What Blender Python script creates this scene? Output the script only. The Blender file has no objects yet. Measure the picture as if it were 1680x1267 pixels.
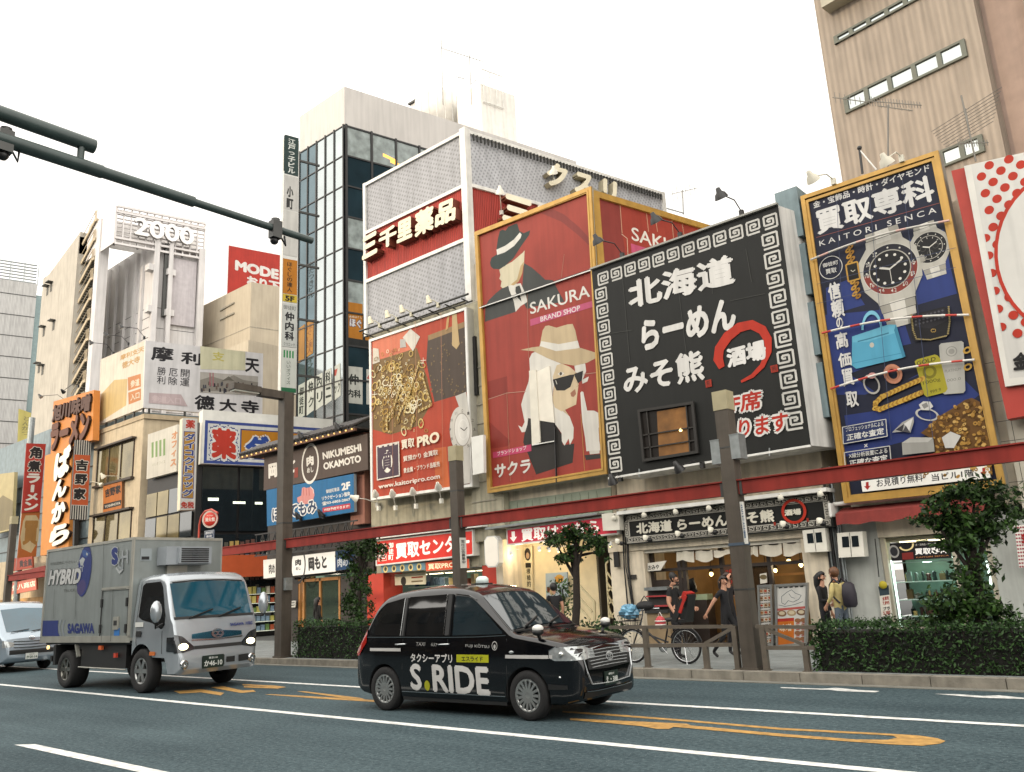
import bpy, bmesh, math, random
from mathutils import Vector, Matrix
SC = bpy.context.scene
COL = SC.collection
rad = math.radians
FPX, PIT, ROL, YAW, EYE = 1363.81, rad(13.614), rad(-2.9528), rad(40.6588), 1.75
_f = Vector((-math.sin(YAW)*math.cos(PIT), math.cos(YAW)*math.cos(PIT), math.sin(PIT)))
_r = Vector((math.cos(YAW), math.sin(YAW), 0)); _u = _r.cross(_f)
CR = math.cos(ROL)*_r + math.sin(ROL)*_u; CU = -math.sin(ROL)*_r + math.cos(ROL)*_u
CP = Vector((0, 0, EYE))
cam = bpy.data.cameras.new('camera'); camo = bpy.data.objects.new('camera', cam); COL.objects.link(camo)
cam.sensor_width = 36; cam.lens = FPX/1680*36; cam.clip_end = 3000; cam.clip_start = .1
camo.matrix_world = Matrix(((CR.x, CU.x, -_f.x, 0), (CR.y, CU.y, -_f.y, 0), (CR.z, CU.z, -_f.z, EYE), (0, 0, 0, 1)))
SC.camera = camo
SUN_EL, SUN_AZ = rad(17), rad(200)
sdir = Vector((math.sin(SUN_AZ)*math.cos(SUN_EL), math.cos(SUN_AZ)*math.cos(SUN_EL), math.sin(SUN_EL)))
wd = bpy.data.worlds.new('World'); SC.world = wd; wd.use_nodes = True
nt = wd.node_tree; bg = nt.nodes['Background']
sky = nt.nodes.new('ShaderNodeTexSky'); sky.sky_type = 'NISHITA'; sky.sun_disc = False
sky.sun_elevation = SUN_EL; sky.sun_rotation = SUN_AZ; sky.dust_density = 4; sky.air_density = 1.5
tcw = nt.nodes.new('ShaderNodeTexCoord'); dt = nt.nodes.new('ShaderNodeVectorMath'); dt.operation = 'DOT_PRODUCT'; nt.links.new(tcw.outputs['Generated'], dt.inputs[0]); dt.inputs[1].default_value = Vector((.42, -.80, .42)).normalized()
mr = nt.nodes.new('ShaderNodeMapRange'); mr.inputs[1].default_value = -1; mr.inputs[2].default_value = 1; mr.inputs[3].default_value = .6; mr.inputs[4].default_value = 2.05; nt.links.new(dt.outputs['Value'], mr.inputs[0])
cl = nt.nodes.new('ShaderNodeVectorMath'); cl.operation = 'SCALE'; cl.inputs[0].default_value = (19.2, 18.5, 17.3); nt.links.new(mr.outputs[0], cl.inputs['Scale'])
mx = nt.nodes.new('ShaderNodeMix'); mx.data_type = 'RGBA'; mx.inputs[0].default_value = .86
nt.links.new(sky.outputs[0], mx.inputs[6]); nt.links.new(cl.outputs[0], mx.inputs[7])
nt.links.new(mx.outputs[2], bg.inputs[0]); bg.inputs[1].default_value = .1
sl = bpy.data.lights.new('sun', 'SUN'); sl.energy = 1.7; sl.angle = rad(2.5); sl.color = (1, .82, .58)
so = bpy.data.objects.new('sun', sl); COL.objects.link(so); so.rotation_euler = (-sdir).to_track_quat('-Z', 'Y').to_euler(); so.location = sdir*60
vs = SC.view_settings; vs.view_transform = 'Standard'; vs.look = 'None'; vs.exposure = 0; vs.gamma = 1
SC.render.engine = 'CYCLES'; SC.cycles.use_denoising = True; SC.cycles.max_bounces = 6; SC.cycles.sample_clamp_indirect = 6
def ray(x, y): return _f + (x-840)/FPX*CR - (y-633.5)/FPX*CU
def onY(x, y, Y):
 d = ray(x, y); return CP + d*(Y/d.y)
def onX(x, y, X):
 d = ray(x, y); return CP + d*(X/d.x)
def gnd(x, y, z=0):
 d = ray(x, y); return CP + d*((z-EYE)/d.z)
SKA = rad(76.5); SKD = Vector((math.cos(SKA), math.sin(SKA), 0)); SKN = Vector((math.sin(SKA), -math.cos(SKA), 0))
EX, EY, EZ = Vector((1, 0, 0)), Vector((0, 1, 0)), Vector((0, 0, 1))
class Pl:
 """a vertical plane: o origin, ux horizontal direction, n outward normal"""
 def __init__(s, o, ux=EX, n=None, uz=EZ):
  s.o = Vector(o); s.ux = Vector(ux).normalized(); s.uz = Vector(uz); s.n = Vector(n).normalized() if n is not None else s.ux.cross(s.uz).normalized()
 def uv(s, x, y):
  d = ray(x, y); t = (s.o-CP).dot(s.n)/d.dot(s.n); p = CP+d*t-s.o
  return (p.dot(s.ux), p.dot(s.uz))
 def P(s, u, v, w=0): return s.o + s.ux*u + s.uz*v + s.n*w
 def px(s, x, y, w=0): u, v = s.uv(x, y); return s.P(u, v, w)
 def off(s, w): return Pl(s.o+s.n*w, s.ux, s.n, s.uz)
def front(Y): return Pl((0, Y, 0), EX, -EY)
def side(x, y, Y): return Pl(Vector((onY(x, y, Y).x, Y, 0)), SKD, SKN)
def lin(c):
 if isinstance(c, str):
  c = c.lstrip('#'); c = [int(c[i:i+2], 16)/255 for i in (0, 2, 4)]
  c = [v/12.92 if v <= .04045 else ((v+.055)/1.055)**2.4 for v in c]
 return tuple(c[:3])
def NN(nt, kind, **kw):
 n = nt.nodes.new(kind)
 for k, v in kw.items():
  if k.startswith('i_'): n.inputs[k[2:].replace('_', ' ')].default_value = v
  else: setattr(n, k, v)
 return n
_M = {}
def M(name, col=None, rough=.6, metal=0., var=.18, scale=3., bump=0., bscale=40., attr=False, spec=.5, emit=0., coat=0., streak=.0, gain=1.):
 if name in _M: return _M[name]
 m = bpy.data.materials.new(name); m.use_nodes = True; t = m.node_tree; L = t.links.new
 b = t.nodes['Principled BSDF']; b.inputs['Roughness'].default_value = rough; b.inputs['Metallic'].default_value = metal
 b.inputs['Specular IOR Level'].default_value = spec; b.inputs['Coat Weight'].default_value = coat; b.inputs['Coat Roughness'].default_value = .05
 tc = NN(t, 'ShaderNodeTexCoord'); ns = NN(t, 'ShaderNodeTexNoise'); ns.inputs['Scale'].default_value = scale; ns.inputs['Detail'].default_value = 6
 L(tc.outputs['Object'], ns.inputs['Vector'])
 rp = NN(t, 'ShaderNodeMapRange'); rp.inputs[1].default_value = .3; rp.inputs[2].default_value = .75; rp.inputs[3].default_value = (1-var)*gain; rp.inputs[4].default_value = (1+var*.25)*gain
 L(ns.outputs[0], rp.inputs[0]); fac = rp.outputs[0]
 if streak:
  mp = NN(t, 'ShaderNodeMapping'); mp.inputs['Scale'].default_value = (2.2, 2.2, .16); L(tc.outputs['Object'], mp.inputs[0])
  n2 = NN(t, 'ShaderNodeTexNoise'); n2.inputs['Scale'].default_value = 2.4; n2.inputs['Detail'].default_value = 5; L(mp.outputs[0], n2.inputs['Vector'])
  r2 = NN(t, 'ShaderNodeMapRange'); r2.inputs[1].default_value = .42; r2.inputs[2].default_value = .68; r2.inputs[3].default_value = 1; r2.inputs[4].default_value = 1-streak
  L(n2.outputs[0], r2.inputs[0]); mu = NN(t, 'ShaderNodeMath', operation='MULTIPLY'); L(fac, mu.inputs[0]); L(r2.outputs[0], mu.inputs[1]); fac = mu.outputs[0]
 mixc = NN(t, 'ShaderNodeVectorMath', operation='SCALE')
 if attr:
  at = NN(t, 'ShaderNodeAttribute'); at.attribute_name = 'Col'; L(at.outputs['Color'], mixc.inputs[0])
 else: mixc.inputs[0].default_value = lin(col)
 L(fac, mixc.inputs['Scale']); L(mixc.outputs[0], b.inputs['Base Color'])
 if emit:
  L(mixc.outputs[0], b.inputs['Emission Color']); b.inputs['Emission Strength'].default_value = emit
 if bump:
  nb = NN(t, 'ShaderNodeTexNoise'); nb.inputs['Scale'].default_value = bscale; nb.inputs['Detail'].default_value = 5; L(tc.outputs['Object'], nb.inputs['Vector'])
  bp = NN(t, 'ShaderNodeBump'); bp.inputs['Strength'].default_value = bump; bp.inputs['Distance'].default_value = .02; L(nb.outputs[0], bp.inputs['Height']); L(bp.outputs[0], b.inputs['Normal'])
 _M[name] = m; return m
PRINT = lambda: M('printed vinyl', attr=True, rough=.5, var=.14, scale=1.1, streak=.14, spec=.22, gain=.73, bump=.25, bscale=1.6)
PAINT = lambda: M('painted surface', attr=True, spec=.3, rough=.55, var=.14, scale=2.5, bump=.08, bscale=60)
LIT = lambda: M('backlit acrylic', attr=True, rough=.35, var=.06, emit=.38)
PLASTIC = lambda: M('coloured plastic', attr=True, rough=.4, var=.1)
CLOTH = lambda: M('cloth', attr=True, rough=.9, var=.22, scale=14, bump=.3, bscale=160)
STEEL = lambda: M('dark steel', '4a4a48', rough=.45, metal=.6, var=.25)
BLACKM = lambda: M('black painted metal', '1b1a1a', rough=.45, var=.3)
WHITEM = lambda: M('white painted metal', 'd8d6d0', rough=.45, var=.16, streak=.15)
GALV = lambda: M('galvanised steel', '8f9494', rough=.45, metal=.7, var=.25, scale=9)
CONC = lambda: M('concrete', '9d9788', rough=.9, var=.25, bump=.3, streak=.3)
def glassy(name, col, rough=.06, **k): return M(name, col, rough=rough, spec=.8, var=.25, coat=.6, **k)
ORG = {}
class MB:
 def __init__(s): s.v = []; s.f = []
 def add(s, vs, fs, m, col=(1, 1, 1), smooth=False):
  n = len(s.v); s.v += [tuple(p) for p in vs]; col = lin(col)
  s.f += [([i+n for i in f], m, col, smooth) for f in fs]; return s
 def poly(s, ps, m, col=(1, 1, 1)): return s.add(ps, [list(range(len(ps)))], m, col)
 def box(s, a, b, m, col=(1, 1, 1), T=None):
  x0, y0, z0 = a; x1, y1, z1 = b
  vs = [Vector(p) for p in ((x0, y0, z0), (x1, y0, z0), (x1, y1, z0), (x0, y1, z0), (x0, y0, z1), (x1, y0, z1), (x1, y1, z1), (x0, y1, z1))]
  if T is not None: vs = [T(p) if callable(T) else T @ p for p in vs]
  return s.add(vs, [(3, 2, 1, 0), (4, 5, 6, 7), (0, 1, 5, 4), (1, 2, 6, 5), (2, 3, 7, 6), (3, 0, 4, 7)], m, col)
 def pbox(s, pl, u0, u1, v0, v1, w0, w1, m, col=(1, 1, 1)):
  u0, u1 = min(u0, u1), max(u0, u1); v0, v1 = min(v0, v1), max(v0, v1)
  return s.box((u0, w0, v0), (u1, w1, v1), m, col, T=lambda p: pl.P(p.x, p.z, p.y))
 def bar(s, a, b, w, h, m, col=(1, 1, 1), up=EZ):
  a, b = Vector(a), Vector(b); d = (b-a); L = d.length; d.normalize()
  x = d.cross(up); x = x.normalized() if x.length > 1e-4 else EX.copy(); y = x.cross(d)
  return s.box((-w/2, 0, -h/2), (w/2, L, h/2), m, col, T=lambda p: a+x*p.x+d*p.y+y*p.z)
 def tube(s, path, r, m, col=(1, 1, 1), n=8, cap=True, smooth=True):
  path = [Vector(p) for p in path]; rs = r if isinstance(r, (list, tuple)) else [r]*len(path)
  vs = []; k = len(path); ref = None
  for i, p in enumerate(path):
   d = (path[min(i+1, k-1)]-path[max(i-1, 0)]).normalized()
   if ref is None: ref = EZ if abs(d.z) < .9 else EX
   x = d.cross(ref); x = x.normalized() if x.length > 1e-5 else EX.copy(); y = d.cross(x).normalized(); ref = x.cross(d)
   vs += [p+(x*math.cos(t)+y*math.sin(t))*rs[i] for t in (2*math.pi*j/n for j in range(n))]
  fs = [(i*n+j, i*n+(j+1) % n, (i+1)*n+(j+1) % n, (i+1)*n+j) for i in range(k-1) for j in range(n)]
  s.add(vs, fs, m, col, smooth)
  if cap: s.add([vs[j] for j in range(n)], [tuple(range(n-1, -1, -1))], m, col); s.add(vs[-n:], [tuple(range(n))], m, col)
  return s
 def lathe(s, prof, o, ax, m, col=(1, 1, 1), n=16, smooth=True):
  ax = Vector(ax).normalized(); return s.tube_prof(prof, Vector(o), ax, m, col, n, smooth)
 def tube_prof(s, prof, o, ax, m, col, n, smooth):
  x = ax.orthogonal().normalized(); y = ax.cross(x)
  vs = [o+ax*h+(x*math.cos(2*math.pi*j/n)+y*math.sin(2*math.pi*j/n))*max(r, 1e-5) for r, h in prof for j in range(n)]
  k = len(prof); fs = [(i*n+j, i*n+(j+1) % n, (i+1)*n+(j+1) % n, (i+1)*n+j) for i in range(k-1) for j in range(n)]
  return s.add(vs, fs, m, col, smooth)
 def ball(s, o, r, m, col=(1, 1, 1), n=10, sq=(1, 1, 1)):
  o = Vector(o); k = max(4, n//2); vs = [];
  for i in range(k+1):
   a = math.pi*i/k
   vs += [o+Vector((math.sin(a)*math.cos(2*math.pi*j/n)*r*sq[0], math.sin(a)*math.sin(2*math.pi*j/n)*r*sq[1], math.cos(a)*r*sq[2])) for j in range(n)]
  return s.add(vs, [(i*n+j, (i+1)*n+j, (i+1)*n+(j+1) % n, i*n+(j+1) % n) for i in range(k) for j in range(n)], m, col, True)
 def build(s, name, parent=None, o=None):
  me = bpy.data.meshes.new(name)
  if o is None:
   if parent is not None: o = ORG[parent.name]
   else:
    xs = [p[0] for p in s.v]; ys = [p[1] for p in s.v]; zs = [p[2] for p in s.v]
    o = Vector(((min(xs)+max(xs))/2, (min(ys)+max(ys))/2, min(zs)))
  o = Vector(o)
  me.from_pydata([(p[0]-o.x, p[1]-o.y, p[2]-o.z) for p in s.v], [], [f[0] for f in s.f])
  ms = []; mi = []
  for f in s.f:
   if f[1] not in ms: ms.append(f[1])
   mi.append(ms.index(f[1]))
  for m in ms: me.materials.append(m)
  me.polygons.foreach_set('material_index', mi); me.polygons.foreach_set('use_smooth', [f[3] for f in s.f])
  ca = me.color_attributes.new('Col', 'FLOAT_COLOR', 'CORNER'); buf = []
  for f in s.f: buf += [f[2][0], f[2][1], f[2][2], 1.]*len(f[0])
  ca.data.foreach_set('color', buf); me.update()
  ob = bpy.data.objects.new(name, me); COL.objects.link(ob); ORG[ob.name] = o
  if parent is not None: ob.parent = parent
  else: ob.location = o
  return ob
def tag(o, label=None, cat=None, group=None, kind=None):
 for k, v in (('label', label), ('category', cat), ('group', group), ('kind', kind)):
  if v: o[k] = v
 return o
def T(name, label, cat, loc, group=None):
 e = bpy.data.objects.new(name, None); COL.objects.link(e); e.location = loc; e.empty_display_size = .2; ORG[e.name] = Vector(loc)
 return tag(e, label, cat, group)
def copy_tree(o, parent=None):
 c = o.copy(); COL.objects.link(c)
 if parent is not None: c.parent = parent; c.matrix_parent_inverse = o.matrix_parent_inverse.copy()
 for ch in [k for k in SC.objects if k.parent == o]: copy_tree(ch, c)
 ORG[c.name] = ORG.get(o.name, Vector()); return c
_G = {}
def glyphs(s):
 if s not in _G:
  cu = bpy.data.curves.new('t', 'FONT'); cu.body = s; cu.resolution_u = 3
  ob = bpy.data.objects.new('t', cu); me = bpy.data.meshes.new_from_object(ob)
  vs = [(v.co.x, v.co.y) for v in me.vertices]; fs = [tuple(p.vertices) for p in me.polygons]
  bpy.data.objects.remove(ob); bpy.data.curves.remove(cu); bpy.data.meshes.remove(me)
  xs = [p[0] for p in vs] or [0, 1]; ys = [p[1] for p in vs] or [0, 1]
  _G[s] = (vs, fs, (min(xs), max(xs), min(ys), max(ys)))
 return _G[s]
_DIR8 = [(math.cos(k*math.pi/4), math.sin(k*math.pi/4)) for k in range(8)]
class Sheet:
 """collects flat print on plane pl; positions in photo pixels (or plane metres with raw=True), lifted layer by layer"""
 def __init__(s, pl, mb=None, m=None, base=.0): s.pl = pl; s.mb = mb or MB(); s.m = m or PRINT(); s.base = base; s.k = 0.; s.raw = False
 def q(s, p): return p if s.raw else s.pl.uv(*p)
 def lay(s, d=.00014): s.k += d; return s.base+.0008+s.k
 def face(s, uvs, col, w): s.mb.add([s.pl.P(u, v, w) for u, v in uvs], [list(range(len(uvs)))], s.m, col)
 def poly(s, ps, col):
  uv = [s.q(p) for p in ps]; w = s.lay()
  a = sum(uv[i][0]*uv[(i+1) % len(uv)][1]-uv[(i+1) % len(uv)][0]*uv[i][1] for i in range(len(uv)))
  s.face(uv if a > 0 else uv[::-1], col, w); return s
 def rect(s, p0, p1, col):
  (a, b), (c, d) = s.q(p0), s.q(p1); w = s.lay(); s.face([(min(a, c), min(b, d)), (max(a, c), min(b, d)), (max(a, c), max(b, d)), (min(a, c), max(b, d))], col, w); return s
 def frame(s, p0, p1, t, col):
  (a, b), (c, d) = s.q(p0), s.q(p1); a, c = min(a, c), max(a, c); b, d = min(b, d), max(b, d); w = s.lay()
  for r in ((a, b, c, b+t), (a, d-t, c, d), (a, b+t, a+t, d-t), (c-t, b+t, c, d-t)): s.face([(r[0], r[1]), (r[2], r[1]), (r[2], r[3]), (r[0], r[3])], col, w)
  return s
 def ell(s, c, rx, ry, col, n=28, ang=0, a0=0, a1=360, rin=0):
  u, v = s.q(c); w = s.lay(); ca, sa = math.cos(ang), math.sin(ang)
  pt = lambda t, k: (u+k*(rx*math.cos(t)*ca-ry*math.sin(t)*sa), v+k*(rx*math.cos(t)*sa+ry*math.sin(t)*ca))
  ts = [rad(a0+(a1-a0)*i/n) for i in range(n+1)]
  if rin:
   for i in range(n): s.face([pt(ts[i], rin), pt(ts[i], 1), pt(ts[i+1], 1), pt(ts[i+1], rin)], col, w)
  else: s.face([pt(t, 1) for t in (ts[:-1] if a1-a0 >= 360 else ts)], col, w)
  return s
 def line(s, ps, t, col):
  uv = [s.q(p) for p in ps]; w = s.lay(); s.k += .00004*len(uv)
  for (a, b), (c, d) in zip(uv, uv[1:]):
   L = math.hypot(c-a, d-b) or 1; nx, ny = -(d-b)/L*t/2, (c-a)/L*t/2
   s.face([(a-nx, b-ny), (c-nx, d-ny), (c+nx, d+ny), (a+nx, b+ny)], col, w); w += .00004
  return s
 def _put(s, txt, M2, col, bold, w):
  vs, fs, bb = glyphs(txt); sc = .5*(abs(M2[0])+abs(M2[3]))
  offs = [(0, 0)] if not bold else [(dx*bold, dy*bold) for dx, dy in (_DIR8 if bold > .045 else _DIR8[::2])+[(0, 0)]]
  for i, (dx, dy) in enumerate(offs):
   s.mb.add([s.pl.P(M2[0]*(x+dx)+M2[1]*(y+dy)+M2[4], M2[2]*(x+dx)+M2[3]*(y+dy)+M2[5], w+i*.00012) for x, y in vs], fs, s.m, col)
 def text(s, txt, bl, br, tl, col, bold=.02, out=None, depth=0):
  """ink box of txt fitted to the corners bottom-left, bottom-right, top-left; out=(colour, width) puts an outline behind"""
  a, b, c = s.q(bl), s.q(br), s.q(tl); x0, x1, y0, y1 = glyphs(txt)[2]
  x0 -= bold; x1 += bold; y0 -= bold; y1 += bold; W = (x1-x0) or 1; H = (y1-y0) or 1
  m = [(b[0]-a[0])/W, (c[0]-a[0])/H, (b[1]-a[1])/W, (c[1]-a[1])/H, 0, 0]
  m[4] = a[0]-m[0]*x0-m[1]*y0; m[5] = a[1]-m[2]*x0-m[3]*y0
  for oc, ow in ([out] if isinstance(out, tuple) else (out or [])): s._put(txt, m, oc, ow, s.lay()); s.k += .0012
  if depth:
   s._put(txt, m, col, bold, s.base+depth[0]); vs, fs, _ = glyphs(txt); ed = {}
   for f in fs:
    for i in range(len(f)):
     e = (f[i], f[(i+1) % len(f)]); ed[e] = 1
   rim = [e for e in ed if (e[1], e[0]) not in ed]
   for dx, dy in ([(0, 0)] if not bold else [(dx*bold, dy*bold) for dx, dy in _DIR8[::2]]):
    pt = lambda i, w: s.pl.P(m[0]*(vs[i][0]+dx)+m[1]*(vs[i][1]+dy)+m[4], m[2]*(vs[i][0]+dx)+m[3]*(vs[i][1]+dy)+m[5], w)
    for a_, b_ in rim: s.mb.add([pt(a_, s.base), pt(a_, s.base+depth[0]), pt(b_, s.base+depth[0]), pt(b_, s.base)], [(0, 1, 2, 3)], s.m, depth[1])
  else: s._put(txt, m, col, bold, s.lay()); s.k += .0012 if bold else 0
  return s
 def tbox(s, txt, p0, p1, col, bold=.02, **k):
  (a, b), (c, d) = s.q(p0), s.q(p1); r = s.raw; s.raw = True; s.text(txt, (a, d), (c, d), (a, b), col, bold, **k); s.raw = r; return s
 def vtext(s, txt, p0, p1, col, bold=.02, gap=.08, **k):
  (a, b), (c, d) = s.q(p0), s.q(p1); n = len(txt); h = (b-d)/n; r = s.raw; s.raw = True
  for i, ch in enumerate(txt):
   if ch == ' ': continue
   g = glyphs(ch)[2]; sx = (g[1]-g[0]); sy = g[3]-g[2]; fw = min(1, max(.12, sx/.86)); fh = min(1, max(.1, sy/.88))
   if ch == 'ー': fw, fh = .14, .9
   cx, cy = (a+c)/2, b-h*(i+.5); w2 = (c-a)/2*fw; h2 = h*(1-gap)/2*fh
   s.text('｜' if ch == 'ー' else ch, (cx-w2, cy-h2), (cx+w2, cy-h2), (cx-w2, cy+h2), col, bold, **k)
  s.raw = r; return s
 def build(s, name, parent=None): return s.mb.build(name, parent)
RNG = random.Random(11)
def slab(mb, pl, tl, br, thick, m, col, w=0):
 (a, b), (c, d) = pl.uv(*tl), pl.uv(*br); mb.pbox(pl, a, c, d, b, w-thick, w, m, col); return (a, c, d, b)
# ================================================================ ground
def asphalt():
 m = bpy.data.materials.new('asphalt'); m.use_nodes = True; t = m.node_tree; L = t.links.new; b = t.nodes['Principled BSDF']
 tc = NN(t, 'ShaderNodeTexCoord'); big = NN(t, 'ShaderNodeTexNoise', i_Scale=.35, i_Detail=5.); fine = NN(t, 'ShaderNodeTexNoise', i_Scale=17., i_Detail=7., i_Roughness=.82); sp = NN(t, 'ShaderNodeTexVoronoi', i_Scale=21.)
 mp = NN(t, 'ShaderNodeMapping'); mp.inputs['Scale'].default_value = (.12, 1.5, 1); L(tc.outputs['Object'], mp.inputs[0]); tr = NN(t, 'ShaderNodeTexNoise', i_Scale=1.1, i_Detail=3.); L(mp.outputs[0], tr.inputs[0])
 for n in (big, fine, sp): L(tc.outputs['Object'], n.inputs['Vector'])
 cr = NN(t, 'ShaderNodeValToRGB'); cr.color_ramp.elements[0].position = .70; cr.color_ramp.elements[0].color = (.022, .037, .044, 1); cr.color_ramp.elements[1].position = 1.0; cr.color_ramp.elements[1].color = (.078, .112, .122, 1)
 a1 = NN(t, 'ShaderNodeMath', operation='MULTIPLY_ADD'); L(big.outputs[0], a1.inputs[0]); a1.inputs[1].default_value = .3;
 a2 = NN(t, 'ShaderNodeMath', operation='MULTIPLY_ADD'); L(fine.outputs[0], a2.inputs[0]); a2.inputs[1].default_value = 1.15;
 a3 = NN(t, 'ShaderNodeMath', operation='MULTIPLY'); L(tr.outputs[0], a3.inputs[0]); a3.inputs[1].default_value = .2
 L(a3.outputs[0], a2.inputs[2]); L(a2.outputs[0], a1.inputs[2]); L(a1.outputs[0], cr.inputs[0])
 ad = NN(t, 'ShaderNodeMixRGB', blend_type='ADD'); L(cr.outputs[0], ad.inputs[1]); r = NN(t, 'ShaderNodeMapRange'); r.inputs[1].default_value = .16; r.inputs[2].default_value = .05; r.inputs[3].default_value = 0; r.inputs[4].default_value = 1
 L(sp.outputs['Distance'], r.inputs[0]); L(r.outputs[0], ad.inputs[0]); ad.inputs[2].default_value = (.13, .14, .14, 1)
 L(ad.outputs[0], b.inputs['Base Color']); b.inputs['Roughness'].default_value = .82; b.inputs['Specular IOR Level'].default_value = .16
 bp = NN(t, 'ShaderNodeBump', i_Strength=.5, i_Distance=.01); L(sp.outputs['Distance'], bp.inputs['Height']); L(bp.outputs[0], b.inputs['Normal'])
 return m
def paving():
 m = bpy.data.materials.new('paving blocks'); m.use_nodes = True; t = m.node_tree; L = t.links.new; b = t.nodes['Principled BSDF']
 tc = NN(t, 'ShaderNodeTexCoord'); br = NN(t, 'ShaderNodeTexBrick', i_Scale=3.2, i_Mortar_Size=.008); br.inputs['Color1'].default_value = (.30, .33, .32, 1); br.inputs['Color2'].default_value = (.24, .26, .255, 1); br.inputs['Mortar'].default_value = (.12, .12, .12, 1)
 L(tc.outputs['Object'], br.inputs['Vector']); n = NN(t, 'ShaderNodeTexNoise', i_Scale=2.5, i_Detail=6.); L(tc.outputs['Object'], n.inputs['Vector'])
 mu = NN(t, 'ShaderNodeMixRGB', blend_type='MULTIPLY'); mu.inputs[0].default_value = .55; L(br.outputs[0], mu.inputs[1]); L(n.outputs[0], mu.inputs[2]); L(mu.outputs[0], b.inputs['Base Color']); b.inputs['Roughness'].default_value = .75
 return m
mb = MB(); mb.poly([(-900, -900, -.25), (900, -900, -.25), (900, 900, -.25), (-900, 900, -.25)], M('bare ground', '6d6a64', rough=.95)); tag(mb.build('ground'), kind='structure')
mb = MB(); mb.poly([(-220, -12, 0), (70, -12, 0), (70, 13.83, 0), (-220, 13.83, 0)], asphalt()); tag(mb.build('road', o=(0, 0, 0)), kind='structure')
mb = MB(); mb.box((-220, 14.04, -.2), (70, 19.9, .15), paving()); mb.box((-220, 19.9, -.2), (70, 120, .12), M('side street asphalt', '4a4d4d', rough=.9)); tag(mb.build('pavement', o=(0, 0, 0)), kind='structure')
mb = MB(); KM = M('kerb stone', '8a8478', rough=.9, var=.35, scale=5, bump=.3, streak=.3)
x = -80.
while x < 12: mb.box((x+.006, 13.83, -.2), (x+.994, 14.036, .155), KM); x += 1.0
mb.box((-80, 13.62, 0.001), (12, 13.828, .012), M('gutter concrete', '77756c', rough=.9, var=.3)); tag(mb.build('kerb'), kind='structure')
def road_paint(name, col, polys, pix=True):
 m = M('road paint '+col, col, rough=.7, var=.5, scale=9, bump=.15)
 mb = MB()
 for i, ps in enumerate(polys):
  q = [gnd(x, y, .004) if pix else Vector((x, y, .004)) for x, y in ps]
  a = sum(q[k].x*q[(k+1) % len(q)].y-q[(k+1) % len(q)].x*q[k].y for k in range(len(q)))
  mb.poly([(p.x, p.y, .004+.0005*(i % 5)) for p in (q if a > 0 else q[::-1])], m)
 return tag(mb.build(name), kind='structure')
road_paint('road_marking', 'e4e4e0', [[(-120, 8.05), (12, 8.05), (12, 8.2), (-120, 8.2)], [(-120, 10.86), (12, 10.86), (12, 11.0), (-120, 11.0)],
 [(-13.25, 4.6), (-7.2, 4.6), (-7.2, 4.77), (-13.0, 4.77)], [(-22, 4.6), (-18, 4.6), (-18, 4.77), (-22, 4.77)], [(-1, 4.6), (4, 4.6), (4, 4.77), (-1, 4.77)]], False)
z8 = lambda pts: [(1000+x/2.4706, 1020+y/2.4706) for x, y in pts]
road_paint('road_marking', 'b58b4a', [
 z8([(-190, 362), (0, 374), (300, 397), (700, 431), (1100, 452), (1250, 461), (1250, 466), (1160, 463), (1100, 459), (700, 439), (300, 404), (0, 381), (-190, 368)]),
 z8([(1150, 463), (1250, 461), (1330, 473), (1362, 484), (1342, 494), (1270, 503), (1130, 497), (1128, 479), (1166, 470)]),
 z8([(1130, 479), (1130, 497), (1000, 488), (700, 466), (330, 433), (330, 421), (700, 455), (1000, 478)]),
 z8([(-160, 392), (0, 400), (200, 409), (312, 414), (330, 421), (330, 433), (260, 427), (240, 436), (190, 435), (130, 424), (0, 412), (-160, 399)]),
 [(487, 1134.5), (500, 1134.5), (590, 1145), (600, 1148), (560, 1145)], [(434, 1139.5), (445, 1139), (560, 1145), (618, 1149), (618, 1152), (520, 1146)],
 [(285, 1134), (330, 1131), (368, 1137), (362, 1141), (330, 1136), (295, 1138)], [(345, 1128), (366, 1126), (398, 1133), (415, 1132), (420, 1135), (395, 1137), (372, 1133)], [(398, 1122.5), (452, 1125), (470, 1127.5), (455, 1130), (400, 1128), (400, 1126), (445, 1127), (398, 1124.5)]])
road_paint('road_marking', 'd4d4d0', [[(1280, 1127.5), (1350, 1130), (1372, 1128.5), (1408, 1132), (1443, 1134), (1436, 1136), (1380, 1134), (1360, 1132), (1282, 1129)],
 [(1533, 1138.5), (1570, 1139), (1612, 1142), (1640, 1141), (1680, 1145), (1680, 1147), (1612, 1145), (1580, 1142.5)]])
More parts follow.
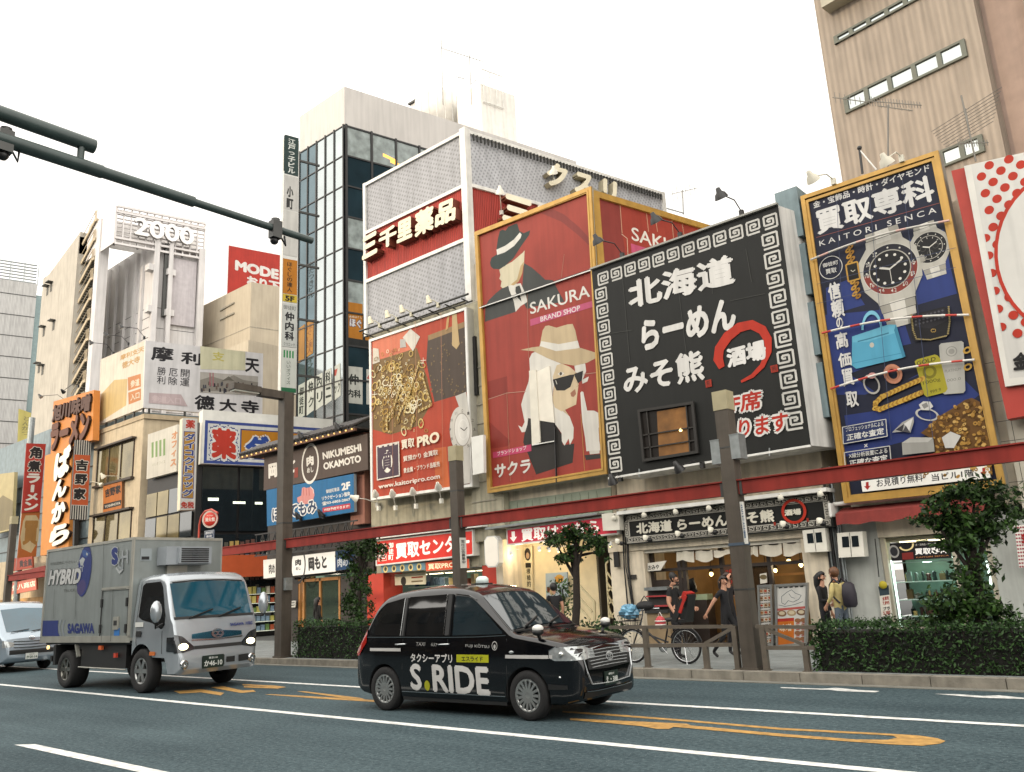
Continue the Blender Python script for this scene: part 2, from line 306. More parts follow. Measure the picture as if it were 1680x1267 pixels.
# ================================================================ street posts that carry the canopy beam
POLEM = M('brown grey painted steel', '514a42', rough=.5, spec=.25, var=.22, scale=4, bump=.05, streak=.25); CREAM = M('painted sunlight on steel', 'a09676', rough=.6, var=.25)
BEAMM = M('oxide red painted steel', '862c24', rough=.6, spec=.22, var=.3, scale=1.6, bump=.05, streak=.2)
def px_x(x, y, Y): return onY(x, y, Y).x
PX0, PX1, PX2, PX3, PX4 = px_x(16, 930, 14.2), px_x(466, 900, 14.2), px_x(753, 900, 14.2), px_x(1217, 930, 14.2), .4
def post(X, s, top, label, cap=True):
 r = T('street_post', label, 'post', (X, 14.2, .15), None)
 b = MB(); b.box((X-s/2, 14.2-s/2, .15), (X+s/2, 14.2+s/2, top), POLEM); b.box((X-s/2-.03, 14.2-s/2-.03, .15), (X+s/2+.03, 14.2+s/2+.03, .19), POLEM)
 for z in (1.5, 4.05): b.box((X-s/2-.004, 14.2-s/2-.004, z), (X+s/2+.004, 14.2+s/2+.004, z+.03), STEEL())
 b.build('shaft', r)
 if cap: c = MB(); c.box((X-s/2-.012, 14.2-s/2-.012, top-.34), (X+s/2+.012, 14.2+s/2+.012, top+.02), CREAM); c.build('cap', r)  # no real cap: pale band paints sunlight onto the post top
 return r
zt = lambda x, y: onY(x, y, 14.2).z
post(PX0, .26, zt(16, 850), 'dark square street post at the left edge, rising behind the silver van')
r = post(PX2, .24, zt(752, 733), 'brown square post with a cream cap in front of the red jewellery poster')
b = MB(); b.pbox(Pl((PX2+.125, 14.2, 0), EY, EX), -.1, .1, 2.25, 2.95, 0, .02, PAINT(), 'd9d6cc'); s = Sheet(Pl((PX2+.145, 14.2, 0), EY, EX), b, PAINT()); s.raw = True
s.vtext('電柱広告募集中', (-.07, 2.9), (.05, 2.35), '333333', .01); b.build('notice', r)
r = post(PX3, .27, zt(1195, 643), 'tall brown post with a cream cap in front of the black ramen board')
for i, (sx, zz) in enumerate(((-.2, 4.0), (.2, 4.05))):
 b = MB(); b.box((PX3+sx-.09, 14.06, zz-.22), (PX3+sx+.09, 14.34, zz+.22), GALV()); b.box((PX3+sx-.095, 14.05, zz+.221), (PX3+sx+.095, 14.35, zz+.235), GALV()); b.build('junction_box', r)
b = MB(); b.box((PX3+.136, 14.12, 2.3), (PX3+.20, 14.16, 3.05), PAINT(), 'dcdad2'); s = Sheet(Pl((PX3+.14, 14.118, 0), EX, -EY), b, PAINT()); s.raw = True; s.vtext('足元注意', (.01, 3.0), (.05, 2.4), '30507a', .01); b.build('notice', r)
b = MB(); b.box((PX3-.145, 14.055, 2.28), (PX3+.145, 14.345, 2.33), M('blue strap', '3d4a58', rough=.7)); b.build('strap', r)
r = T('street_lamp', 'tall brown street lamp post with a flat boxy lamp head, sunlit on one face', 'street lamp', (PX1, 14.2, .15))
LZ = zt(470, 645); b = MB(); b.box((PX1-.165, 14.035, .15), (PX1+.165, 14.365, LZ), POLEM); b.box((PX1-.2, 14.0, .15), (PX1+.2, 14.4, .2), POLEM); b.box((PX1-.17, 14.03, 3.9), (PX1+.17, 14.37, 3.94), STEEL()); b.box((PX1+.17, 14.08, 2.0), (PX1+.3, 14.3, 2.35), GALV()); b.build('post', r)
b = MB(); b.box((PX1-.13, 13.25, LZ-.22), (PX1+.13, 14.37, LZ+.01), POLEM); b.build('arm', r)
b = MB(); b.box((PX1-.16, 12.35, LZ-.15), (PX1+.16, 13.25, LZ+.03), POLEM); b.box((PX1-.12, 12.4, LZ-.19), (PX1+.12, 13.2, LZ-.15), M('frosted lamp lens', 'c9cbbf', rough=.3)); b.build('lamp_head', r)
BZ0, BZ1 = 3.19, 3.43
for a, c_, lab in ((PX0, PX1, 'red canopy beam between the left edge post and the street lamp'), (PX1, PX2, 'red canopy beam from the street lamp to the capped post, above the street tree'),
    (PX2, PX3, 'red canopy beam running below the hat poster and the black board'), (PX3, PX4, 'red canopy beam crossing in front of the navy watch poster')):
 b = MB(); b.box((a+.14, 14.12, BZ0), (c_-.14, 14.26, BZ1), BEAMM); b.box((a+.14, 14.08, BZ1+.001), (c_-.14, 14.3, BZ1+.025), BEAMM)
 for xx in (a+.17, c_-.21): b.box((xx, 14.11, BZ0-.015), (xx+.05, 14.27, BZ1-.002), STEEL())
 tag(b.build('canopy_beam', None, o=((a+c_)/2, 14.19, BZ0)), lab, 'beam', 'red canopy beams')
# ================================================================ traffic signal arm coming in over the road from the left
AX = -7.76; GREENM = M('dark green painted steel', '3a4744', rough=.4, var=.25, scale=6, streak=.2)
r = T('signal_mast', 'dark green signal mast arm reaching across the sky at upper left', 'signal arm', (AX, -1.2, 0))
b = MB(); b.tube([(AX, 5.5, 5.9), (AX, 3.9, 5.9)], .042, GREENM, n=12); b.tube([(AX, 4.0, 5.9), (AX, 2.95, 5.9)], .058, GREENM, n=12); b.tube([(AX, 3.05, 5.9), (AX, -1.2, 5.9)], .066, GREENM, n=12); b.build('arm', r)
z2 = onX(155, 241, AX)
b = MB(); b.tube([(AX, z2.y, z2.z), (AX, -1.2, z2.z+.05)], .07, GREENM, n=12); b.tube([(AX, z2.y-.12, z2.z), (AX, z2.y-.12, 5.9)], .035, GREENM); b.build('upper_arm', r)
b = MB(); b.tube([(AX, -1.2, 0), (AX, -1.2, z2.z+.4)], .13, GREENM, n=16); b.build('mast', r)
for px_, py_ in ((452, 372), (8, 235)):
 p = onX(px_, py_, AX); b = MB(); b.lathe([(0, -.06), (.05, -.05), (.05, .05), (0, .06)], (AX, p.y, 5.97), EZ, STEEL(), n=10); b.box((AX-.05, p.y-.06, 5.78), (AX+.05, p.y+.06, 5.99), STEEL()); b.ball((AX-.02, p.y, 5.76), .05, BLACKM(), n=10); b.tube([(AX+.02, p.y+.03, 5.85), (AX+.06, p.y+.1, 5.7), (AX, p.y+.12, 5.84)], .012, BLACKM(), n=6); b.build('sensor', r)
# ================================================================ guard rails
RAILM = M('brown rail paint', '5d554b', rough=.4, var=.25, scale=6)
def rail(posts, bars, label):
 xs = [onY(x, 1060, 14.12).x for x, _ in posts]; o = Vector((sum(xs)/len(xs), 14.12, .15)); r = T('guard_rail', label, 'railing', o, 'guard rails along the kerb')
 for x, yt in posts:
  p = onY(x, yt, 14.12); b = MB(); b.box((p.x-.045, 14.075, .15), (p.x+.045, 14.165, p.z), RAILM); b.box((p.x-.07, 14.05, .15), (p.x+.07, 14.19, .165), RAILM); b.build('post', r)
 for x0, y0, x1, y1, w in bars:
  a, c_ = onY(x0, y0, 14.12), onY(x1, y1, 14.12); b = MB(); b.bar(a, c_, w, w, RAILM); b.build('bar', r)
rail([(1058, 1029), (1157, 1060), (1204, 1027)], [(1000, 1029.5, 1204, 1028, .06), (1000, 1060, 1202, 1058, .065), (1157, 1056, 1203, 1030, .055)], 'brown guard rail with a slanting brace, beside the parked bicycle')
rail([(1250, 1027), (1321, 1062)], [(1240, 1028, 1338, 1029.5, .06), (1250, 1063, 1336, 1063, .065), (1252, 1031, 1320, 1058, .055)], 'short brown guard rail between the capped post and the right hedge')
# ================================================================ helpers for boards traced on their own vertical plane
def Z(x0, y0, k): return lambda *ps: [(x0+x/k, y0+y/k) for x, y in ps] if len(ps) != 1 else (x0+ps[0][0]/k, y0+ps[0][1]/k)
def ccw(uv): return uv if sum(uv[i][0]*uv[(i+1) % len(uv)][1]-uv[(i+1) % len(uv)][0]*uv[i][1] for i in range(len(uv))) > 0 else uv[::-1]
def qprism(mb, pl, px, w0, w1, m, col=(1, 1, 1), raw=False):
 uv = ccw(list(px) if raw else [pl.uv(*p) for p in px]); n = len(uv); F = [pl.P(u, v, w1) for u, v in uv]; B = [pl.P(u, v, w0) for u, v in uv]
 mb.add(F+B, [tuple(range(n)), tuple(range(2*n-1, n-1, -1))]+[(i, n+i, n+(i+1) % n, (i+1) % n) for i in range(n)], m, col); return mb
def qframe(mb, pl, px, t, w0, w1, m, col=(1, 1, 1)):
 uv = ccw([pl.uv(*p) for p in px]); n = 4; cu = sum(p[0] for p in uv)/4; cv = sum(p[1] for p in uv)/4
 inn = [(u+(t if u < cu else -t), v+(t if v < cv else -t)) for u, v in uv]
 for i in range(4):
  j = (i+1) % 4; qprism(mb, pl, [uv[i], uv[j], inn[j], inn[i]], w0, w1+.0005*i, m, col, raw=True)
def orgn(pl, px): ps = [pl.px(*p) for p in px]; c = sum(ps, Vector())/len(ps); return Vector((c.x, c.y, min(p.z for p in ps)))
GOLD = lambda: M('gold painted frame', 'b08940', rough=.4, metal=.25, var=.2, streak=.15)
def flood(base, head, label, group, col=None, r=.17, kind='hood', stem=True):
 """spot lamp on a bent arm: base point on the board, head point in front of it, aimed at the board"""
 m = BLACKM() if col is None else PAINT(); c = col or (1, 1, 1); base, head = Vector(base), Vector(head)
 rt = T('floodlight', label, 'floodlight', base, group)
 b = MB(); b.box(base-Vector((.05, .04, .0)), base+Vector((.05, .06, .16)), m, c); b.build('bracket', rt)
 k = base+Vector((0, 0, .14)); mid = Vector((k.x+(head.x-k.x)*.25, k.y+(head.y-k.y)*.3, max(k.z, head.z)+.04)) if stem else (k+head)/2+Vector((0, 0, .05))
 b = MB(); b.tube([k, k+(mid-k)*.6, mid, head], .016, m, c, n=6); b.build('arm', rt)
 aim = (base+Vector((0, .0, -1.1 if kind == 'hood' else 0))-head).normalized(); b = MB()
 b.lathe([(.02, -.16), (.05, -.15), (.07, -.05), (r*.75, .0), (r, .12)], head, aim, m, c, n=14); b.lathe([(r, .12), (r*.97, .121), (r*.7, .02)], head, aim, WHITEM(), n=14); b.build('shade', rt)
 b = MB(); b.ball(head+aim*.06, r*.45, M('pale lamp glass', 'd8d4c0', rough=.2), n=10); b.build('bulb', rt); return rt
# ================================================================ hat poster (front and side)
FS = front(19.0); zA = Z(770, 300, 4.0976); zB = Z(780, 560, 4.523)
CRN = [(780.2, 381.8), (971.3, 306.8), (997.8, 777.8), (802.1, 809.8)]
r = T('billboard', 'tall red poster of a man and a blonde woman in hats, gold framed', 'billboard', orgn(FS, CRN))
b = MB(); qprism(b, FS, CRN, -.35, 0, PAINT(), '8d8a80'); b.build('backing', r)
b = MB(); qframe(b, FS, CRN, .17, .001, .07, GOLD()); qframe(b, FS, [(784, 386), (967, 313), (993, 772), (806, 803)], .05, .0705, .09, GOLD()); b.build('frame', r)
s = Sheet(FS, base=.002); s.poly(CRN, 'a44236')
s.poly(zA((480, 204), (560, 176), (640, 215), (740, 300), (826, 392), (826, 440), (730, 350), (620, 262)), '8b3a34')
s.poly(zB((90, 300), (235, 260), (240, 380), (95, 430)), '8f352b'); s.poly(zB((95, 590), (260, 740), (240, 780), (100, 800)), '8e3329')
s.poly(zA((225, 705), (262, 690), (300, 800), (312, 868), (105, 935), (108, 835), (130, 790), (180, 742)), '474946'); s.poly(zA((368, 540), (420, 570), (480, 622), (510, 652), (562, 655), (600, 730), (640, 800), (440, 832), (388, 850), (350, 780), (360, 640)), '474946')
s.poly(zA((262, 690), (345, 676), (375, 740), (392, 800), (345, 830), (312, 868), (300, 800), (268, 720)), 'e6e1d6'); s.poly(zA((312, 700), (338, 690), (352, 730), (340, 755), (352, 800), (326, 775), (310, 730)), '3f413e')
s.poly(zA((235, 560), (290, 530), (360, 470), (372, 455), (368, 545), (352, 600), (330, 660), (310, 688), (265, 692), (225, 710), (210, 697), (218, 662), (202, 645), (210, 620), (202, 585)), 'dbd0b2')
s.poly(zA((345, 560), (368, 530), (356, 610), (332, 665), (296, 692), (280, 684), (322, 650)), 'c2a473')
s.poly(zA((140, 535), (150, 505), (185, 482), (183, 445), (192, 380), (205, 326), (222, 316), (245, 322), (262, 296), (305, 278), (322, 274), (338, 325), (365, 340), (410, 320), (402, 352), (350, 425), (295, 510), (240, 560), (200, 582), (160, 578), (143, 560)), '343f3c')
s.poly(zA((183, 450), (240, 425), (300, 382), (340, 335), (352, 348), (345, 372), (302, 425), (240, 468), (188, 486)), 'e8e4da')
s.poly(zB((385, 570), (480, 588), (590, 610), (640, 690), (650, 770), (735, 760), (722, 902), (450, 990), (440, 960), (355, 750)), '34312e')
s.poly(zB((590, 470), (660, 500), (700, 562), (640, 600), (580, 560)), 'cdb592')
s.poly(zB((400, 130), (420, 90), (450, 76), (540, 128), (640, 168), (604, 225), (575, 262), (585, 330), (570, 420), (590, 490), (650, 520), (700, 560), (730, 640), (727, 720), (702, 770), (692, 722), (662, 776), (642, 742), (640, 682), (590, 612), (480, 586), (392, 570), (386, 620), (370, 672), (345, 676), (318, 624), (346, 640), (366, 600), (350, 522), (340, 470), (360, 400), (395, 300), (405, 212)), 'e6e1d6')
s.poly(zB((575, 262), (604, 178), (640, 166), (700, 190), (742, 225), (762, 270), (766, 322), (756, 400), (748, 470), (700, 492), (640, 522), (590, 492), (570, 430), (588, 330)), 'dcc6a2')
s.poly(zB((735, 182), (815, 165), (822, 220), (797, 285), (842, 262), (832, 298), (795, 316), (788, 262), (742, 228)), 'e6e1d6')
s.poly(zB((610, 245), (635, 225), (660, 238), (640, 258)), 'efe9dd'); s.ell(zB((634, 241)), .05, .05, '5b5247')
s.poly(zB((575, 285), (700, 250), (738, 246), (706, 340), (662, 366), (602, 366), (586, 330)), '262524'); s.poly(zB((735, 242), (800, 219), (792, 290), (762, 312), (738, 262)), '262524'); s.line(zB((596, 290), (606, 320), (600, 300)), .02, 'e0dcd0')
s.poly(zB((705, 385), (740, 355), (748, 392), (730, 414), (712, 410)), 'a9745c'); s.line(zB((752, 300), (764, 330), (752, 338)), .012, '9b8462')
s.poly(zB((480, 22), (500, -80), (520, -112), (545, -117), (602, -100), (682, -124), (722, -128), (742, -80), (760, 4), (770, 40), (600, 70)), 'd0ba95')
s.poly(zB((476, 40), (490, 0), (620, 22), (760, -4), (775, 50), (610, 78)), 'e9e4d8')
s.poly(zB((335, 65), (420, 46), (486, 38), (600, 74), (780, 50), (916, 92), (912, 116), (830, 160), (740, 182), (640, 166), (540, 128), (430, 74)), 'cbb590')
s.poly(zB((780, 382), (790, 372), (802, 378), (830, 515), (880, 515), (930, 540), (942, 610), (915, 642), (920, 740), (932, 810), (825, 816), (815, 720), (795, 600), (785, 480)), 'e7e2d8'); s.poly(zB((846, 816), (922, 810), (922, 832), (850, 840)), 'dcd6ca'); s.poly(zB((810, 846), (955, 835), (958, 866), (822, 882)), '3b3633')
s.text('SAKURA', *[zA(p) for p in ((412, 886), (813, 766), (406, 808))], 'ece8de', .012)
s.poly(zA((410, 920), (826, 795), (830, 836), (412, 964)), 'c85a7c'); s.text('BRAND SHOP', *[zA(p) for p in ((480, 936), (747, 858), (478, 902))], 'efe6e2', .015)
s.poly(zB((131, 825), (415, 765), (417, 815), (133, 868)), 'c9496d'); s.text('ブランドショップ', *[zB(p) for p in ((165, 852), (382, 805), (162, 820))], 'efe6e2', .015); s.text('サクラ', *[zB(p) for p in ((146, 1018), (414, 973), (143, 915))], 'ece8de', .035)
for q in (((390, 740), (400, 1180)), ((640, 480), (620, 640))): s.line(zA(*q), .014, 'b9836f')
s.line(zB((95, 432), (235, 385), (380, 372)), .018, 'c99a86'); s.line(zB((235, 380), (262, 1040)), .014, 'b88a6c'); s.line(zB((785, 540), (812, 960)), .018, 'c79257'); s.line(zB((800, 245), (920, 232)), .015, 'cfa790')
s.build('printed_face', r)
b = MB(); b.bar(FS.px(*zA((78, 842)), .05), FS.px(*zA((838, 584)), .05), .05, .05, BLACKM()); b.bar(FS.px(*zA((78, 846)), .08), FS.px(*zA((838, 589)), .08), .03, .03, WHITEM()); b.build('seam_bar', r)
b = MB()
for q, col, w in ((((408, 222), (460, 216), (492, 752), (430, 772)), 'cfc9ba', .05), (((460, 230), (556, 184), (592, 606), (482, 590)), 'd8d1c2', .025)): qprism(b, FS, zB(*q), .012+w*.2, w+.02, PAINT(), col)
qprism(b, FS, zB((486, 592), (590, 606), (597, 742), (492, 756)), .01, .03, PAINT(), '191716'); b.bar(FS.px(*zB((430, 772)), .06), FS.px(*zB((600, 742)), .06), .03, .03, WHITEM()); b.bar(FS.px(*zB((598, 640)), .06), FS.px(*zB((612, 1050)), .06), .05, .03, BLACKM()); b.build('service_door', r)
SS = side(974, 400, 19.0); SQ = [(976.5, 316.5), (1170, 374), (1170, 470), (984, 440)]
def sidequad(pl, x0, x1, y0a, y0b, x1y): pass
u0, v0 = SS.uv(976, 315); u1, _ = SS.uv(1168, 374); vb = FS.uv(*CRN[3])[1]; vt = v0
SSo = SS.o+SKN*.0; r = T('billboard', 'side return of the red hat poster with pale upright seams, partly behind the black board', 'billboard', SS.P(u1/2, vb))
b = MB(); b.pbox(SS, .05, u1, vb, vt, -.3, 0, PAINT(), '8d8a80'); b.build('backing', r)
b = MB()
for a in ((.05, u1, vt-.2, vt), (.05, .3, vb, vt-.2), (u1-.2, u1, vb, vt-.2), (.3, u1-.2, vb, vb+.2)): b.pbox(SS, *a, .001, .08, GOLD())
b.build('frame', r)
s = Sheet(SS, base=.002); s.raw = True; s.rect((.06, vb), (u1, vt), 'a44236'); s.raw = False
s.poly(zA((880, 90), (1010, 140), (1030, 360), (1060, 520), (905, 540)), '92403a')
s.text('SAKURA', *[zA(p) for p in ((1092, 385), (1530, 520), (1088, 295))], 'ece8de', .012); s.poly(zA((1085, 408), (1580, 560), (1590, 610), (1090, 468)), 'c85a7c'); s.text('BRAND SHOP', *[zA(p) for p in ((1165, 480), (1480, 570), (1162, 448))], 'efe6e2', .015)
for x, y0, y1 in ((1012, 140, 340), (1190, 205, 330), (1250, 230, 330), (1360, 240, 400), (1430, 280, 360)): s.line(zA((x, y0), (x+14, y1)), .03, 'd3a184')
s.line(zA((1022, 345), (1060, 375), (1066, 500)), .03, 'd8b49c'); s.build('printed_face', r)
# ================================================================ black ramen board
FR = front(18.4); zC = Z(960, 330, 4.2); zD = Z(960, 600, 3.818); RQ = [(970.7, 444.3), (1276.7, 337.1), (1330.6, 731), (999.3, 784.6)]
r = T('billboard', 'huge black ramen board with white key pattern border and a small window', 'billboard', orgn(FR, RQ))
uv = [FR.uv(*p) for p in RQ]; b = MB(); dk = (1322-1278)/62.
F4 = [FR.P(u, v) for u, v in uv]; B4 = [p+SKD*1.15 for p in F4]
b.add([F4[0], F4[1], F4[2], F4[3], B4[0], B4[1], B4[2], B4[3]], [(3, 2, 1, 0), (1, 2, 6, 5), (0, 1, 5, 4), (0, 4, 7, 3), (2, 3, 7, 6), (4, 5, 6, 7)], M('white sheet steel', 'c9c7c2', rough=.5, var=.2, streak=.35, scale=1.5)); b.build('casing', r)
s = Sheet(FR, base=.003); s.poly(RQ, '20211f')
def meander(s, c, r_, d, k, t, flip, col):
 """spiral key square: c lower-left in metres, r_ along-vector, d up-vector"""
 pts = [(.05, .05), (.95, .05), (.95, .95), (.05, .95), (.05, .30), (.70, .30), (.70, .70), (.30, .70), (.30, .52), (.52, .52)]
 if flip: pts = [(1-x, y) for x, y in pts]
 o = s.raw; s.raw = True; s.line([(c[0]+r_[0]*x+d[0]*y, c[1]+r_[1]*x+d[1]*y) for x, y in pts], t, col); s.raw = o
def lerp(a, b, t): return (a[0]+(b[0]-a[0])*t, a[1]+(b[1]-a[1])*t)
TL, TR, BR, BL = uv; n = 12
for i in range(n):
 a = lerp(TL, TR, (i+.35)/(n+.35)); e = lerp(TL, TR, (i+1.15)/(n+.35)); du = (e[0]-a[0], e[1]-a[1]); L = math.hypot(*du); meander(s, (a[0]+.03, a[1]-.16-L), du, (0, L), 0, .05, i % 2 == 0, 'd9d6ce')
n = 12
for i in range(1, n):
 a = lerp(TL, BL, (i+.25)/(n+.35)); e = lerp(TL, BL, (i+1.08)/(n+.35)); L = a[1]-e[1]; meander(s, (e[0]+.06, e[1]), (L*.98, .0), (0, L), 0, .05, i % 2 == 0, 'd9d6ce')
for i in range(1, 11):
 a = lerp(TR, BR, (i+.25)/11.9); e = lerp(TR, BR, (i+1.08)/11.9); L = a[1]-e[1]; meander(s, (e[0]-.10-L, e[1]), (L, 0), (0, L), 0, .052, i % 2 == 0, 'd9d6ce')
for ps in (((260, 520), (310, 1110)), ((640, 560), (700, 1060)), ((870, 480), (880, 640)), ((1110, 330), (1150, 560)), ((170, 915), (330, 890)), ((1000, 690), (1240, 640))): s.line(zC(*ps), .012, '4a4a46')
s.text('北海道', *[zC(p) for p in ((305, 748), (1042, 568), (290, 555))], 'e9e6e0', .04); s.text('らーめん', *[zC(p) for p in ((395, 1040), (1048, 880), (385, 830))], 'e9e6e0', .05); s.text('みそ熊', (1025, 650), (1158, 623), (1021, 602), 'e9e6e0', .036)
def stroke(s, pts, ws, col):
 L, Rr = [], []
 uvs = [s.q(p) for p in pts]
 for i, (u, v) in enumerate(uvs):
  a, c = uvs[max(0, i-1)], uvs[min(len(uvs)-1, i+1)]; dx, dy = c[0]-a[0], c[1]-a[1]; l = math.hypot(dx, dy) or 1; w = ws[i]/2
  L.append((u-dy/l*w, v+dx/l*w)); Rr.append((u+dy/l*w, v-dx/l*w))
 w = s.lay()
 for i in range(len(uvs)-1): s.face(ccw([L[i], L[i+1], Rr[i+1], Rr[i]]), col, w)
SW = zC((945, 1150), (920, 1090), (928, 1020), (985, 935), (1065, 872), (1150, 853), (1225, 890), (1262, 955), (1266, 1040), (1225, 1135), (1155, 1207), (1078, 1246)); stroke(s, SW, [.16, .26, .26, .27, .25, .23, .22, .20, .16, .13, .10, .06], 'c3341f')
s.text('酒場', *[zC(p) for p in ((985, 1156), (1256, 1088), (972, 1022))], 'ece9e4', .05)
s.poly(zC((1278, 1138), (1328, 1126), (1334, 1176), (1286, 1186)), 'a8321f'); s.poly(zD((754, 95), (793, 86), (798, 132), (760, 140)), 'a8321f')
for p, q in ((zC((1286, 1170)), zC((1326, 1140))), (zD((762, 132)), zD((790, 96)))): s.tbox('熊', (p[0], q[1]), (q[0], p[1]), '2a1512', .0)
s.text('2F席', (1183, 683), (1250, 671), (1183, 652), 'bf3323', .03, out=('e9e6e0', .13)); s.text('あります', (1183, 724), (1294, 706), (1183, 695), 'bf3323', .03, out=('e9e6e0', .15))
s.build('printed_face', r)
b = MB(); WQ = zD((340, 280), (690, 226), (722, 550), (372, 605)); qframe(b, FR, WQ, .07, .04, .11, PAINT(), '2b2926')
for a, c_ in (((395, 285), (425, 590)), ((640, 240), (668, 556)), ((365, 440), (705, 385)), ((372, 520), (712, 468))): b.bar(FR.px(*zD(a), .075), FR.px(*zD(c_), .075), .025, .03, PAINT(), '2f2c28')
w = b.build('window', r); b = MB(); qprism(b, FR, zD((345, 285), (685, 232), (716, 546), (376, 598)), .035, .042, PRINT(), '1d1712')
qprism(b, FR, zD((455, 290), (640, 258), (665, 545), (470, 580)), .043, .048, M('lamp lit curtain', '7a5226', emit=.16, rough=.8, var=.5)); b.ball(FR.px(*zD((605, 405)), .05), .045, M('lit bulb', 'ffdf90', emit=6), n=8); b.build('pane', w)
b = MB(); b.bar(FR.px(*zD((150, 707)), .03), FR.px(*zD((1415, 503)), .03), .06, .05, WHITEM())
for q in ((345, 675), (1160, 545)): b.bar(FR.px(*zD((q[0], q[1]-28)), .04), FR.px(*zD((q[0], q[1]+22)), .04), .03, .03, GALV())
b.bar(FR.P(TL[0], TL[1]+.03, .03), FR.P(TR[0], TR[1]+.03, .03), .12, .05, M('grey flashing', '8b8a83', rough=.5, metal=.4)); b.build('trim', r)
for (bx, by), (hx, hy), w_ in (((1021, 424), (979, 393), 'left'), ((1116, 391), (1074, 358), 'middle'), ((1217, 355), (1181, 318), 'right')):
 flood(onY(bx, by, 18.45), onY(hx, hy, 17.5), 'black floodlight on a bent arm atop the ramen board, %s of the three' % w_, 'lamps above the black ramen board')
flood(onY(1152, 762, 18.3)-Vector((0, 0, .1)), onY(1112, 766, 17.6), 'black floodlight on a hoop arm below the window of the black board', 'lamps under the boards', r=.14)
flood(onY(1018, 790, 18.4), onY(1004, 787, 17.9), 'black lamp at the lower left corner of the black board', 'lamps under the boards', r=.14)
# ================================================================ red jewellery poster
FK = front(18.9); zK = Z(590, 500, 3.517); KQ = [(607, 558), (766.3, 504.3), (776.2, 798.6), (610, 821.3)]
r = T('billboard', 'red and gold jewellery poster with a brown bag and a watch, white edged', 'billboard', orgn(FK, KQ))
b = MB(); qprism(b, FK, KQ, -.3, 0, PAINT(), 'a8a59a'); b.build('backing', r); b = MB(); qframe(b, FK, KQ, .09, .001, .05, WHITEM()); b.build('frame', r)
s = Sheet(FK, base=.002); s.poly(KQ, 'b5452c'); s.poly(zK((75, 215), (300, 130), (330, 330), (80, 420)), 'd4795c'); s.poly(zK((430, 830), (500, 820), (520, 1060), (440, 1070)), 'cf6a3a')
s.poly(zK((75, 330), (330, 250), (390, 420), (420, 560), (340, 700), (180, 750), (78, 720)), '7a5f38')
s.poly(zK((395, 178), (605, 98), (624, 505), (432, 562), (385, 330)), '54473d'); s.poly(zK((395, 178), (605, 98), (606, 130), (397, 208)), '9c7f58')
g = random.Random(5)
for i in range(70):
 x, y = g.uniform(410, 610), g.uniform(180, 520)
 if y > 180+(610-x)*.3: s.poly([zK((x-5, y)), zK((x, y-7)), zK((x+5, y-1)), zK((x, y+6))], '7d6849')
s.poly(zK((535, 55), (560, 45), (578, 230), (560, 258), (535, 235)), 'c9ad7e'); s.poly(zK((505, 80), (520, 62), (512, 140), (497, 150)), 'c9a069')
for q, c_ in ((((250, 190), (295, 140), (350, 185), (310, 270)), 'd8d2c6'), (((78, 250), (110, 255), (118, 330), (76, 345)), 'd6cdbd'), (((235, 200), (265, 200), (270, 245), (235, 250)), 'b9b6b0')): s.poly(zK(*q), c_)
for i in range(300):
 x, y = g.gauss(225, 85), g.gauss(480, 135)
 if not (80 < x < 420 and 260 < y < 735) or (x > 330 and y < 300): continue
 rr = g.choice((.05, .07, .09, .12, .18)); s.ell(zK((x, y)), rr, rr*g.uniform(.5, 1), g.choice(('c9a95e', 'e6d5a2', 'a8843c', 'f0e6c6', '8a6a2e', 'd9bb72')), n=12, ang=g.uniform(0, 3), rin=g.choice((.6, .75, .7)))
for path in (((350, 330), (290, 520), (260, 640)), ((240, 480), (200, 600), (160, 660), (165, 730), (200, 740)), ((320, 640), (300, 720), (240, 700)), ((370, 420), (420, 580), (340, 620)), ((300, 500), (240, 620), (220, 680))):
 for a, c_ in zip(path, path[1:]):
  L = math.hypot(c_[0]-a[0], c_[1]-a[1]); k = int(L/11)
  for i in range(k): s.ell(zK((a[0]+(c_[0]-a[0])*i/k, a[1]+(c_[1]-a[1])*i/k)), .065, .035, 'dcc588' if i % 2 else 'a88540', n=10, ang=-math.atan2(c_[1]-a[1], c_[0]-a[0])+.5, rin=.35)
for x, y in ((185, 470), (375, 325), (95, 520)): s.line(zK((x-16, y), (x+16, y-3)), .02, 'f3ecd6'); s.line(zK((x, y-18), (x, y+18)), .02, 'f3ecd6')
s.poly(zK((560, 530), (622, 505), (640, 640), (600, 640)), 'cfcac0'); s.poly(zK((520, 850), (640, 800), (650, 1030), (560, 1045)), 'd3cec4'); s.ell(zK((592, 725)), .5, .78, 'd3cdc2', ang=.1); s.ell(zK((600, 722)), .36, .56, 'e6e1d8', ang=.1); s.ell(zK((600, 722)), .36, .56, 'a9a299', ang=.1, rin=.93); s.ell(zK((606, 722)), .22, .34, 'f0ece4', ang=.1, rin=.9)
for i in range(12): a = rad(30*i); s.tbox('%d' % (i or 12), *[(zK((600+70*math.sin(a)+d[0], 722-108*math.cos(a)*1+d[1]))) for d in ((-6, -7), (6, 7))], '4b4640', 0)
s.line(zK((612, 728), (590, 712)), .03, '4b4640'); s.line(zK((612, 728), (630, 708)), .03, '4b4640')
s.poly(zK((104, 816), (236, 790), (241, 990), (108, 1016)), 'e4ddd2'); s.poly(zK((110, 822), (231, 798), (235, 984), (113, 1008)), '4c3b4a'); s.ell(zK((168, 905)), .27, .40, 'e9e3d8', ang=.05); s.text('質', *[zK(p) for p in ((136, 968), (200, 955), (134, 848))], '4c3b4a', .03)
for x in (120, 150, 180, 210): s.poly(zK((x, 816-(x-110)*.19), (x+18, 812-(x-110)*.19), (x+18, 826-(x-110)*.19), (x, 830-(x-110)*.19)), 'e4ddd2')
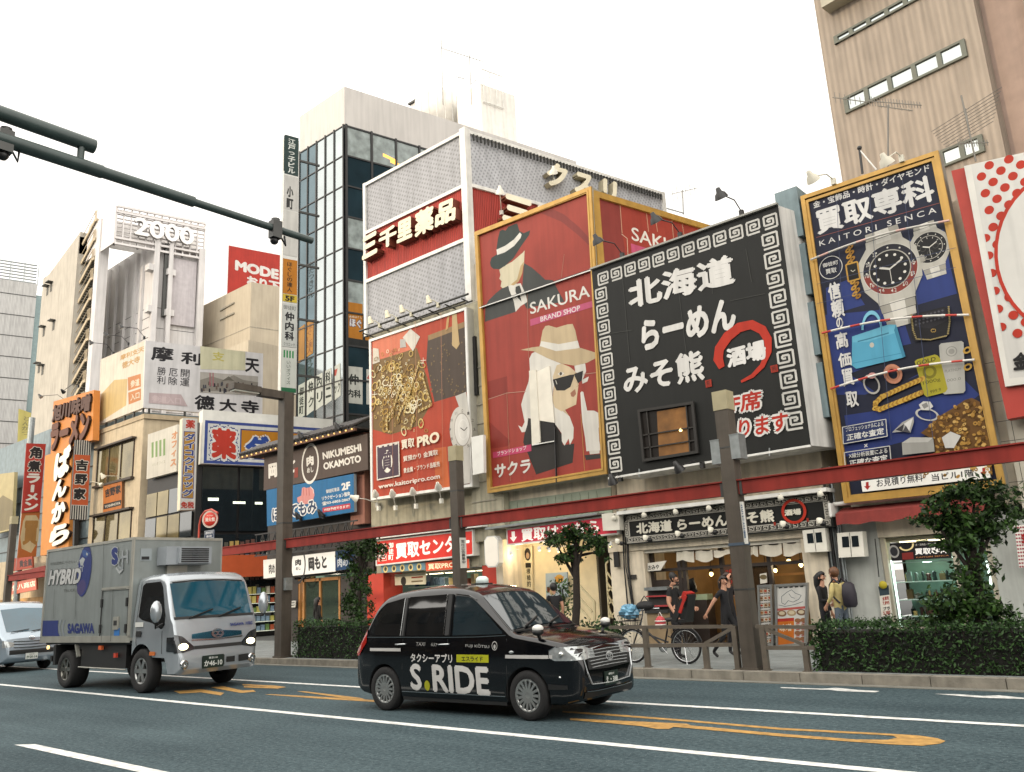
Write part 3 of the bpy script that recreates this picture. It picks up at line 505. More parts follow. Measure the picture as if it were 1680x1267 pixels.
s.text('買取', *[zK(p) for p in ((250, 838), (326, 822), (248, 784))], 'e8dfc9', .03); s.text('PRO', *[zK(p) for p in ((340, 828), (470, 792), (338, 766))], 'efe3c8', .05)
s.text('質預かり 金買取', *[zK(p) for p in ((262, 908), (462, 868), (260, 876))], 'ece4d4', .02); s.text('貴金属・ブランド品販売', *[zK(p) for p in ((264, 974), (473, 934), (262, 944))], 'ece4d4', .02); s.text('www.kaitoripro.com', *[zK(p) for p in ((120, 1072), (474, 1012), (118, 1038))], 'f0e9dc', .025)
for x in (190, 330, 478): s.line(zK((x, 190-(x-60)*.34), (x+14, 1120-(x-60)*.14)), .012, 'c98a6a')
s.build('printed_face', r)
for i, (x, y) in enumerate(((90, 1088), (188, 1085), (306, 1075), (452, 1045))):
 p = onY(*zK((x+18, y+75)), 18.9); flood(p-Vector((0, -.0, .15)), onY(*zK((x, y)), 18.2), 'white goose neck lamp under the red jewellery poster, %s from the left' % ('first', 'second', 'third', 'fourth')[i], 'lamps under the jewellery poster', 'd8d4c8', r=.12, kind='up', stem=False)
FN = front(19.1); zN = Z(1300, 230, 4.368); zO = Z(1300, 500, 3.518); NQ = [(1314.9, 323.9), (1540.4, 248.3), (1652, 800), (1386.5, 826)]
r = T('billboard', 'tall navy poster of watches, handbags and gold in a gold frame', 'billboard', orgn(FN, NQ))
b = MB(); qprism(b, FN, NQ, -.3, 0, PAINT(), '77746c'); b.build('backing', r)
b = MB(); qframe(b, FN, NQ, .1, .001, .08, GOLD()); qframe(b, FN, [(1322, 330), (1534, 259), (1644, 792), (1392, 818)], .07, .001, .05, GOLD()); b.build('frame', r)
s = Sheet(FN, base=.002); s.poly(NQ, '1b2036')
for q in (((830, 720), (1080, 640), (1130, 900), (1180, 1100), (900, 1180), (840, 900)), ((240, 1060), (400, 1000), (520, 1180), (250, 1260))): s.poly(zN(*q), '2b3d7e')
for q in (((190, 60), (620, 20), (690, 240), (900, 330), (700, 420), (420, 520), (240, 520)), ((560, 620), (980, 420), (1080, 520), (760, 760), (300, 880), (290, 760)), ((300, 640), (500, 610), (640, 560), (700, 640), (310, 700))): s.poly(zO(*q), '27397a')
for q in (((330, 400), (800, 220), (860, 330), (500, 520)), ((620, 240), (850, 190), (850, 300), (700, 330))): s.poly(zO(*q), '14182b')
s.text('金・宝飾品・時計・ダイヤモンド', *[zN(p) for p in ((152, 492), (987, 222), (146, 442))], 'e8e6e2', .02); s.text('買取専科', *[zN(p) for p in ((182, 684), (1032, 432), (152, 508))], 'eceae6', .034); s.text('K A I T O R I   S E N C A', *[zN(p) for p in ((196, 762), (1034, 520), (192, 724))], 'e8e6e2', .004)
s.line(zN((170, 700), (1060, 450)), .012, '9c5a50')
def watch(c, k, ang, dial, bez, band, gmt=True):
 u, v = FN.uv(*zN(c)); raw = s.raw; s.raw = True; ca, sa = math.cos(ang), math.sin(ang)
 P_ = lambda x, y: (u+k*(x*ca-y*sa), v+k*(x*sa+y*ca))
 for sgn in (1, -1):
  for j in range(2 if sgn > 0 else (4 if gmt else 3)):
   y0 = sgn*(1.0+j*.32); y1 = sgn*(1.30+j*.32); w0 = .68-.05*j
   s.poly([P_(-w0, y0), P_(w0, y0), P_(w0*.96, y1), P_(-w0*.96, y1)], ('c9c5ba', 'a8a499')[j % 2]); s.poly([P_(-w0*.42, y0), P_(w0*.42, y0), P_(w0*.4, y1), P_(-w0*.4, y1)], 'dedad0')
 s.poly([P_(-.62, 1.12), P_(.62, 1.12), P_(1.05, .6), P_(1.1, 0), P_(1.05, -.6), P_(.62, -1.25), P_(-.62, -1.25), P_(-1.05, -.6), P_(-1.1, 0), P_(-1.05, .6)], 'c4c0b5')
 s.poly([P_(1.08, .14), P_(1.25, .12), P_(1.25, -.12), P_(1.08, -.14)], 'aaa69b')
 s.ell((u, v), k*1.0, k*1.0, 'd6d2c8', 32); s.ell((u, v), k*.97, k*.97, bez[0], 32, ang, 0, 180, rin=.76); s.ell((u, v), k*.97, k*.97, bez[1], 32, ang, 180, 360, rin=.76)
 for j in range(12):
  a = rad(30*j)+ang; r_ = k*.85; p = (u+r_*math.sin(a), v+r_*math.cos(a)); s.ell(p, k*.035, k*.035, 'e8e4da', 8)
 if gmt:
  for t_, a in (('6', 90), ('8', 120), ('10', 150), ('12', 180), ('14', 210), ('16', 240), ('18', 270), ('20', 300), ('22', 330)):
   a = rad(a)-ang; p = (u+k*.85*math.sin(a), v+k*.85*math.cos(a)); h = k*.075; s.text(t_, (p[0]-h, p[1]-h), (p[0]+h, p[1]-h), (p[0]-h, p[1]+h), 'ddd8cf', 0)
 s.ell((u, v), k*.76, k*.76, 'b8b4a9', 32); s.ell((u, v), k*.72, k*.72, dial, 32)
 for j in range(12):
  a = rad(30*j)-ang; p = (u+k*.56*math.sin(a), v+k*.56*math.cos(a))
  (s.ell(p, k*.055, k*.055, 'eeeae0', 10) if gmt else s.line([p, (u+k*.68*math.sin(a), v+k*.68*math.cos(a))], k*.03, 'e0dcd2'))
 if not gmt:
  for a in (90, 180, 270): s.ell((u+k*.36*math.sin(rad(a)), v+k*.36*math.cos(rad(a))), k*.17, k*.17, '55554f', 14, rin=.85)
 for a, L, w_ in ((62, .52, .06), (-68, .38, .08), (180, .5, .02)): s.line([(u, v), (u+k*L*math.sin(rad(a)), v+k*L*math.cos(rad(a)))], k*w_, 'e6e2d8')
 s.raw = raw
watch((982, 770), .36, .06, '1b1b1d', ('222224', '222224'), 0, False); watch((700, 925), .60, .05, '17171a', ('20202c', '8e3a30'), 0)
u, v = FN.uv(*zN((436, 945))); s.raw = True
for sg in (1, -1):
 for j in range(6): s.ell((u+(.035 if j % 2 else -.035), v+sg*(.24+.075*j)), .075, .05, ('c8963c', 'a3742a')[j % 2], 12, .6, rin=.3)
s.poly([(u-.15, v-.2), (u-.12, v-.23), (u+.12, v-.23), (u+.15, v-.2), (u+.15, v+.2), (u+.12, v+.23), (u-.12, v+.23), (u-.15, v+.2)], 'c89a44'); s.rect((u-.115, v-.19), (u+.115, v+.19), '17150f'); s.line([(u-.04, v+.05), (u, v), (u+.06, v+.03)], .015, 'd8d4c0'); s.raw = False
s.ell(zN((278, 915)), .275, .285, 'e4e2dc', 36, rin=.94); s.text('御徒町', *[zN(p) for p in ((222, 918), (332, 890), (218, 888))], 'e8e6e2', .015); s.text('買取', *[zN(p) for p in ((244, 966), (322, 948), (240, 930))], 'e8e6e2', .015)
for ch, a, c_ in (('信', (250, 1032), (358, 1136)), ('頼', (272, 1156), (384, 1262))): s.tbox(ch, zN(a), zN(c_), 'eceae6', .04)
for ch, a, c_ in (('の', (252, 80), (300, 132)), ('高', (245, 168), (330, 245)), ('価', (262, 285), (350, 352)), ('買', (282, 378), (364, 462)), ('取', (306, 507), (390, 586))): s.tbox(ch, zO(a), zO(c_), 'eceae6', .03)
s.ell(zO((462, 150)), .23, .46, '7fc3dc', 24, -.1, 5, 175, rin=.8); s.poly(zO((348, 186), (560, 116), (602, 118), (656, 300), (640, 308), (372, 372), (346, 352)), '58a9c8'); s.poly(zO((348, 186), (560, 116), (602, 118), (612, 160), (440, 215), (352, 220)), '6dbbd6'); s.poly(zO((600, 118), (656, 300), (640, 308), (590, 150)), '3f8aa8'); s.line(zO((380, 215), (440, 200), (560, 165)), .03, '3d7f99'); s.ell(zO((462, 235)), .05, .06, 'c9c6b8', 10); s.line(zO((352, 340), (640, 280)), .015, '3f8aa8')
s.poly(zO((684, 78), (700, 60), (878, 14), (914, 30), (912, 170), (884, 196), (712, 216), (690, 184)), '17161a'); s.poly(zO((700, 66), (880, 20), (900, 90), (800, 140), (712, 130)), '242329')
for i in range(8):
 for j in range(3): s.ell(zO((716+i*22, 78+j*20-i*6)), .025, .025, '57565c', 6)
for path in (((690, 60), (700, 150), (720, 200), (800, 205), (900, 180)), ((905, 15), (912, 100), (900, 180))):
 for a, c_ in zip(path, path[1:]):
  k = int(math.hypot(c_[0]-a[0], c_[1]-a[1])/9)
  for i in range(k): s.ell(zO((a[0]+(c_[0]-a[0])*i/k, a[1]+(c_[1]-a[1])*i/k)), .022, .016, '9d8c5c', 7)
s.ell(zO((813, 152)), .035, .04, 'c9a65a', 12, 0, 50, 310, rin=.7); s.ell(zO((822, 152)), .035, .04, 'c9a65a', 12, 0, 230, 490, rin=.7)
s.poly(zO((850, 238), (862, 226), (980, 212), (992, 222), (1002, 498), (990, 512), (882, 520), (870, 510)), 'b5b3ab'); s.ell(zO((922, 272)), .11, .11, '8f8d86', 18, rin=.85); s.ell(zO((922, 272)), .06, .06, '98968f', 14)
for y, t_ in ((395, 'PLATINUM'), (450, '1000.0')): s.text(t_, *[zO(p) for p in ((884, y), (976, y-14), (884, y-16))], '85837c', .0)
for x, y in ((1012, 265), (1016, 362)): s.ell(zO((x, y)), .09, .07, 'c39a45', 12, .5, rin=.5)
s.poly(zO((710, 330), (724, 318), (826, 290), (842, 296), (856, 312), (900, 488), (886, 508), (780, 535), (764, 522)), 'aaa02c'); s.text('GOLD', *[zO(p) for p in ((722, 354), (832, 326), (720, 330))], '4a4516', .02); s.ell(zO((796, 390)), .14, .15, '7f761f', 16, rin=.6); s.text('1000g', *[zO(p) for p in ((760, 470), (860, 446), (756, 446))], '5d5718', .0); s.text('999.9', *[zO(p) for p in ((800, 516), (862, 500), (798, 498))], '5d5718', .0)
path = ((755, 430), (640, 480), (520, 535), (485, 570), (482, 600), (510, 606), (640, 555), (760, 505))
for a, c_ in zip(path, path[1:]):
 k = max(1, int(math.hypot(c_[0]-a[0], c_[1]-a[1])/12)); an = -math.atan2(c_[1]-a[1], c_[0]-a[0])
 for i in range(k): s.ell(zO((a[0]+(c_[0]-a[0])*i/k, a[1]+(c_[1]-a[1])*i/k)), .065, .05, ('d0a646', 'a87e2c')[i % 2], 10, an+.6, rin=.35)
s.ell(zO((462, 462)), .17, .24, 'b9b5ae', 20, .3, rin=.8); s.ell(zO((465, 412)), .09, .07, 'd29a94', 12); s.ell(zO((585, 402)), .19, .23, 'c98a6c', 20, .3, rin=.72); s.ell(zO((585, 402)), .13, .17, 'b87a5c', 20, .3, rin=.7)
s.ell(zO((782, 636)), .24, .13, 'c6c3bc', 20, -.4, rin=.8); s.poly(zO((735, 580), (760, 560), (800, 562), (818, 590), (790, 612), (750, 610)), 'd8d5cf'); s.poly(zO((750, 580), (780, 566), (790, 590), (765, 604)), '8d8b88')
s.poly(zO((580, 740), (640, 680), (705, 648), (706, 680), (686, 742), (640, 735)), 'a8a6a2')
for q, c_ in ((((600, 725), (650, 690), (640, 735)), '35343a'), (((650, 690), (700, 655), (680, 730)), 'e2e0dc'), (((640, 735), (660, 700), (686, 742)), '4d4c52')): s.poly(zO(*q), c_)
PILE = ((745, 742), (800, 700), (862, 640), (930, 600), (1000, 552), (1040, 540), (1085, 562), (1142, 800), (1150, 860), (1160, 985), (660, 1010), (640, 985), (830, 850), (820, 780)); s.poly(zO(*PILE), '6d4a1e')
def inpoly(x, y, P_):
 c_ = False
 for i in range(len(P_)):
  (a, b_), (d, e) = P_[i], P_[i-1]
  if (b_ > y) != (e > y) and x < (d-a)*(y-b_)/(e-b_)+a: c_ = not c_
 return c_
for i in range(420):
 x, y = g.uniform(640, 1150), g.uniform(545, 1000)
 if inpoly(x, y, PILE): s.ell(zO((x, y)), g.uniform(.025, .06), g.uniform(.02, .045), g.choice(('b78a3f', '8f6426', 'd3ab62', '5b3c15', '9c7230', 'c79a50')), 7, g.uniform(0, 3), rin=g.choice((0, 0, .4)))
s.poly(zO((870, 770), (920, 735), (980, 760), (940, 830), (890, 830)), 'cfccc6'); s.poly(zO((640, 800), (690, 768), (820, 770), (830, 850), (645, 870)), 'a5a39c'); s.poly(zO((640, 800), (690, 768), (820, 770), (790, 796)), 'c4c2bb')
s.poly(zO((298, 710), (548, 664), (556, 762), (304, 806)), '27345f')
for q in (((298, 710), (548, 664), (556, 762), (304, 806), (298, 710)), ((308, 856), (570, 818), (578, 905), (316, 950), (308, 856))): s.line(zO(*q), .018, 'd5d3cd')
s.text('プロフェッショナルによる', *[zO(p) for p in ((318, 738), (535, 702), (316, 712))], 'e2e0da', .012); s.text('正確な査定', *[zO(p) for p in ((324, 790), (540, 750), (320, 752))], 'e6e4de', .03); s.text('×', *[zO(p) for p in ((424, 828), (444, 824), (423, 808))], 'e6e4de', .02)
s.text('X線分析装置による', *[zO(p) for p in ((336, 890), (558, 858), (334, 862))], 'e2e0da', .012); s.text('正確な査定', *[zO(p) for p in ((340, 940), (560, 906), (338, 900))], 'e6e4de', .03)
for x in (330, 560, 800): s.line([zN((x, 540-x*.3)), zO((x+(0 if x < 400 else 20), 780))], .01, '46506e')
for y in (1040, 1180): s.line([zN((190, y)), zN((1180, y-260))], .01, '46506e')
s.build('printed_face', r)
b = MB(); qprism(b, FN, zO((404, 1020), (1142, 930), (1150, 1000), (413, 1082)), .05, .09, PAINT(), 'dcd9d2'); s = Sheet(FN, b, PRINT(), .09)
s.text('お見積り無料', *[zO(p) for p in ((496, 1056), (762, 1022), (492, 1010))], '26242a', .015); s.text('当ビル1階', *[zO(p) for p in ((812, 1022), (1056, 992), (808, 980))], '26242a', .015)
for x, y in ((440, 1048), (1110, 966)): s.poly(zO((x-8, y-22), (x+8, y-24), (x+9, y), (x+20, y-2), (x+2, y+22), (x-18, y+2), (x-7, y+1)), 'b3302c')
b.build('banner', r)
for (a, c_) in (((130, 878), (1140, 590)), ((100, 940), (1300, 500))): pass
for (p0, p1), zf in (((((150, 870)), ((1140, 592))), zN), ((((185, 172)), ((1030, 68))), zO), ((((235, 492)), ((1062, 325))), zO)):
 b = MB(); A, B_ = FN.px(*zf(p0), .16), FN.px(*zf(p1), .16)
 for i in range(14):
  t0, t1 = i/14, (i+1)/14; sag = lambda t: Vector((0, 0, -.12*math.sin(math.pi*t)*(-1)))
  b.tube([A.lerp(B_, t0)+sag(t0), A.lerp(B_, t1)+sag(t1)], .025, PAINT(), ('b5443c' if i % 3 == 0 else 'd2cec6') if zf is zO else ('c9a39a' if i % 4 == 1 else 'b9b5ae'), n=6, cap=False)
 b.build('wrapped_wire', r)
flood(onY(1368, 303, 19.0), onY(1331, 290, 18.0), 'cream floodlight reaching out at the upper left corner of the navy poster', 'lamps above the navy poster', 'c9c4b4', r=.16)
flood(onY(1480, 266, 19.0), onY(1452, 262, 18.3), 'cream floodlight in the middle above the navy poster', 'lamps above the navy poster', 'c9c4b4', r=.17)
# ================================================================ red framed dotted board at the right edge
FD = front(19.0); zD2 = zN
r = T('billboard', 'white board of red dots in a thick red frame at the right edge', 'billboard', FD.px(1640, 690))
b = MB(); qprism(b, FD, [(1561, 281), (1760, 232), (1830, 655), (1653, 688)], -.3, .02, PAINT(), 'a23a30'); b.build('frame', r)
b = MB(); WQ = zN((1245, 190), (2100, -30), (2300, 1600), (1540, 1800)); qprism(b, FD, [zN((1240, 200)), (1760, 236), (1800, 615), zO((1236, 478))], .021, .12, PAINT(), 'cbc8c0'); s = Sheet(FD, b, PRINT(), .12)
s.poly([zN((1290, 190)), (1758, 243), (1796, 605), zO((1260, 432))], 'e2dfd8')
u0, v0 = FD.uv(*zN((1420, 195))); uD, vD = FD.uv(*zN((1560, 152))); uE, vE = FD.uv(*zN((1365, 275)))
du, dv = uD-u0, vD-v0; eu, ev = uE-u0, vE-v0
for i in range(-8, 40):
 for j in range(-2, 34):
  u, v = u0+du*i+eu*j, v0+dv*i+ev*j
  if True:
   (uA, vA), (uB, vB) = FD.uv(*zN((1290, 190))), FD.uv(*zO((1260, 432))); lo = uA+(uB-uA)*(v-vA)/(vB-vA)+.02; hi = lo+3.2; top = FD.uv(1595, 273)[1]-.25; bot = FD.uv(*zO((1230, 235)))[1]
   if lo-.01 < u < hi and bot < v < top+.1:
    if u < lo+.08: s.raw = True; s.ell((lo, v), .09, .095, 'c0331d', 12, -math.pi/2, 0, 180); s.raw = False
    else: s.raw = True; s.ell((u, v), .09, .095, 'c0331d', 14); s.raw = False
uc, vc = FD.uv(1700, 430); s.raw = True; s.ell((uc+.62, vc), 1.32, 1.75, 'e2dfd8', 40); s.ell((uc+.62, vc), 1.32, 1.75, 'c0331d', 40, rin=.95); s.raw = False
s.text('金', *[zO(p) for p in ((1282, 388), (1375, 375), (1280, 288))], '1d1b1c', .05); b.build('panel', r)
# ================================================================ buildings
def wallvec(t):
 tc = NN(t, 'ShaderNodeTexCoord'); sx = NN(t, 'ShaderNodeSeparateXYZ'); t.links.new(tc.outputs['Object'], sx.inputs[0]); ad = NN(t, 'ShaderNodeMath', operation='ADD'); t.links.new(sx.outputs[0], ad.inputs[0]); t.links.new(sx.outputs[1], ad.inputs[1])
 cb = NN(t, 'ShaderNodeCombineXYZ'); t.links.new(ad.outputs[0], cb.inputs[0]); t.links.new(sx.outputs[2], cb.inputs[1]); return cb.outputs[0]
def ribbed(name, col, scale, dirx=1, bump=.5, var=.12, rough=.7, dots=False):
 m = M(name, col, rough=rough, var=var, streak=.22, scale=1.2); t = m.node_tree; L = t.links.new; b = t.nodes['Principled BSDF']
 wv = NN(t, 'ShaderNodeTexWave', i_Scale=scale); wv.bands_direction = 'X'; L(wallvec(t), wv.inputs[0])
 rp = NN(t, 'ShaderNodeMapRange'); rp.inputs[3].default_value = .86 if 'tan' in name else .72; rp.inputs[4].default_value = 1.05; L(wv.outputs[1], rp.inputs[0]); old = b.inputs['Base Color'].links[0].from_socket; sc_ = NN(t, 'ShaderNodeVectorMath', operation='SCALE'); L(old, sc_.inputs[0]); L(rp.outputs[0], sc_.inputs['Scale']); L(sc_.outputs[0], b.inputs['Base Color'])
 bp = NN(t, 'ShaderNodeBump', i_Strength=bump, i_Distance=.04); L(wv.outputs[1], bp.inputs['Height']); L(bp.outputs[0], b.inputs['Normal'])
 return m
def louvre(name, col='8f9094'):
 m = M(name, col, rough=.5, var=.15, streak=.2, metal=.15); t = m.node_tree; L = t.links.new; b = t.nodes['Principled BSDF']
 vo = NN(t, 'ShaderNodeTexVoronoi', i_Scale=6.5, i_Randomness=.0); vo.voronoi_dimensions = '2D'; mp = NN(t, 'ShaderNodeMapping'); mp.inputs['Rotation'].default_value = (0, 0, .5); L(wallvec(t), mp.inputs[0]); L(mp.outputs[0], vo.inputs['Vector'])
 old = b.inputs['Base Color'].links[0].from_socket; r = NN(t, 'ShaderNodeMapRange'); r.inputs[1].default_value = .22; r.inputs[2].default_value = .34; r.inputs[3].default_value = .62; r.inputs[4].default_value = 1; L(vo.outputs['Distance'], r.inputs[0])
 s = NN(t, 'ShaderNodeVectorMath', operation='SCALE'); L(old, s.inputs[0]); L(r.outputs[0], s.inputs['Scale']); L(s.outputs[0], b.inputs['Base Color']); return m
def skewbox(mb, x0, x1, Y, depth, z0, z1, m, col=(1, 1, 1)):
 a, b_ = Vector((x0, Y, 0)), Vector((x1, Y, 0)); d = SKD*depth
 f = [a, b_, b_+d, a+d]; vs = [p+EZ*z0 for p in f]+[p+EZ*z1 for p in f]
 return mb.add(vs, [(0, 1, 5, 4), (1, 2, 6, 5), (2, 3, 7, 6), (3, 0, 4, 7), (4, 5, 6, 7), (3, 2, 1, 0)], m, col)
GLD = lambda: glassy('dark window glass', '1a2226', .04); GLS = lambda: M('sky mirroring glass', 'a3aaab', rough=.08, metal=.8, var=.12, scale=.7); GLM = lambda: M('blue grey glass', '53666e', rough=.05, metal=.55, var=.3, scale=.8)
def window(parent, pl, u0, u1, v0, v1, n=1, fcol='6b6f68', glass=None, w=.03, name='window', mull=.05, rows=1):
 b = MB(); t = mull; tr_ = min(mull, .07)
 for a in ((u0, u1, v1-tr_, v1), (u0, u1, v0, v0+tr_)): b.pbox(pl, *a, .0, w+.03, PAINT(), fcol)
 for i in range(n+1): x = u0+(u1-u0)*i/n; x = min(max(x, u0+t/2), u1-t/2); b.pbox(pl, x-t/2, x+t/2, v0+tr_, v1-tr_, .0, w+.028, PAINT(), fcol)
 for j in range(1, rows): z = v0+(v1-v0)*j/rows; b.pbox(pl, u0+t, u1-t, z-t/2, z+t/2, .0, w+.02, PAINT(), fcol)
 f = b.build(name, parent); b = MB(); b.pbox(pl, u0+t/2, u1-t/2, v0+tr_/2, v1-tr_/2, .004, w*.5, glass or GLD()); b.build('pane', f); return f
FB = front(19.5); x0 = onY(604, 400, 19.5).x; x1 = onY(769, 350, 19.5).x; SB = Pl((x1, 19.5, 0), SKD, SKN)
zt = FB.uv(604.2, 302.3)[1]*.5+FB.uv(766.7, 219.3)[1]*.5; zr1 = FB.uv(607.6, 379.6)[1]*.5+FB.uv(769, 307.4)[1]*.5; zr0 = FB.uv(607.6, 459)[1]*.5+FB.uv(771.8, 396)[1]*.5; zl = FB.uv(690, 520)[1]
r = T('building', 'grey perforated metal clad corner building with a red band, behind the red posters', 'building', (x1, 19.5, .15)); DS = SB.uv(1086, 325)[0]
b = MB(); skewbox(b, x0, x1, 19.52, DS, 3.9, zt-.05, M('stained concrete', 'a39d88', rough=.9, var=.25, bump=.2, streak=.35)); b.build('wall', r)
LV = louvre('perforated sheet'); LVLIT = louvre('perforated sheet lit return', 'b6b7bb'); RW = ribbed('red corrugated sheet', 'b0372a', 3.4, 1, .9); RW2 = ribbed('red corrugated sheet return', 'b0372a', 3.4, 2, .9)  # return sheet's paler colour stands in for light falling on that side
for pl, L_, m2 in ((FB, (x0, x1), RW), (SB, (.1, DS), RW2)):
 lv = LV if pl is FB else LVLIT
 for a, c_, m, nm in ((zr1, zt, lv, 'perforated_panel'), (zr0, zr1, m2, 'red_band'), (zl, zr0, lv, 'perforated_panel')):
  b = MB(); b.pbox(pl, L_[0], L_[1], a, c_, -.05, .06, m); b.build(nm, r)
b = MB()
for pl, L_ in ((FB, (x0, x1)), (SB, (.1, DS))):
 for z in (zt, zr1, zr0): b.pbox(pl, L_[0]-.02, L_[1], z-.06, z+.07, .061, .14, WHITEM())
b.pbox(FB, x0-.12, x0+.02, zl-.05, zt+.08, .0, .15, WHITEM()); b.box((x1-.12, 19.3, zl-2), (x1+.15, 19.58, zt+.12), WHITEM()); b.pbox(SB, DS-.1, DS+.05, zl, zt+.08, 0, .15, WHITEM()); b.build('corner_trim', r)
b = MB();
for i in range(60): u = .2+(DS-.3)*i/60; b.pbox(SB, u, u+.05, zt-.32, zt-.07, .14, .2, STEEL())
b.build('roof_comb', r)
zl3 = Z(590, 200, 3.5195)
def raised(name, label, pl, items, m, col, side_col, depth, bold, o):
 t = MB(); s = Sheet(pl, t, m, .07)
 for tx, a, c_, d in items: s.text(tx, a, c_, d, col, bold, depth=(depth, side_col))
 return tag(t.build(name, None, o=o), label, 'sign')
raised('raised_lettering', 'cream raised characters mounted on the red band facing the street', FB, [('三', *[zl3(p) for p in ((62, 818), (150, 770), (62, 690))]), ('千', *[zl3(p) for p in ((158, 762), (262, 715), (158, 652))]), ('里', *[zl3(p) for p in ((262, 722), (352, 682), (262, 600))]), ('薬', *[zl3(p) for p in ((366, 690), (476, 640), (366, 545))]), ('品', *[zl3(p) for p in ((482, 632), (600, 585), (488, 500))])], PAINT(), 'd8cfb4', '6e3a2c', .34, .05, (x1-3, 19.4, zr0))
raised('raised_lettering', 'beige raised katakana on the upper perforated panel, half hidden behind the hat posters', SB, [('ク', *[zl3(p) for p in ((1040, 385), (1160, 412), (1052, 250))]), ('ス', *[zl3(p) for p in ((1205, 425), (1310, 455), (1212, 305))]), ('リ', *[zl3(p) for p in ((1370, 470), (1450, 495), (1372, 345))])], PAINT(), 'dcd4bc', '9a927c', .3, .05, (x1+.5, 20, zr1))
raised('raised_lettering', 'white raised strokes on the red band around the corner, above the hat poster', SB, [('三', *[zl3(p) for p in ((790, 590), (960, 640), (800, 430))]), ('千', *[zl3(p) for p in ((985, 640), (1130, 690), (985, 480))])], PAINT(), 'e4dcc6', '7d4a38', .3, .05, (x1+.4, 19.8, zr0))
for hx, hy, bx, by, w_ in ((788, 331, 800, 340, 'beside the corner post'),): flood(SB.px(bx+20, by+14, .1), SB.px(hx+6, hy, 1.0), 'small white box lamp on a stalk beside the tall corner post', 'lamps on the perforated building', 'e0ddd2', r=.16, stem=False)
flood(SB.px(905, 300, .1), SB.px(884, 296, .9), 'small white box lamp by the beige katakana', 'lamps on the perforated building', 'e0ddd2', r=.16, stem=False)
b = MB(); b.tube([FB.px(607, 548, .5), FB.px(785, 488, .5)], .04, STEEL()); b.tube([FB.px(607, 556, .3), FB.px(785, 497, .3)], .03, STEEL())
for i in range(7): p = FB.px(612+i*27, 553-i*9.2, .0); b.tube([p, p-EY*.5+EZ*.05], .025, STEEL(), n=6)
b.build('lamp_rail', r)
for i, x in enumerate((640, 668, 692, 736)): p = FB.px(x, 553-(x-607)*.337, .5); flood(p, p+Vector((-.1, -.35, .22)), 'little cream lamp on the rail above the jewellery poster, %s from the left' % ('first', 'second', 'third', 'fourth')[i], 'lamps on the rail above the jewellery poster', 'd5cdb4', r=.11, stem=False)
b = MB(); xa, xb = onY(768, 560, 19.3).x, onY(806, 560, 19.3).x; b.box((xa, 19.2, 3.2), (xb+.3, 19.46, FB.uv(785, 500)[1]), M('stained concrete', '')); tt = b.build('wall_panel', r)
b = MB()
for k in range(9): z = 3.8+k*.62; b.box((xa, 19.17, z), (xb, 19.21, z+.035), CONC())
b.box((xa+.18, 19.1, FB.uv(777, 655)[1]), (xa+.5, 19.195, FB.uv(777, 560)[1]), BLACKM()); b.build('wall_ledge', r)
t = MB(); fp = front(18.7); qprism(t, fp, [(777.5, 718), (797, 714), (798, 776), (780, 780)], 0, .12, PAINT(), 'd6d4cc'); tag(t.build('blank_sign'), 'small blank white sign panel between the jewellery poster and the hat poster', 'sign')
YW = 26.; cw = onY(565, 142, YW); FW = front(YW); SW_ = Pl((cw.x, YW, 0), SKD, SKN); xl = onY(489.5, 400, YW).x; zT = cw.z; zg = FW.uv(565, 204)[1]
r = T('building', 'tall dark glass office building with a plain white crown', 'building', (cw.x, YW, .1))
b = MB(); skewbox(b, xl, cw.x, YW, 17, zg, zT, M('white tile crown', 'bcb7b2', rough=.6, var=.08, streak=.12, scale=.6)); b.build('parapet', r)
b = MB(); skewbox(b, xl+.06, cw.x-.06, YW+.06, 16.8, .1, zg, M('dark curtain wall', '20262a', rough=.3, var=.3)); b.build('wall', r)
zs = [zg-.1];
while zs[-1] > 2.5: zs.append(zs[-1]-1.83)
us = [xl+.1+(cw.x-xl-.15)*k/5 for k in range(6)]
for i in range(5):
 for j, (za, zb_) in enumerate(zip(zs[1:], zs)):
  if za < 5.5: continue
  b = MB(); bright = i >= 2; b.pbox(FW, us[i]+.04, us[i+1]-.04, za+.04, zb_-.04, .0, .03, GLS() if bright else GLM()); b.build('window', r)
b = MB()
for u in us: b.pbox(FW, u-.04, u+.04, 3, zg, .031, .09, BLACKM())
for z in zs: b.pbox(FW, us[0], us[-1], z-.03, z+.03, .031, .07, BLACKM())
b.build('mullions', r)
v = [.08+1.55*k for k in range(10)]; curtain = M('pale curtain behind glass', '8e9896', rough=.25, var=.5, scale=2.2, spec=.8); ob = M('orange window film', 'c07c1e', rough=.3, var=.15)
for k in range(9):
 for j, (za, zb_) in enumerate(zip(zs[1:], zs)):
  if za < 7 or (k > 1 and j > 5): continue
  m = M('dark blue facade glass', '2c4450', rough=.05, metal=.6, var=.4, scale=.6) if (k+j) % 3 else GLD()
  if j in (0,): m = curtain
  if j == 3 and k < 1: m = curtain
  if j == 5 and k < 2: m = curtain
  b = MB(); b.pbox(SW_, v[k]+.07, v[k+1]-.07, za+.05, zb_-.05, .0, .03, m); b.build('window', r)
b = MB()
for q in v[:10]: b.pbox(SW_, q-.06, q+.06, 3, zg, .031, .1, BLACKM())
for z in zs: b.pbox(SW_, .05, 15.6, z-.045, z+.045, .031, .08, BLACKM())
b.build('mullions', r)
fl = M('warm ceiling light seen through glass', 'f0b050', emit=1.6); b = MB()
for q in (((628, 252), (652, 264), (652, 268), (628, 257)), ((640, 262), (668, 276), (668, 280), (640, 267)), ((645, 279), (652, 282), (652, 287), (645, 284)), ((655, 276), (690, 292), (690, 296), (655, 281))): qprism(b, SW_, q, .031, .034, fl)
b.build('lit_ceiling_lamps', r)
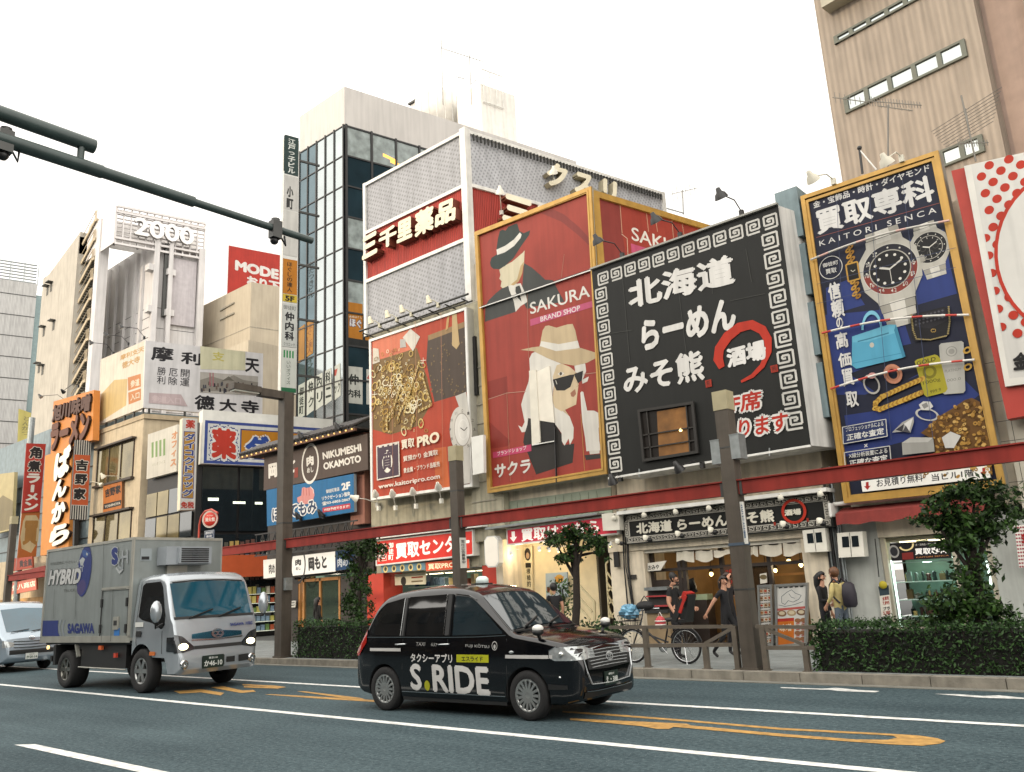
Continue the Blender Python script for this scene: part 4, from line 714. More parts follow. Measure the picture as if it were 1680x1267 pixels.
zW = Z(430, 380, 3.517); s = Sheet(SW_, base=.032); s.poly(zW((482, 405), (578, 420), (578, 626), (482, 610)), 'b97720'); s.poly(zW((594, 422), (626, 428), (626, 632), (594, 628)), 'b97720')
s.text('本格ほぐし', *[zW(p) for p in ((500, 498), (576, 504), (500, 484))], 'efe6d4', 0); s.text('ほぐ', *[zW(p) for p in ((504, 548), (572, 560), (504, 500))], 'e6e2e0', .04, out=('4a4c70', .1))
s.poly(zW((482, 776), (578, 786), (578, 998), (482, 988)), 'c9c9c0'); s.text('仲', *[zW(p) for p in ((498, 884), (556, 890), (498, 820))], '2f3431', .04); s.text('内科', *[zW(p) for p in ((490, 956), (568, 964), (490, 908))], '2f3431', .04); s.poly(zW((600, 795), (626, 798), (626, 1000), (600, 998)), 'c9c9c0'); s.text('4', *[zW(p) for p in ((604, 862), (624, 866), (604, 820))], 'b3443a', .03)
s.build('window_lettering', r)
s = Sheet(FW, base=.032)
for k, (xx, ch, c2) in enumerate(((212, '御徒町', ''), (262, '仲', 'ク'), (312, '内', 'リ'), (362, '科', 'ニ'), (414, '', 'ック'))):
 y = 890-(k)*27; s.poly(zW((xx, y), (xx+40, y-22), (xx+44, y+165), (xx-2, y+200)), 'b9bfb6' if k < 1 else 'c6cac2')
 if ch and len(ch) == 1: s.tbox(ch, zW((xx+7, y+5)), zW((xx+36, y+62)), '2c332f', .04)
 if len(ch) > 1: s.vtext(ch, zW((xx+6, y+10)), zW((xx+30, y+165)), '2c332f', .03)
 if c2: s.tbox(c2, zW((xx+8, y+95)), zW((xx+40, y+145)), '2c332f', .03)
s.poly(zW((420, 800), (440, 790), (432, 830), (418, 840)), 'b3564a')
s.vtext('おたつきビル', zW((272, 180)), zW((300, 380)), '49565a', .0); s.poly(zW((215, 560), (250, 535), (248, 740), (214, 760)), 'a5762f'); s.poly(zW((256, 530), (302, 508), (298, 702), (254, 730)), 'b07d33'); s.vtext('ほぐし達人', zW((262, 540)), zW((296, 700)), '7d4a2a', .0); s.vtext('オフィス', zW((258, 735)), zW((296, 850)), '3c5148', .0); s.build('window_lettering', r)
b = MB(); dp = MB()
pt = lambda x, y, u: SW_.px(x, y, 0)
ph = T('roof_house', 'cream rooftop stair house with a pipe rail, behind the white crowned building', 'roof structure', (cw.x+2, YW+12, zT))
P3 = side(565, 142, YW); o = cw+SKD*12+Vector((-1.5, 0, 0)); PL2 = Pl((0, o.y, 0), EX, -EY)
qa, qb = PL2.uv(752, 178), PL2.uv(788, 140);
b = MB(); c0 = PL2.px(788, 137); w0 = PL2.px(750, 175); dd = Pl(Vector((c0.x, c0.y, 0)), SKD, SKN); e = dd.uv(844, 152)[0]
skewbox(b, w0.x, c0.x, o.y, e, zT-1, c0.z, M('cream render', 'dedad2', rough=.8, var=.1, streak=.15)); b.build('wall', ph)
b = MB()
for k in range(4): u = .2+e*.55*k/3; b.tube([dd.P(u, c0.z-1.4, .1), dd.P(u, c0.z+1.1, .1)], .035, WHITEM());
b.tube([dd.P(.1, c0.z+1.1, .1), dd.P(e*.6, c0.z+1.1, .1)], .035, WHITEM()); b.tube([dd.P(.1, c0.z-1.4, .1), dd.P(e*.6, c0.z-1.4, .1)], .035, WHITEM()); b.build('pipe_rail', ph)
tk = PL2.px(717, 176); b = MB(); b.lathe([(0, -2), (1.55, -2), (1.55, .55), (1.2, .95), (.5, 1.1), (0, 1.1)], tk, EZ, M('cream tank', 'dedad2', rough=.5, var=.1), n=24); t = T('water_tank', 'round cream rooftop water tank beside the stair house', 'water tank', tk-EZ*2); b.build('tank_shell', t)
b = MB()
for a in range(16): b.bar(tk+Vector((1.56*math.cos(a*.3927), 1.56*math.sin(a*.3927), -2)), tk+Vector((1.56*math.cos(a*.3927), 1.56*math.sin(a*.3927), .5)), .05, .03, WHITEM())
b.build('tank_ribs', t)
mh = T('machine_room', 'low grey white rooftop machine room with a dark edge, in front of the water tank', 'roof structure', tk-EZ*3); b = MB(); a0 = PL2.px(684, 181); c1 = PL2.px(700, 168); dm = Pl(Vector((c1.x, c1.y, 0)), SKD, SKN)
skewbox(b, a0.x, c1.x, c1.y-.6, dm.uv(757, 186)[0], zT-2, c1.z, M('pale panel', 'cfcac6', rough=.6)); b.build('wall', mh); b = MB(); skewbox(b, a0.x-.15, c1.x+.15, c1.y-.75, dm.uv(757, 186)[0]+.3, c1.z+.002, c1.z+.14, STEEL()); b.build('roof_edge', mh)
AM = M('weathered antenna aluminium', '6d6a64', rough=.5, metal=.5)
def yagi(root, a, b_, n, w, up):
 m = MB(); a, b_, up = Vector(a), Vector(b_), Vector(up); m.tube([a, b_], .014, AM, n=5)
 for i in range(n): p = a.lerp(b_, (i+.5)/n); k = w*(1-.4*i/n); m.tube([p-up*k, p+up*k], .009, AM, n=4)
 m.build('boom', root)
def antenna(label, base, top, booms):
 t = T('antenna', label, 'antenna', base, 'rooftop antennas'); m = MB(); m.tube([base, top], .022, AM, n=6); m.build('mast', t)
 for bo in booms: yagi(t, *bo)
 return t
q = lambda x, y, Y: onY(x, y, Y)
YA = o.y-.8; antenna('tall whip antenna with a long cross boom above the water tank', q(727, 172, YA), q(724, 66, YA), [(q(723, 79, YA), q(792, 101, YA), 14, .5, EY)])
antenna('antenna mast with short side arms in front of the stair house', q(774, 172, YA), q(770, 90, YA), [(q(748, 126, YA), q(764, 130, YA), 4, .4, EY), (q(773, 138, YA), q(782, 131, YA), 3, .3, EZ)])
YB = 30.; antenna('small yagi antenna above the side hat poster', q(1121, 352, YB), q(1120, 312, YB), [(q(1100, 319, YB), q(1143, 309, YB), 6, .35, EZ), (q(1090, 341, YB), q(1122, 350, YB), 8, .3, EY)])
YC = 21.; antenna('long yagi antenna against the tan tower, above the navy poster', q(1457, 290, YC), q(1457, 172, YC), [(q(1366, 160, YC), q(1424, 168, YC), 7, .16, EZ), (q(1424, 166, YC), q(1512, 173, YC), 19, .14, EZ), (q(1440, 174, YC), q(1497, 182, YC), 5, .05, EZ)])
antenna('rusty mast with wide spread antenna rods, right of the navy poster', q(1601, 265, YC), q(1577, 157, YC), [(q(1584, 178, YC), q(1592, 225, YC), 9, .85, (.96, 0, .28)), (q(1570, 236, YC), q(1622, 234, YC), 12, .12, EZ)])
t = T('antenna', 'short dark stub mast with a stay on the left of the navy poster', 'antenna', q(1415, 283, 19.6), 'rooftop antennas'); b = MB(); b.tube([q(1415, 285, 19.6), q(1410, 244, 19.6)], .03, BLACKM(), n=6); b.ball(q(1410, 243, 19.6), .06, BLACKM(), n=8); b.tube([q(1410, 246, 19.6), q(1438, 279, 19.6)], .02, WHITEM(), n=6); b.build('mast', t)
an = rad(-8); ux = Vector((math.cos(an), math.sin(an), 0)); P0 = onY(1357, 140, 25.); PT = Pl((P0.x, P0.y, 0), ux, ux.cross(EZ)); r = T('tower_building', 'tan ribbed tower with strips of small windows at the upper right', 'building', (P0.x, P0.y, .1))
ue = PT.uv(1622, 120)[0]; RB = ribbed('tan ribbed tile', '8f8376', 2.0, 1, .3, .12, .75); RB2 = ribbed('tan ribbed tile shaded side', '8b7763', 2.4, 2, .8, .12, .75)
b = MB(); b.pbox(PT, 0, ue, 1, 46, -12, 0, RB); b.build('wall', r); b = MB(); b.pbox(PT, ue, ue+1.1, 1, 46, -12, -.5, M('pinkish tile pier', '8f7a6e', rough=.7, var=.15, streak=.1)); b.build('pier', r); b = MB(); b.pbox(PT, ue+1.1, ue+9, 1, 46, -12, -.12, M('tan tile wing', '7d7064', rough=.75, var=.15, streak=.15)); b.build('wing', r)
zT2 = Z(1330, 0, 4.526); WF = '5c5f56'
for a, c_, n in (((266, 850), (1145, 292), 5), ((178, 295), (1000, -125), 6), ((700, 1360), (1275, 1000), 4)):
 (u0, v0), (u1, v1) = PT.uv(*zT2(a)), PT.uv(*zT2(c_)); window(r, PT, u0, u1, v0, v1, n, WF, GLS(), .05, mull=.13)
b = MB(); (u0, v0), (u1, v1) = PT.uv(*zT2((140, 105))), PT.uv(*zT2((300, -10))); b.pbox(PT, u0, u0+8, v0, v0+.35, .0, .5, PAINT(), '9d9888'); b.pbox(PT, u0, u0+8, v0+.36, v0+2, .0, .3, PAINT(), '8a8674'); b.build('balcony', r)
(u0, v0), (u1, v1) = PT.uv(*zT2((1545, 1060))), PT.uv(*zT2((1600, 1000))); window(r, PT, ue+1.6, ue+4, v0-.2, v1+.3, 2, WF, GLS(), -.08, mull=.12)
xa, xb = onY(1000, 700, 19.5).x, onY(1345, 700, 19.5).x
r = T('building', 'narrow two storey ramen shop building of pale mortar', 'building', ((xa+xb)/2, 19.5, .15)); b = MB(); skewbox(b, xa, xb-.12, 19.62, 8, 3.3, FR.uv(*RQ[1])[1]-.7, M('pale mortar', 'dccfb8', rough=.85, var=.2, streak=.3)); b.build('wall', r); RAMEN = r
xc, xd = onY(1372, 700, 19.5).x, onY(1650, 700, 19.5).x
r = T('building', 'three storey building behind the navy poster', 'building', ((xc+xd)/2, 19.6, .15)); b = MB(); skewbox(b, xc, xd, 19.72, 6, 2.9, FN.uv(*NQ[1])[1]-1.0, M('pale mortar', '')); b.build('wall', r)
b = MB(); p = side(1345, 500, 19.7)
for k in range(4): b.box((xc-.02-.5, 19.0, 5.2+k*1.5), (xc+.05, 19.7, 6.5+k*1.5), M('grey blue sheet', '6e8084', rough=.5, var=.3, streak=.3))
b.build('side_cladding', r); WATCHB = r
xe = onY(1640, 700, 19.5).x; r = T('building', 'building with cream square wall tiles under the dotted board', 'building', (xe+3, 19.5, .15)); TL_ = M('cream square tiles', 'b9b2a2', rough=.45, var=.15)
b = MB(); skewbox(b, xd+.02, xe+7, 19.5, 5, 2.6, FD.uv(1640, 262)[1]-1.2, TL_); b.build('wall', r); b = MB(); pf = front(19.5)
for k in range(14): b.pbox(pf, xe-.2+k*.42, xe-.19+k*.42, 2.7, 5.6, 0, .004, STEEL())
for k in range(8): b.pbox(pf, xe-.3, xe+5, 2.9+k*.42, 2.91+k*.42, .0, .0045, STEEL())
b.build('tile_joint', r); DOTB = r
xs0, xs1 = onY(790, 800, 19.5).x, onY(1003, 800, 19.5).x
r = T('building', 'low shop building behind the hat poster', 'building', ((xs0+xs1)/2, 19.5, .15)); b = MB(); skewbox(b, xs0+.02, xs1-.02, 19.5, 6, 3.35, FS.uv(*CRN[1])[1]-.7, M('pale mortar', '')); b.build('wall', r); SAKB = r
b = MB()
for k in range(16): b.box((xs0+k*.3, 19.44, 3.45), (xs0+k*.3+.02, 19.5, 4.3), M('pale green siding', '8c9482', rough=.7))
b.box((xs0, 19.46, 3.42), (xs1, 19.495, 4.35), M('pale green siding', '')); b.build('siding', r)
# ================================================================ ground floor shops, from the right
zS = Z(1000, 800, 4.0875); PALE = lambda: M('pale mortar', ''); WARM = lambda: M('lit ochre wall', '8f6f45', emit=.05, rough=.8, var=.4, scale=1.5); BULB = lambda: M('lit bulb', 'ffdf90', emit=6); DARKW = lambda: M('dark stained wood', '2c211a', rough=.55, var=.35, scale=6); ALU = lambda: M('aluminium frame', '9a9b98', rough=.35, metal=.7, var=.12)  # ochre wall glows slightly itself, standing in for lamplight in the shops
F19 = front(19.5); X9 = lambda x, y: F19.uv(x, y)[0]; H9 = lambda x, y: F19.uv(x, y)[1]
def lamp_light(p, e, r=.04, col=(1, .78, .48)):
 l = bpy.data.lights.new('bulb_light', 'POINT'); l.energy = e; l.color = col; l.shadow_soft_size = r; o = bpy.data.objects.new('bulb_light', l); COL.objects.link(o); o.location = p
xl, x1_, x2_, xr = X9(1012, 1000), X9(1065, 960), X9(1327, 960), X9(1378, 960); zb, zo, zf = .15, H9(1063, 908), H9(1030, 905)
b = MB(); b.box((xl, 19.35, zb), (x1_, 20.4, zf), PALE()); b.build('pillar', RAMEN); b = MB(); b.box((x2_, 19.35, zb), (xr-.12, 20.4, zf), PALE()); b.build('pillar', RAMEN)
b = MB(); b.box((x1_+.001, 19.40, zo), (x2_-.001, 20.4, zf-.002), M('white lintel', 'cfcabd', rough=.7, var=.15, streak=.2)); b.box((xl, 19.3, zf), (xr-.12, 20.4, 3.299), PALE()); b.build('lintel', RAMEN)
b = MB(); b.box((x1_, 23.0, zb), (x2_, 23.1, zo), WARM()); b.box((x1_-.1, 20.4, zb), (x1_, 23.0, zo), WARM()); b.box((x2_, 20.4, zb), (x2_+.1, 23.0, zo), WARM()); b.box((x1_-.1, 20.4, zo), (x2_+.1, 23.1, zo+.1), DARKW()); b.box((x1_, 19.6, .152), (x2_, 23, .17), DARKW()); b.build('dining_room', RAMEN)
b = MB()
for xx in (1068, 1113, 1121, 1183, 1212, 1262, 1326): u = X9(xx, 960); b.box((u-.05, 19.62, .17), (u+.05, 19.72, zo), DARKW())
b.box((X9(1065, 960), 19.6, zo-.5), (x2_, 19.7, zo-.42), DARKW()); b.box((x1_, 19.63, .17), (X9(1120, 960), 19.7, 1.75), DARKW()); b.build('door_frame', RAMEN)
b = MB(); b.box((X9(1212, 960), 19.66, .2), (X9(1262, 960), 19.69, zo-.5), glassy('clear shop glass', '3a2a18', .05)); b.build('door_pane', RAMEN)
b = MB(); b.box((X9(1128, 960), 21.2, .17), (X9(1200, 960), 21.7, 1.15), M('light counter wood', 'a3763f', rough=.5, var=.25)); b.box((X9(1205, 960), 21.6, 1.7), (X9(1320, 960), 21.9, 1.76), M('light counter wood', '')); b.build('counter', RAMEN)
for i, (x, y, Y) in enumerate(((1167, 942, 20.6), (1256, 934, 20.6), (1314, 927, 20.8), (1294, 921, 20.2), (1186, 935, 22.4), (1272, 936, 22.3))):
 p = onY(x, y, Y); t = T('pendant_lamp', 'lit pendant bulb inside the ramen shop, %s from the left' % ('first', 'fourth', 'sixth', 'fifth', 'second', 'third')[i], 'lamp', p, 'pendant bulbs in the ramen shop'); b = MB(); b.ball(p, .055, BULB(), n=10); b.build('bulb', t); b = MB(); b.lathe([(.02, .05), (.07, .08), (.02, .14)], p, EZ, BLACKM(), n=10); b.tube([p+EZ*.1, Vector((p.x, p.y, zo-.01))], .008, BLACKM(), n=5); b.build('cord', t); lamp_light(p-EZ*.12, 7)
NW = M('off white noren cloth', 'c9c2b2', rough=.9, var=.2, scale=4, bump=.2)
def noren(xs, y0, y1, label, wave):
 b = MB();
 for i in range(len(xs)-1):
  a, c_ = X9(xs[i], 930)+.015, X9(xs[i+1], 930)-.015; za, zc = H9((xs[i]+xs[i+1])/2, y0[i]), H9((xs[i]+xs[i+1])/2, y1[i]); n = 8; vs = []
  for k in range(n+1):
   t = k/n; x = a+(c_-a)*t; y = 19.45+.03*math.sin(t*9+i*2); vs += [(x, y, za), (x+.03*math.sin(i*3.1), y-.05+.03*math.sin(t*7+i), zc+.04*math.sin(t*5+i*1.7))]
  b.add(vs, [(2*k, 2*k+1, 2*k+3, 2*k+2) for k in range(n)], NW, smooth=True)
 b.tube([(X9(xs[0], 930)-.05, 19.45, H9(xs[0], y0[0])), (X9(xs[-1], 930)+.05, 19.45, H9(xs[-1], y0[-1]))], .015, DARKW(), n=6); tag(b.build('noren_curtain'), label, 'curtain', 'noren curtains')
noren((1113, 1143, 1175, 1206), (904, 903, 902), (921, 920, 912), 'white split noren curtain left of the capped post', 0); noren((1236, 1249, 1290, 1326), (896, 892, 889), (911, 911, 910), 'white split noren curtain right of the capped post, under the meter box', 1)
t = MB(); pl = front(19.45); qprism(t, pl, zS((258, 508), (385, 490), (345, 555), (258, 562)), 0, .02, PAINT(), 'd5d0c4'); s = Sheet(pl, t, PRINT(), .02); s.text('おみや', *[zS(p) for p in ((262, 556), (335, 548), (262, 522))], '26231f', .03); tag(t.build('paper_sign'), 'small torn edged white paper sign over the left door of the ramen shop', 'sign')
pl = front(19.1); FQ = zS((92, 192), (1470, 22), (1490, 258), (85, 392)); u0 = pl.uv(*FQ[0])[0]; u1 = pl.uv(*FQ[1])[0]; v1 = (pl.uv(*FQ[0])[1]+pl.uv(*FQ[1])[1])/2; v0 = (pl.uv(*FQ[3])[1]+pl.uv(*FQ[2])[1])/2
r = T('shop_sign', 'long black fascia sign of the ramen shop with key pattern strips and lamps', 'shop sign', ((u0+u1)/2, 19.2, v0)); b = MB(); b.pbox(pl, u0, u1, v0, v1, -.3, 0, PAINT(), '2a2927'); b.pbox(pl, u0-.04, u1+.04, v1, v1+.09, -.3, .25, WHITEM()); b.build('board', r)
s = Sheet(pl); s.raw = True; s.rect((u0, v0), (u1, v1), '1c1d1b')
for vv in (v1-.19, v0+.03): s.rect((u0+.05, vv), (u1-.05, vv+.16), 'cdc8bb')
for uu in (u0+.02, u1-.17): s.rect((uu, v0+.2), (uu+.15, v1-.2), 'cdc8bb')
n = 30
for i in range(n):
 L = (u1-u0-.1)/n; uu = u0+.05+i*L
 for vv in (v1-.19, v0+.03): s.raw = True; s.rect((uu+.008, vv+.02), (uu+L-.008, vv+.14), '2a2825'); s.line([(uu+.03, vv+.04), (uu+L-.03, vv+.04), (uu+L-.03, vv+.12), (uu+.05, vv+.12), (uu+.05, vv+.075), (uu+L*.62, vv+.075)], .018, 'cdc8bb')
for i in range(5):
 for uu in (u0+.02, u1-.17): vv = v0+.23+i*.17; s.line([(uu+.03, vv), (uu+.12, vv), (uu+.12, vv+.13), (uu+.05, vv+.13), (uu+.05, vv+.06), (uu+.09, vv+.06)], .016, '2a2825')
s.raw = False; s.text('北海道 らーめん みそ熊', *[zS(p) for p in ((185, 315), (1112, 230), (180, 238))], 'ece6d4', .045)
cu, cv = pl.uv(*zS((1240, 160))); s.raw = True; s.ell((cu, cv), .30, .29, 'c3341f', 36, rin=.78); s.raw = False; s.text('酒場', *[zS(p) for p in ((1178, 192), (1290, 182), (1176, 150))], 'ece6d4', .05)
for x, y in ((1112, 243), (1332, 216)): s.rect(zS((x-8, y-10)), zS((x+10, y+12)), '9c3020')
s.build('printed_face', r)
nm = ('first', 'second', 'third', 'fourth', 'fifth', 'sixth')
for row, pts in (('upper', ((65, 192), (265, 172), (475, 150), (697, 125), (1175, 55), (1440, 30))), ('lower', ((90, 375), (277, 352), (492, 325), (712, 300), (1195, 262), (1440, 242)))):
 for i, (x, y) in enumerate(pts):
  p = pl.px(*zS((x, y)), .02); d = 1 if row == 'upper' else -1; t = T('sign_lamp', 'tiny black sign lamp on the %s edge of the ramen fascia, %s from the left' % (row, nm[i]), 'sign lamp', p, 'sign lamps of the ramen fascia')
  b = MB(); b.lathe([(.0, -.05), (.055, -.05), (.06, .05), (.0, .06)], p-EY*.02, EY*-1, BLACKM(), n=10); b.tube([p, p-EY*.22+EZ*.03*d], .015, BLACKM(), n=6); b.build('holder', t); b = MB(); hd = p-EY*.24+EZ*(-.05*d); b.lathe([(.02, -.07), (.06, -.03), (.075, .05), (.0, .06)], hd, EZ*-d+EY*.5, M('lamp shade white', 'd9d4c4', emit=.1), n=10); b.build('lamp_bulb', t)
def meterbox(q, label):
 pl = front(19.3); t = T('meter_box', label, 'meter box', pl.px(*q[3]), 'meter boxes between the shops'); b = MB(); qprism(b, pl, q, -.05, .22, PAINT(), 'd3cfc3'); b.build('box', t)
 A = lambda a, c_: lerp(lerp(q[0], q[1], a), lerp(q[3], q[2], a), c_)
 for a in (.18, .56): b = MB(); qprism(b, pl, [A(a, .16), A(a+.27, .16), A(a+.27, .6), A(a, .6)], .215, .226, GLD()); b.build('sight_glass', t)
 b = MB(); m_ = A(.49, .5); qprism(b, pl, [A(.49, .02), A(.51, .02), A(.51, .98), A(.49, .98)], .2, .227, STEEL()); b.build('door_gap', t)
meterbox(zS((1318, 290), (1468, 272), (1486, 428), (1336, 436)), 'white meter box with two dark windows on the ramen shop pillar')
meterbox([(1379, 875), (1420, 872), (1424, 913), (1382, 915)], 'white meter box with two dark windows beside the red awning')
b = MB()
for i, (x, w_) in enumerate(((1024, .02), (1031, .03), (1027, .015))): b.tube([onY(x-2, 870, 19.28), onY(x, 930, 19.28), onY(x+8+i*3, 1020, 19.28)], w_, BLACKM(), n=6)
b.box((xl+.2, 19.24, H9(1026, 930)), (xl+.36, 19.3, H9(1026, 905)), BLACKM()); b.build('wall_cables', RAMEN)
t = MB(); b0 = onY(1038, 947, 19.33); t.box((b0.x-.12, 19.3, b0.z-.05), (b0.x+.12, 19.34, b0.z+.06), PAINT(), '3a3733'); tag(t.build('name_plate'), 'little dark name plate on the pale pillar left of the ramen door', 'sign')
b = MB()
for i in range(9): xx = xr-.1+.1*i*.4; b.tube([(xx, 19.3+.03*(i % 3), .2), (xx+.02, 19.3+.03*(i % 3), 3.2+.3*(i % 4))], .02+.01*(i % 2), (GALV() if i % 3 else BLACKM()), n=6)
b.build('pipe_run', WATCHB)
def stand(name, label, q, Y, col, draw, group=None, legs=True, cat='menu board'):
 pl = front(Y); t = T(name, label, cat, pl.px(*q[3]), group); b = MB(); qprism(b, pl, q, -.06, 0, ALU()); qframe(b, pl, q, .05, .0, .035, ALU()); b.build('frame', t); s = Sheet(pl, base=.002); s.poly([lerp(lerp(q[0], q[1], a), lerp(q[3], q[2], a), c_) for a, c_ in ((.04, .02), (.96, .02), (.96, .98), (.04, .98))], col); s.A = lambda a, c_: lerp(lerp(q[0], q[1], a), lerp(q[3], q[2], a), c_); draw(s); s.build('poster', t)
 if legs:
  b = MB()
  for k in (3, 2): p = pl.px(*q[k]); b.box((p.x-.03, Y-.02, .15), (p.x+.03, Y+.3, .2), BLACKM()); b.box((p.x-.02, Y+.02, .15), (p.x+.02, Y+.06, p.z+.05), BLACKM())
  b.build('foot', t)
 return t
def d1(s):
 A = s.A
 for i in range(5): s.line([A(.12+.16*i, .06), A(.22+.16*i, .055)], .03, '3a3a3c')
 for path in (((.2, .2), (.35, .14), (.5, .1), (.62, .16), (.8, .2), (.72, .26), (.55, .3), (.4, .27), (.3, .33), (.2, .3), (.2, .2)), ((.1, .33), (.3, .36), (.6, .34), (.85, .3)), ((.42, .16), (.5, .22), (.6, .24))): s.line([A(*p) for p in path], .012, '5a6670')
 s.line([A(.06, .405), A(.94, .395)], .05, 'c0605a')
 for i in range(3): s.ell(A(.2+.3*i, .47), .11, .07, ('8a6a50', 'b39a7a', '7b5a48')[i]); s.ell(A(.2+.3*i, .465), .07, .04, 'd8c8a8')
 s.poly([A(.05, .55), A(.58, .55), A(.58, .97), A(.05, .97)], 'd0742a'); s.poly([A(.05, .55), A(.58, .55), A(.58, .6), A(.05, .6)], 'b8392c')
 s.text('味噌', A(.12, .76), A(.5, .76), A(.12, .64), 'efe0c0', .03)
 for j in range(4):
  for i in range(2): s.ell(A(.7+.18*i, .6+.1*j), .075, .05, '9b6a4a'); s.line([A(.64+.18*i, .645+.1*j), A(.76+.18*i, .645+.1*j)], .02, 'c0605a')
stand('menu_board', 'white framed menu board with a map sketch and an orange panel', [(1271, 959), (1326, 956), (1324, 1058), (1274, 1062)], 18.9, 'dcdad3', d1)
def d2(s):
 for j in range(8):
  for i in range(3):
   a, c_ = .1+.29*i, .06+.115*j; s.poly([s.A(a, c_), s.A(a+.25, c_), s.A(a+.25, c_+.085), s.A(a, c_+.085)], ('4a4038', '5d4c40', '38383a', '6a5a4a')[(i*3+j) % 4]); s.ell(s.A(a+.125, c_+.04), .06, .045, ('c9b79a', 'b8a58c', 'd8d0c0')[(i+j) % 3]); s.ell(s.A(a+.125, c_+.04), .035, .025, ('a8683a', '7d4a2a', 'b3402c')[(i*2+j) % 3])
stand('menu_board', 'tall menu board packed with photos of bowls, behind the capped post', [(1243, 960), (1267, 959), (1270, 1060), (1247, 1063)], 18.95, 'd6d4ce', d2)
def d3(s):
 for j in range(9): s.frame(s.A(.1, .03+.105*j), s.A(.9, .12+.105*j), .015, '3c3a38'); s.line([s.A(.25, .06+.105*j), s.A(.7, .07+.105*j), s.A(.4, .1+.105*j)], .02, '3c3a38')
stand('menu_board', 'narrow column board of small menu frames left of the capped post', [(1208, 969), (1220, 968), (1222, 1036), (1211, 1038)], 18.2, 'b7b3a6', d3)
t = MB(); pl = front(19.55); s = Sheet(pl, t, PRINT()); s.text('2F席', (1190, 945), (1212, 942), (1190, 934), 'b3322a', .03); s.text('あり', (1192, 960), (1212, 956), (1192, 950), 'b3322a', .03); qprism(t, pl, [(1187, 930), (1213, 928), (1213, 962), (1188, 964)], -.03, 0, PAINT(), '4a3020'); tag(t.build('door_notice'), 'dark door notice with red characters behind the women', 'sign')
t = MB(); pl = front(19.58); qprism(t, pl, [(1247, 942), (1258, 940), (1259, 956), (1248, 958)], 0, .02, PAINT(), 'cfc9bb'); s = Sheet(pl, t, PRINT(), .02); s.ell((1253, 947), .09, .06, '7a6a4a'); tag(t.build('door_notice'), 'small pale notice with a bowl picture to the right of the capped post', 'sign')
p = onY(1077, 1050, 18.6); r = T('service_counter', 'grey topped counter with red shelf edges and a wooden base by the ramen door', 'counter', (p.x, 18.7, .15)); xa, xb = onY(1062, 1000, 18.6).x, onY(1098, 1000, 18.6).x
b = MB(); b.box((xa, 18.55, .15), (xb, 19.1, .95), M('worn plywood', '8f7a5c', rough=.8, var=.3)); b.build('base', r); b = MB(); b.box((xa-.02, 18.5, .95), (xb+.02, 19.12, 1.02), STEEL()); b.box((xa, 18.7, 1.02), (xb, 19.1, 1.5), M('dark shelf back', '2b2a28')); b.box((xa-.02, 18.55, 1.5), (xb+.02, 19.12, 1.58), GALV()); b.build('shelf', r); b = MB();
for z in (1.1, 1.34): b.box((xa-.01, 18.6, z), (xb+.01, 18.72, z+.035), PAINT(), 'a33a3c')
b.build('shelf_edge', r)
p = onY(1148, 985, 19.9); r = T('register_stand', 'tablet register on a pale green box on a wooden stand in the ramen doorway', 'register', (p.x, 19.9, .17)); b = MB(); b.box((p.x-.25, 19.8, .17), (p.x+.25, 20.2, 1.2), DARKW()); b.build('stand', r); b = MB(); b.box((p.x-.28, 19.8, 1.2), (p.x+.28, 20.1, 1.34), PAINT(), '8f9a7c'); b.build('box', r); b = MB(); b.bar((p.x-.2, 19.95, 1.36), (p.x-.32, 20.0, 1.72), .3, .03, BLACKM(), up=EY); b.build('screen', r)
zU2 = Z(1300, 780, 3.839); xa, xb, xc2, xd2 = X9(1420, 960), X9(1452, 960), X9(1637, 960), X9(1662, 960); zt_ = H9(1450, 882)
b = MB(); b.box((X9(1388, 960), 19.5, .15), (xb, 20.3, 2.88), M('grey white render', 'a7a9a3', rough=.8, var=.15, streak=.2)); b.build('pillar', WATCHB); b = MB(); b.box((xc2, 19.5, .15), (xd2+.1, 20.3, 2.88), M('grey white render', '')); b.build('pillar', WATCHB)
b = MB(); b.box((xb+.001, 19.5, zt_), (xc2-.001, 20.3, 2.879), PALE()); b.build('lintel', WATCHB)
r = T('awning', 'red fabric awning over the watch shop window', 'awning', (X9(1470, 850), 19.2, H9(1470, 862))); b = MB(); za, zb2 = H9(1400, 832), H9(1400, 862); wa, wb = X9(1386, 850), X9(1640, 850); AW = M('red awning cloth', '7e2d26', rough=.85, var=.25, bump=.15, streak=.2)
vs = []
for k in range(25): x = wa+(wb-wa)*k/24; vs += [(x, 19.48, za), (x, 18.95, (za+zb2)/2+.05), (x, 18.93, zb2+.02*math.sin(k*1.3))]
b.add(vs, [(3*k+j, 3*k+3+j, 3*k+4+j, 3*k+1+j) for k in range(24) for j in (0, 1)], AW, smooth=False); b.build('cloth', r); b = MB(); b.tube([(wa-.1, 19.2, za+.08), (wb, 19.2, za+.08)], .05, WHITEM()); b.box((wa-.14, 18.95, za-.2), (wa-.08, 19.4, za+.1), WHITEM()); b.build('roller', r)
r = T('display_window', 'glass display window with lit green shelves of goods and a dark header sign', 'shop window', ((xb+xc2)/2, 19.6, .15)); gx0, gx1 = X9(1463, 960), X9(1572, 960); b = MB()
for q in (xb+.06, gx1+.02, xc2-.06): b.box((q-.05, 19.56, .15), (q+.05, 19.66, zt_), M('pale door frame', 'b3ab98', rough=.5))
b.box((xb, 19.55, .15), (gx1, 19.65, .5), M('pale door frame', '')); b.build('frame', r); b = MB(); b.box((xb, 21.2, .15), (xc2, 21.3, zt_), M('pale green back wall', '6f8f80', emit=.10, rough=.6, var=.3)); b.box((xb, 19.7, zt_-.1), (xc2, 21.3, zt_-.02), M('pale ceiling', 'a5a08c', rough=.8)); b.build('back_wall', r)  # green wall glows faintly to stand in for shop lighting
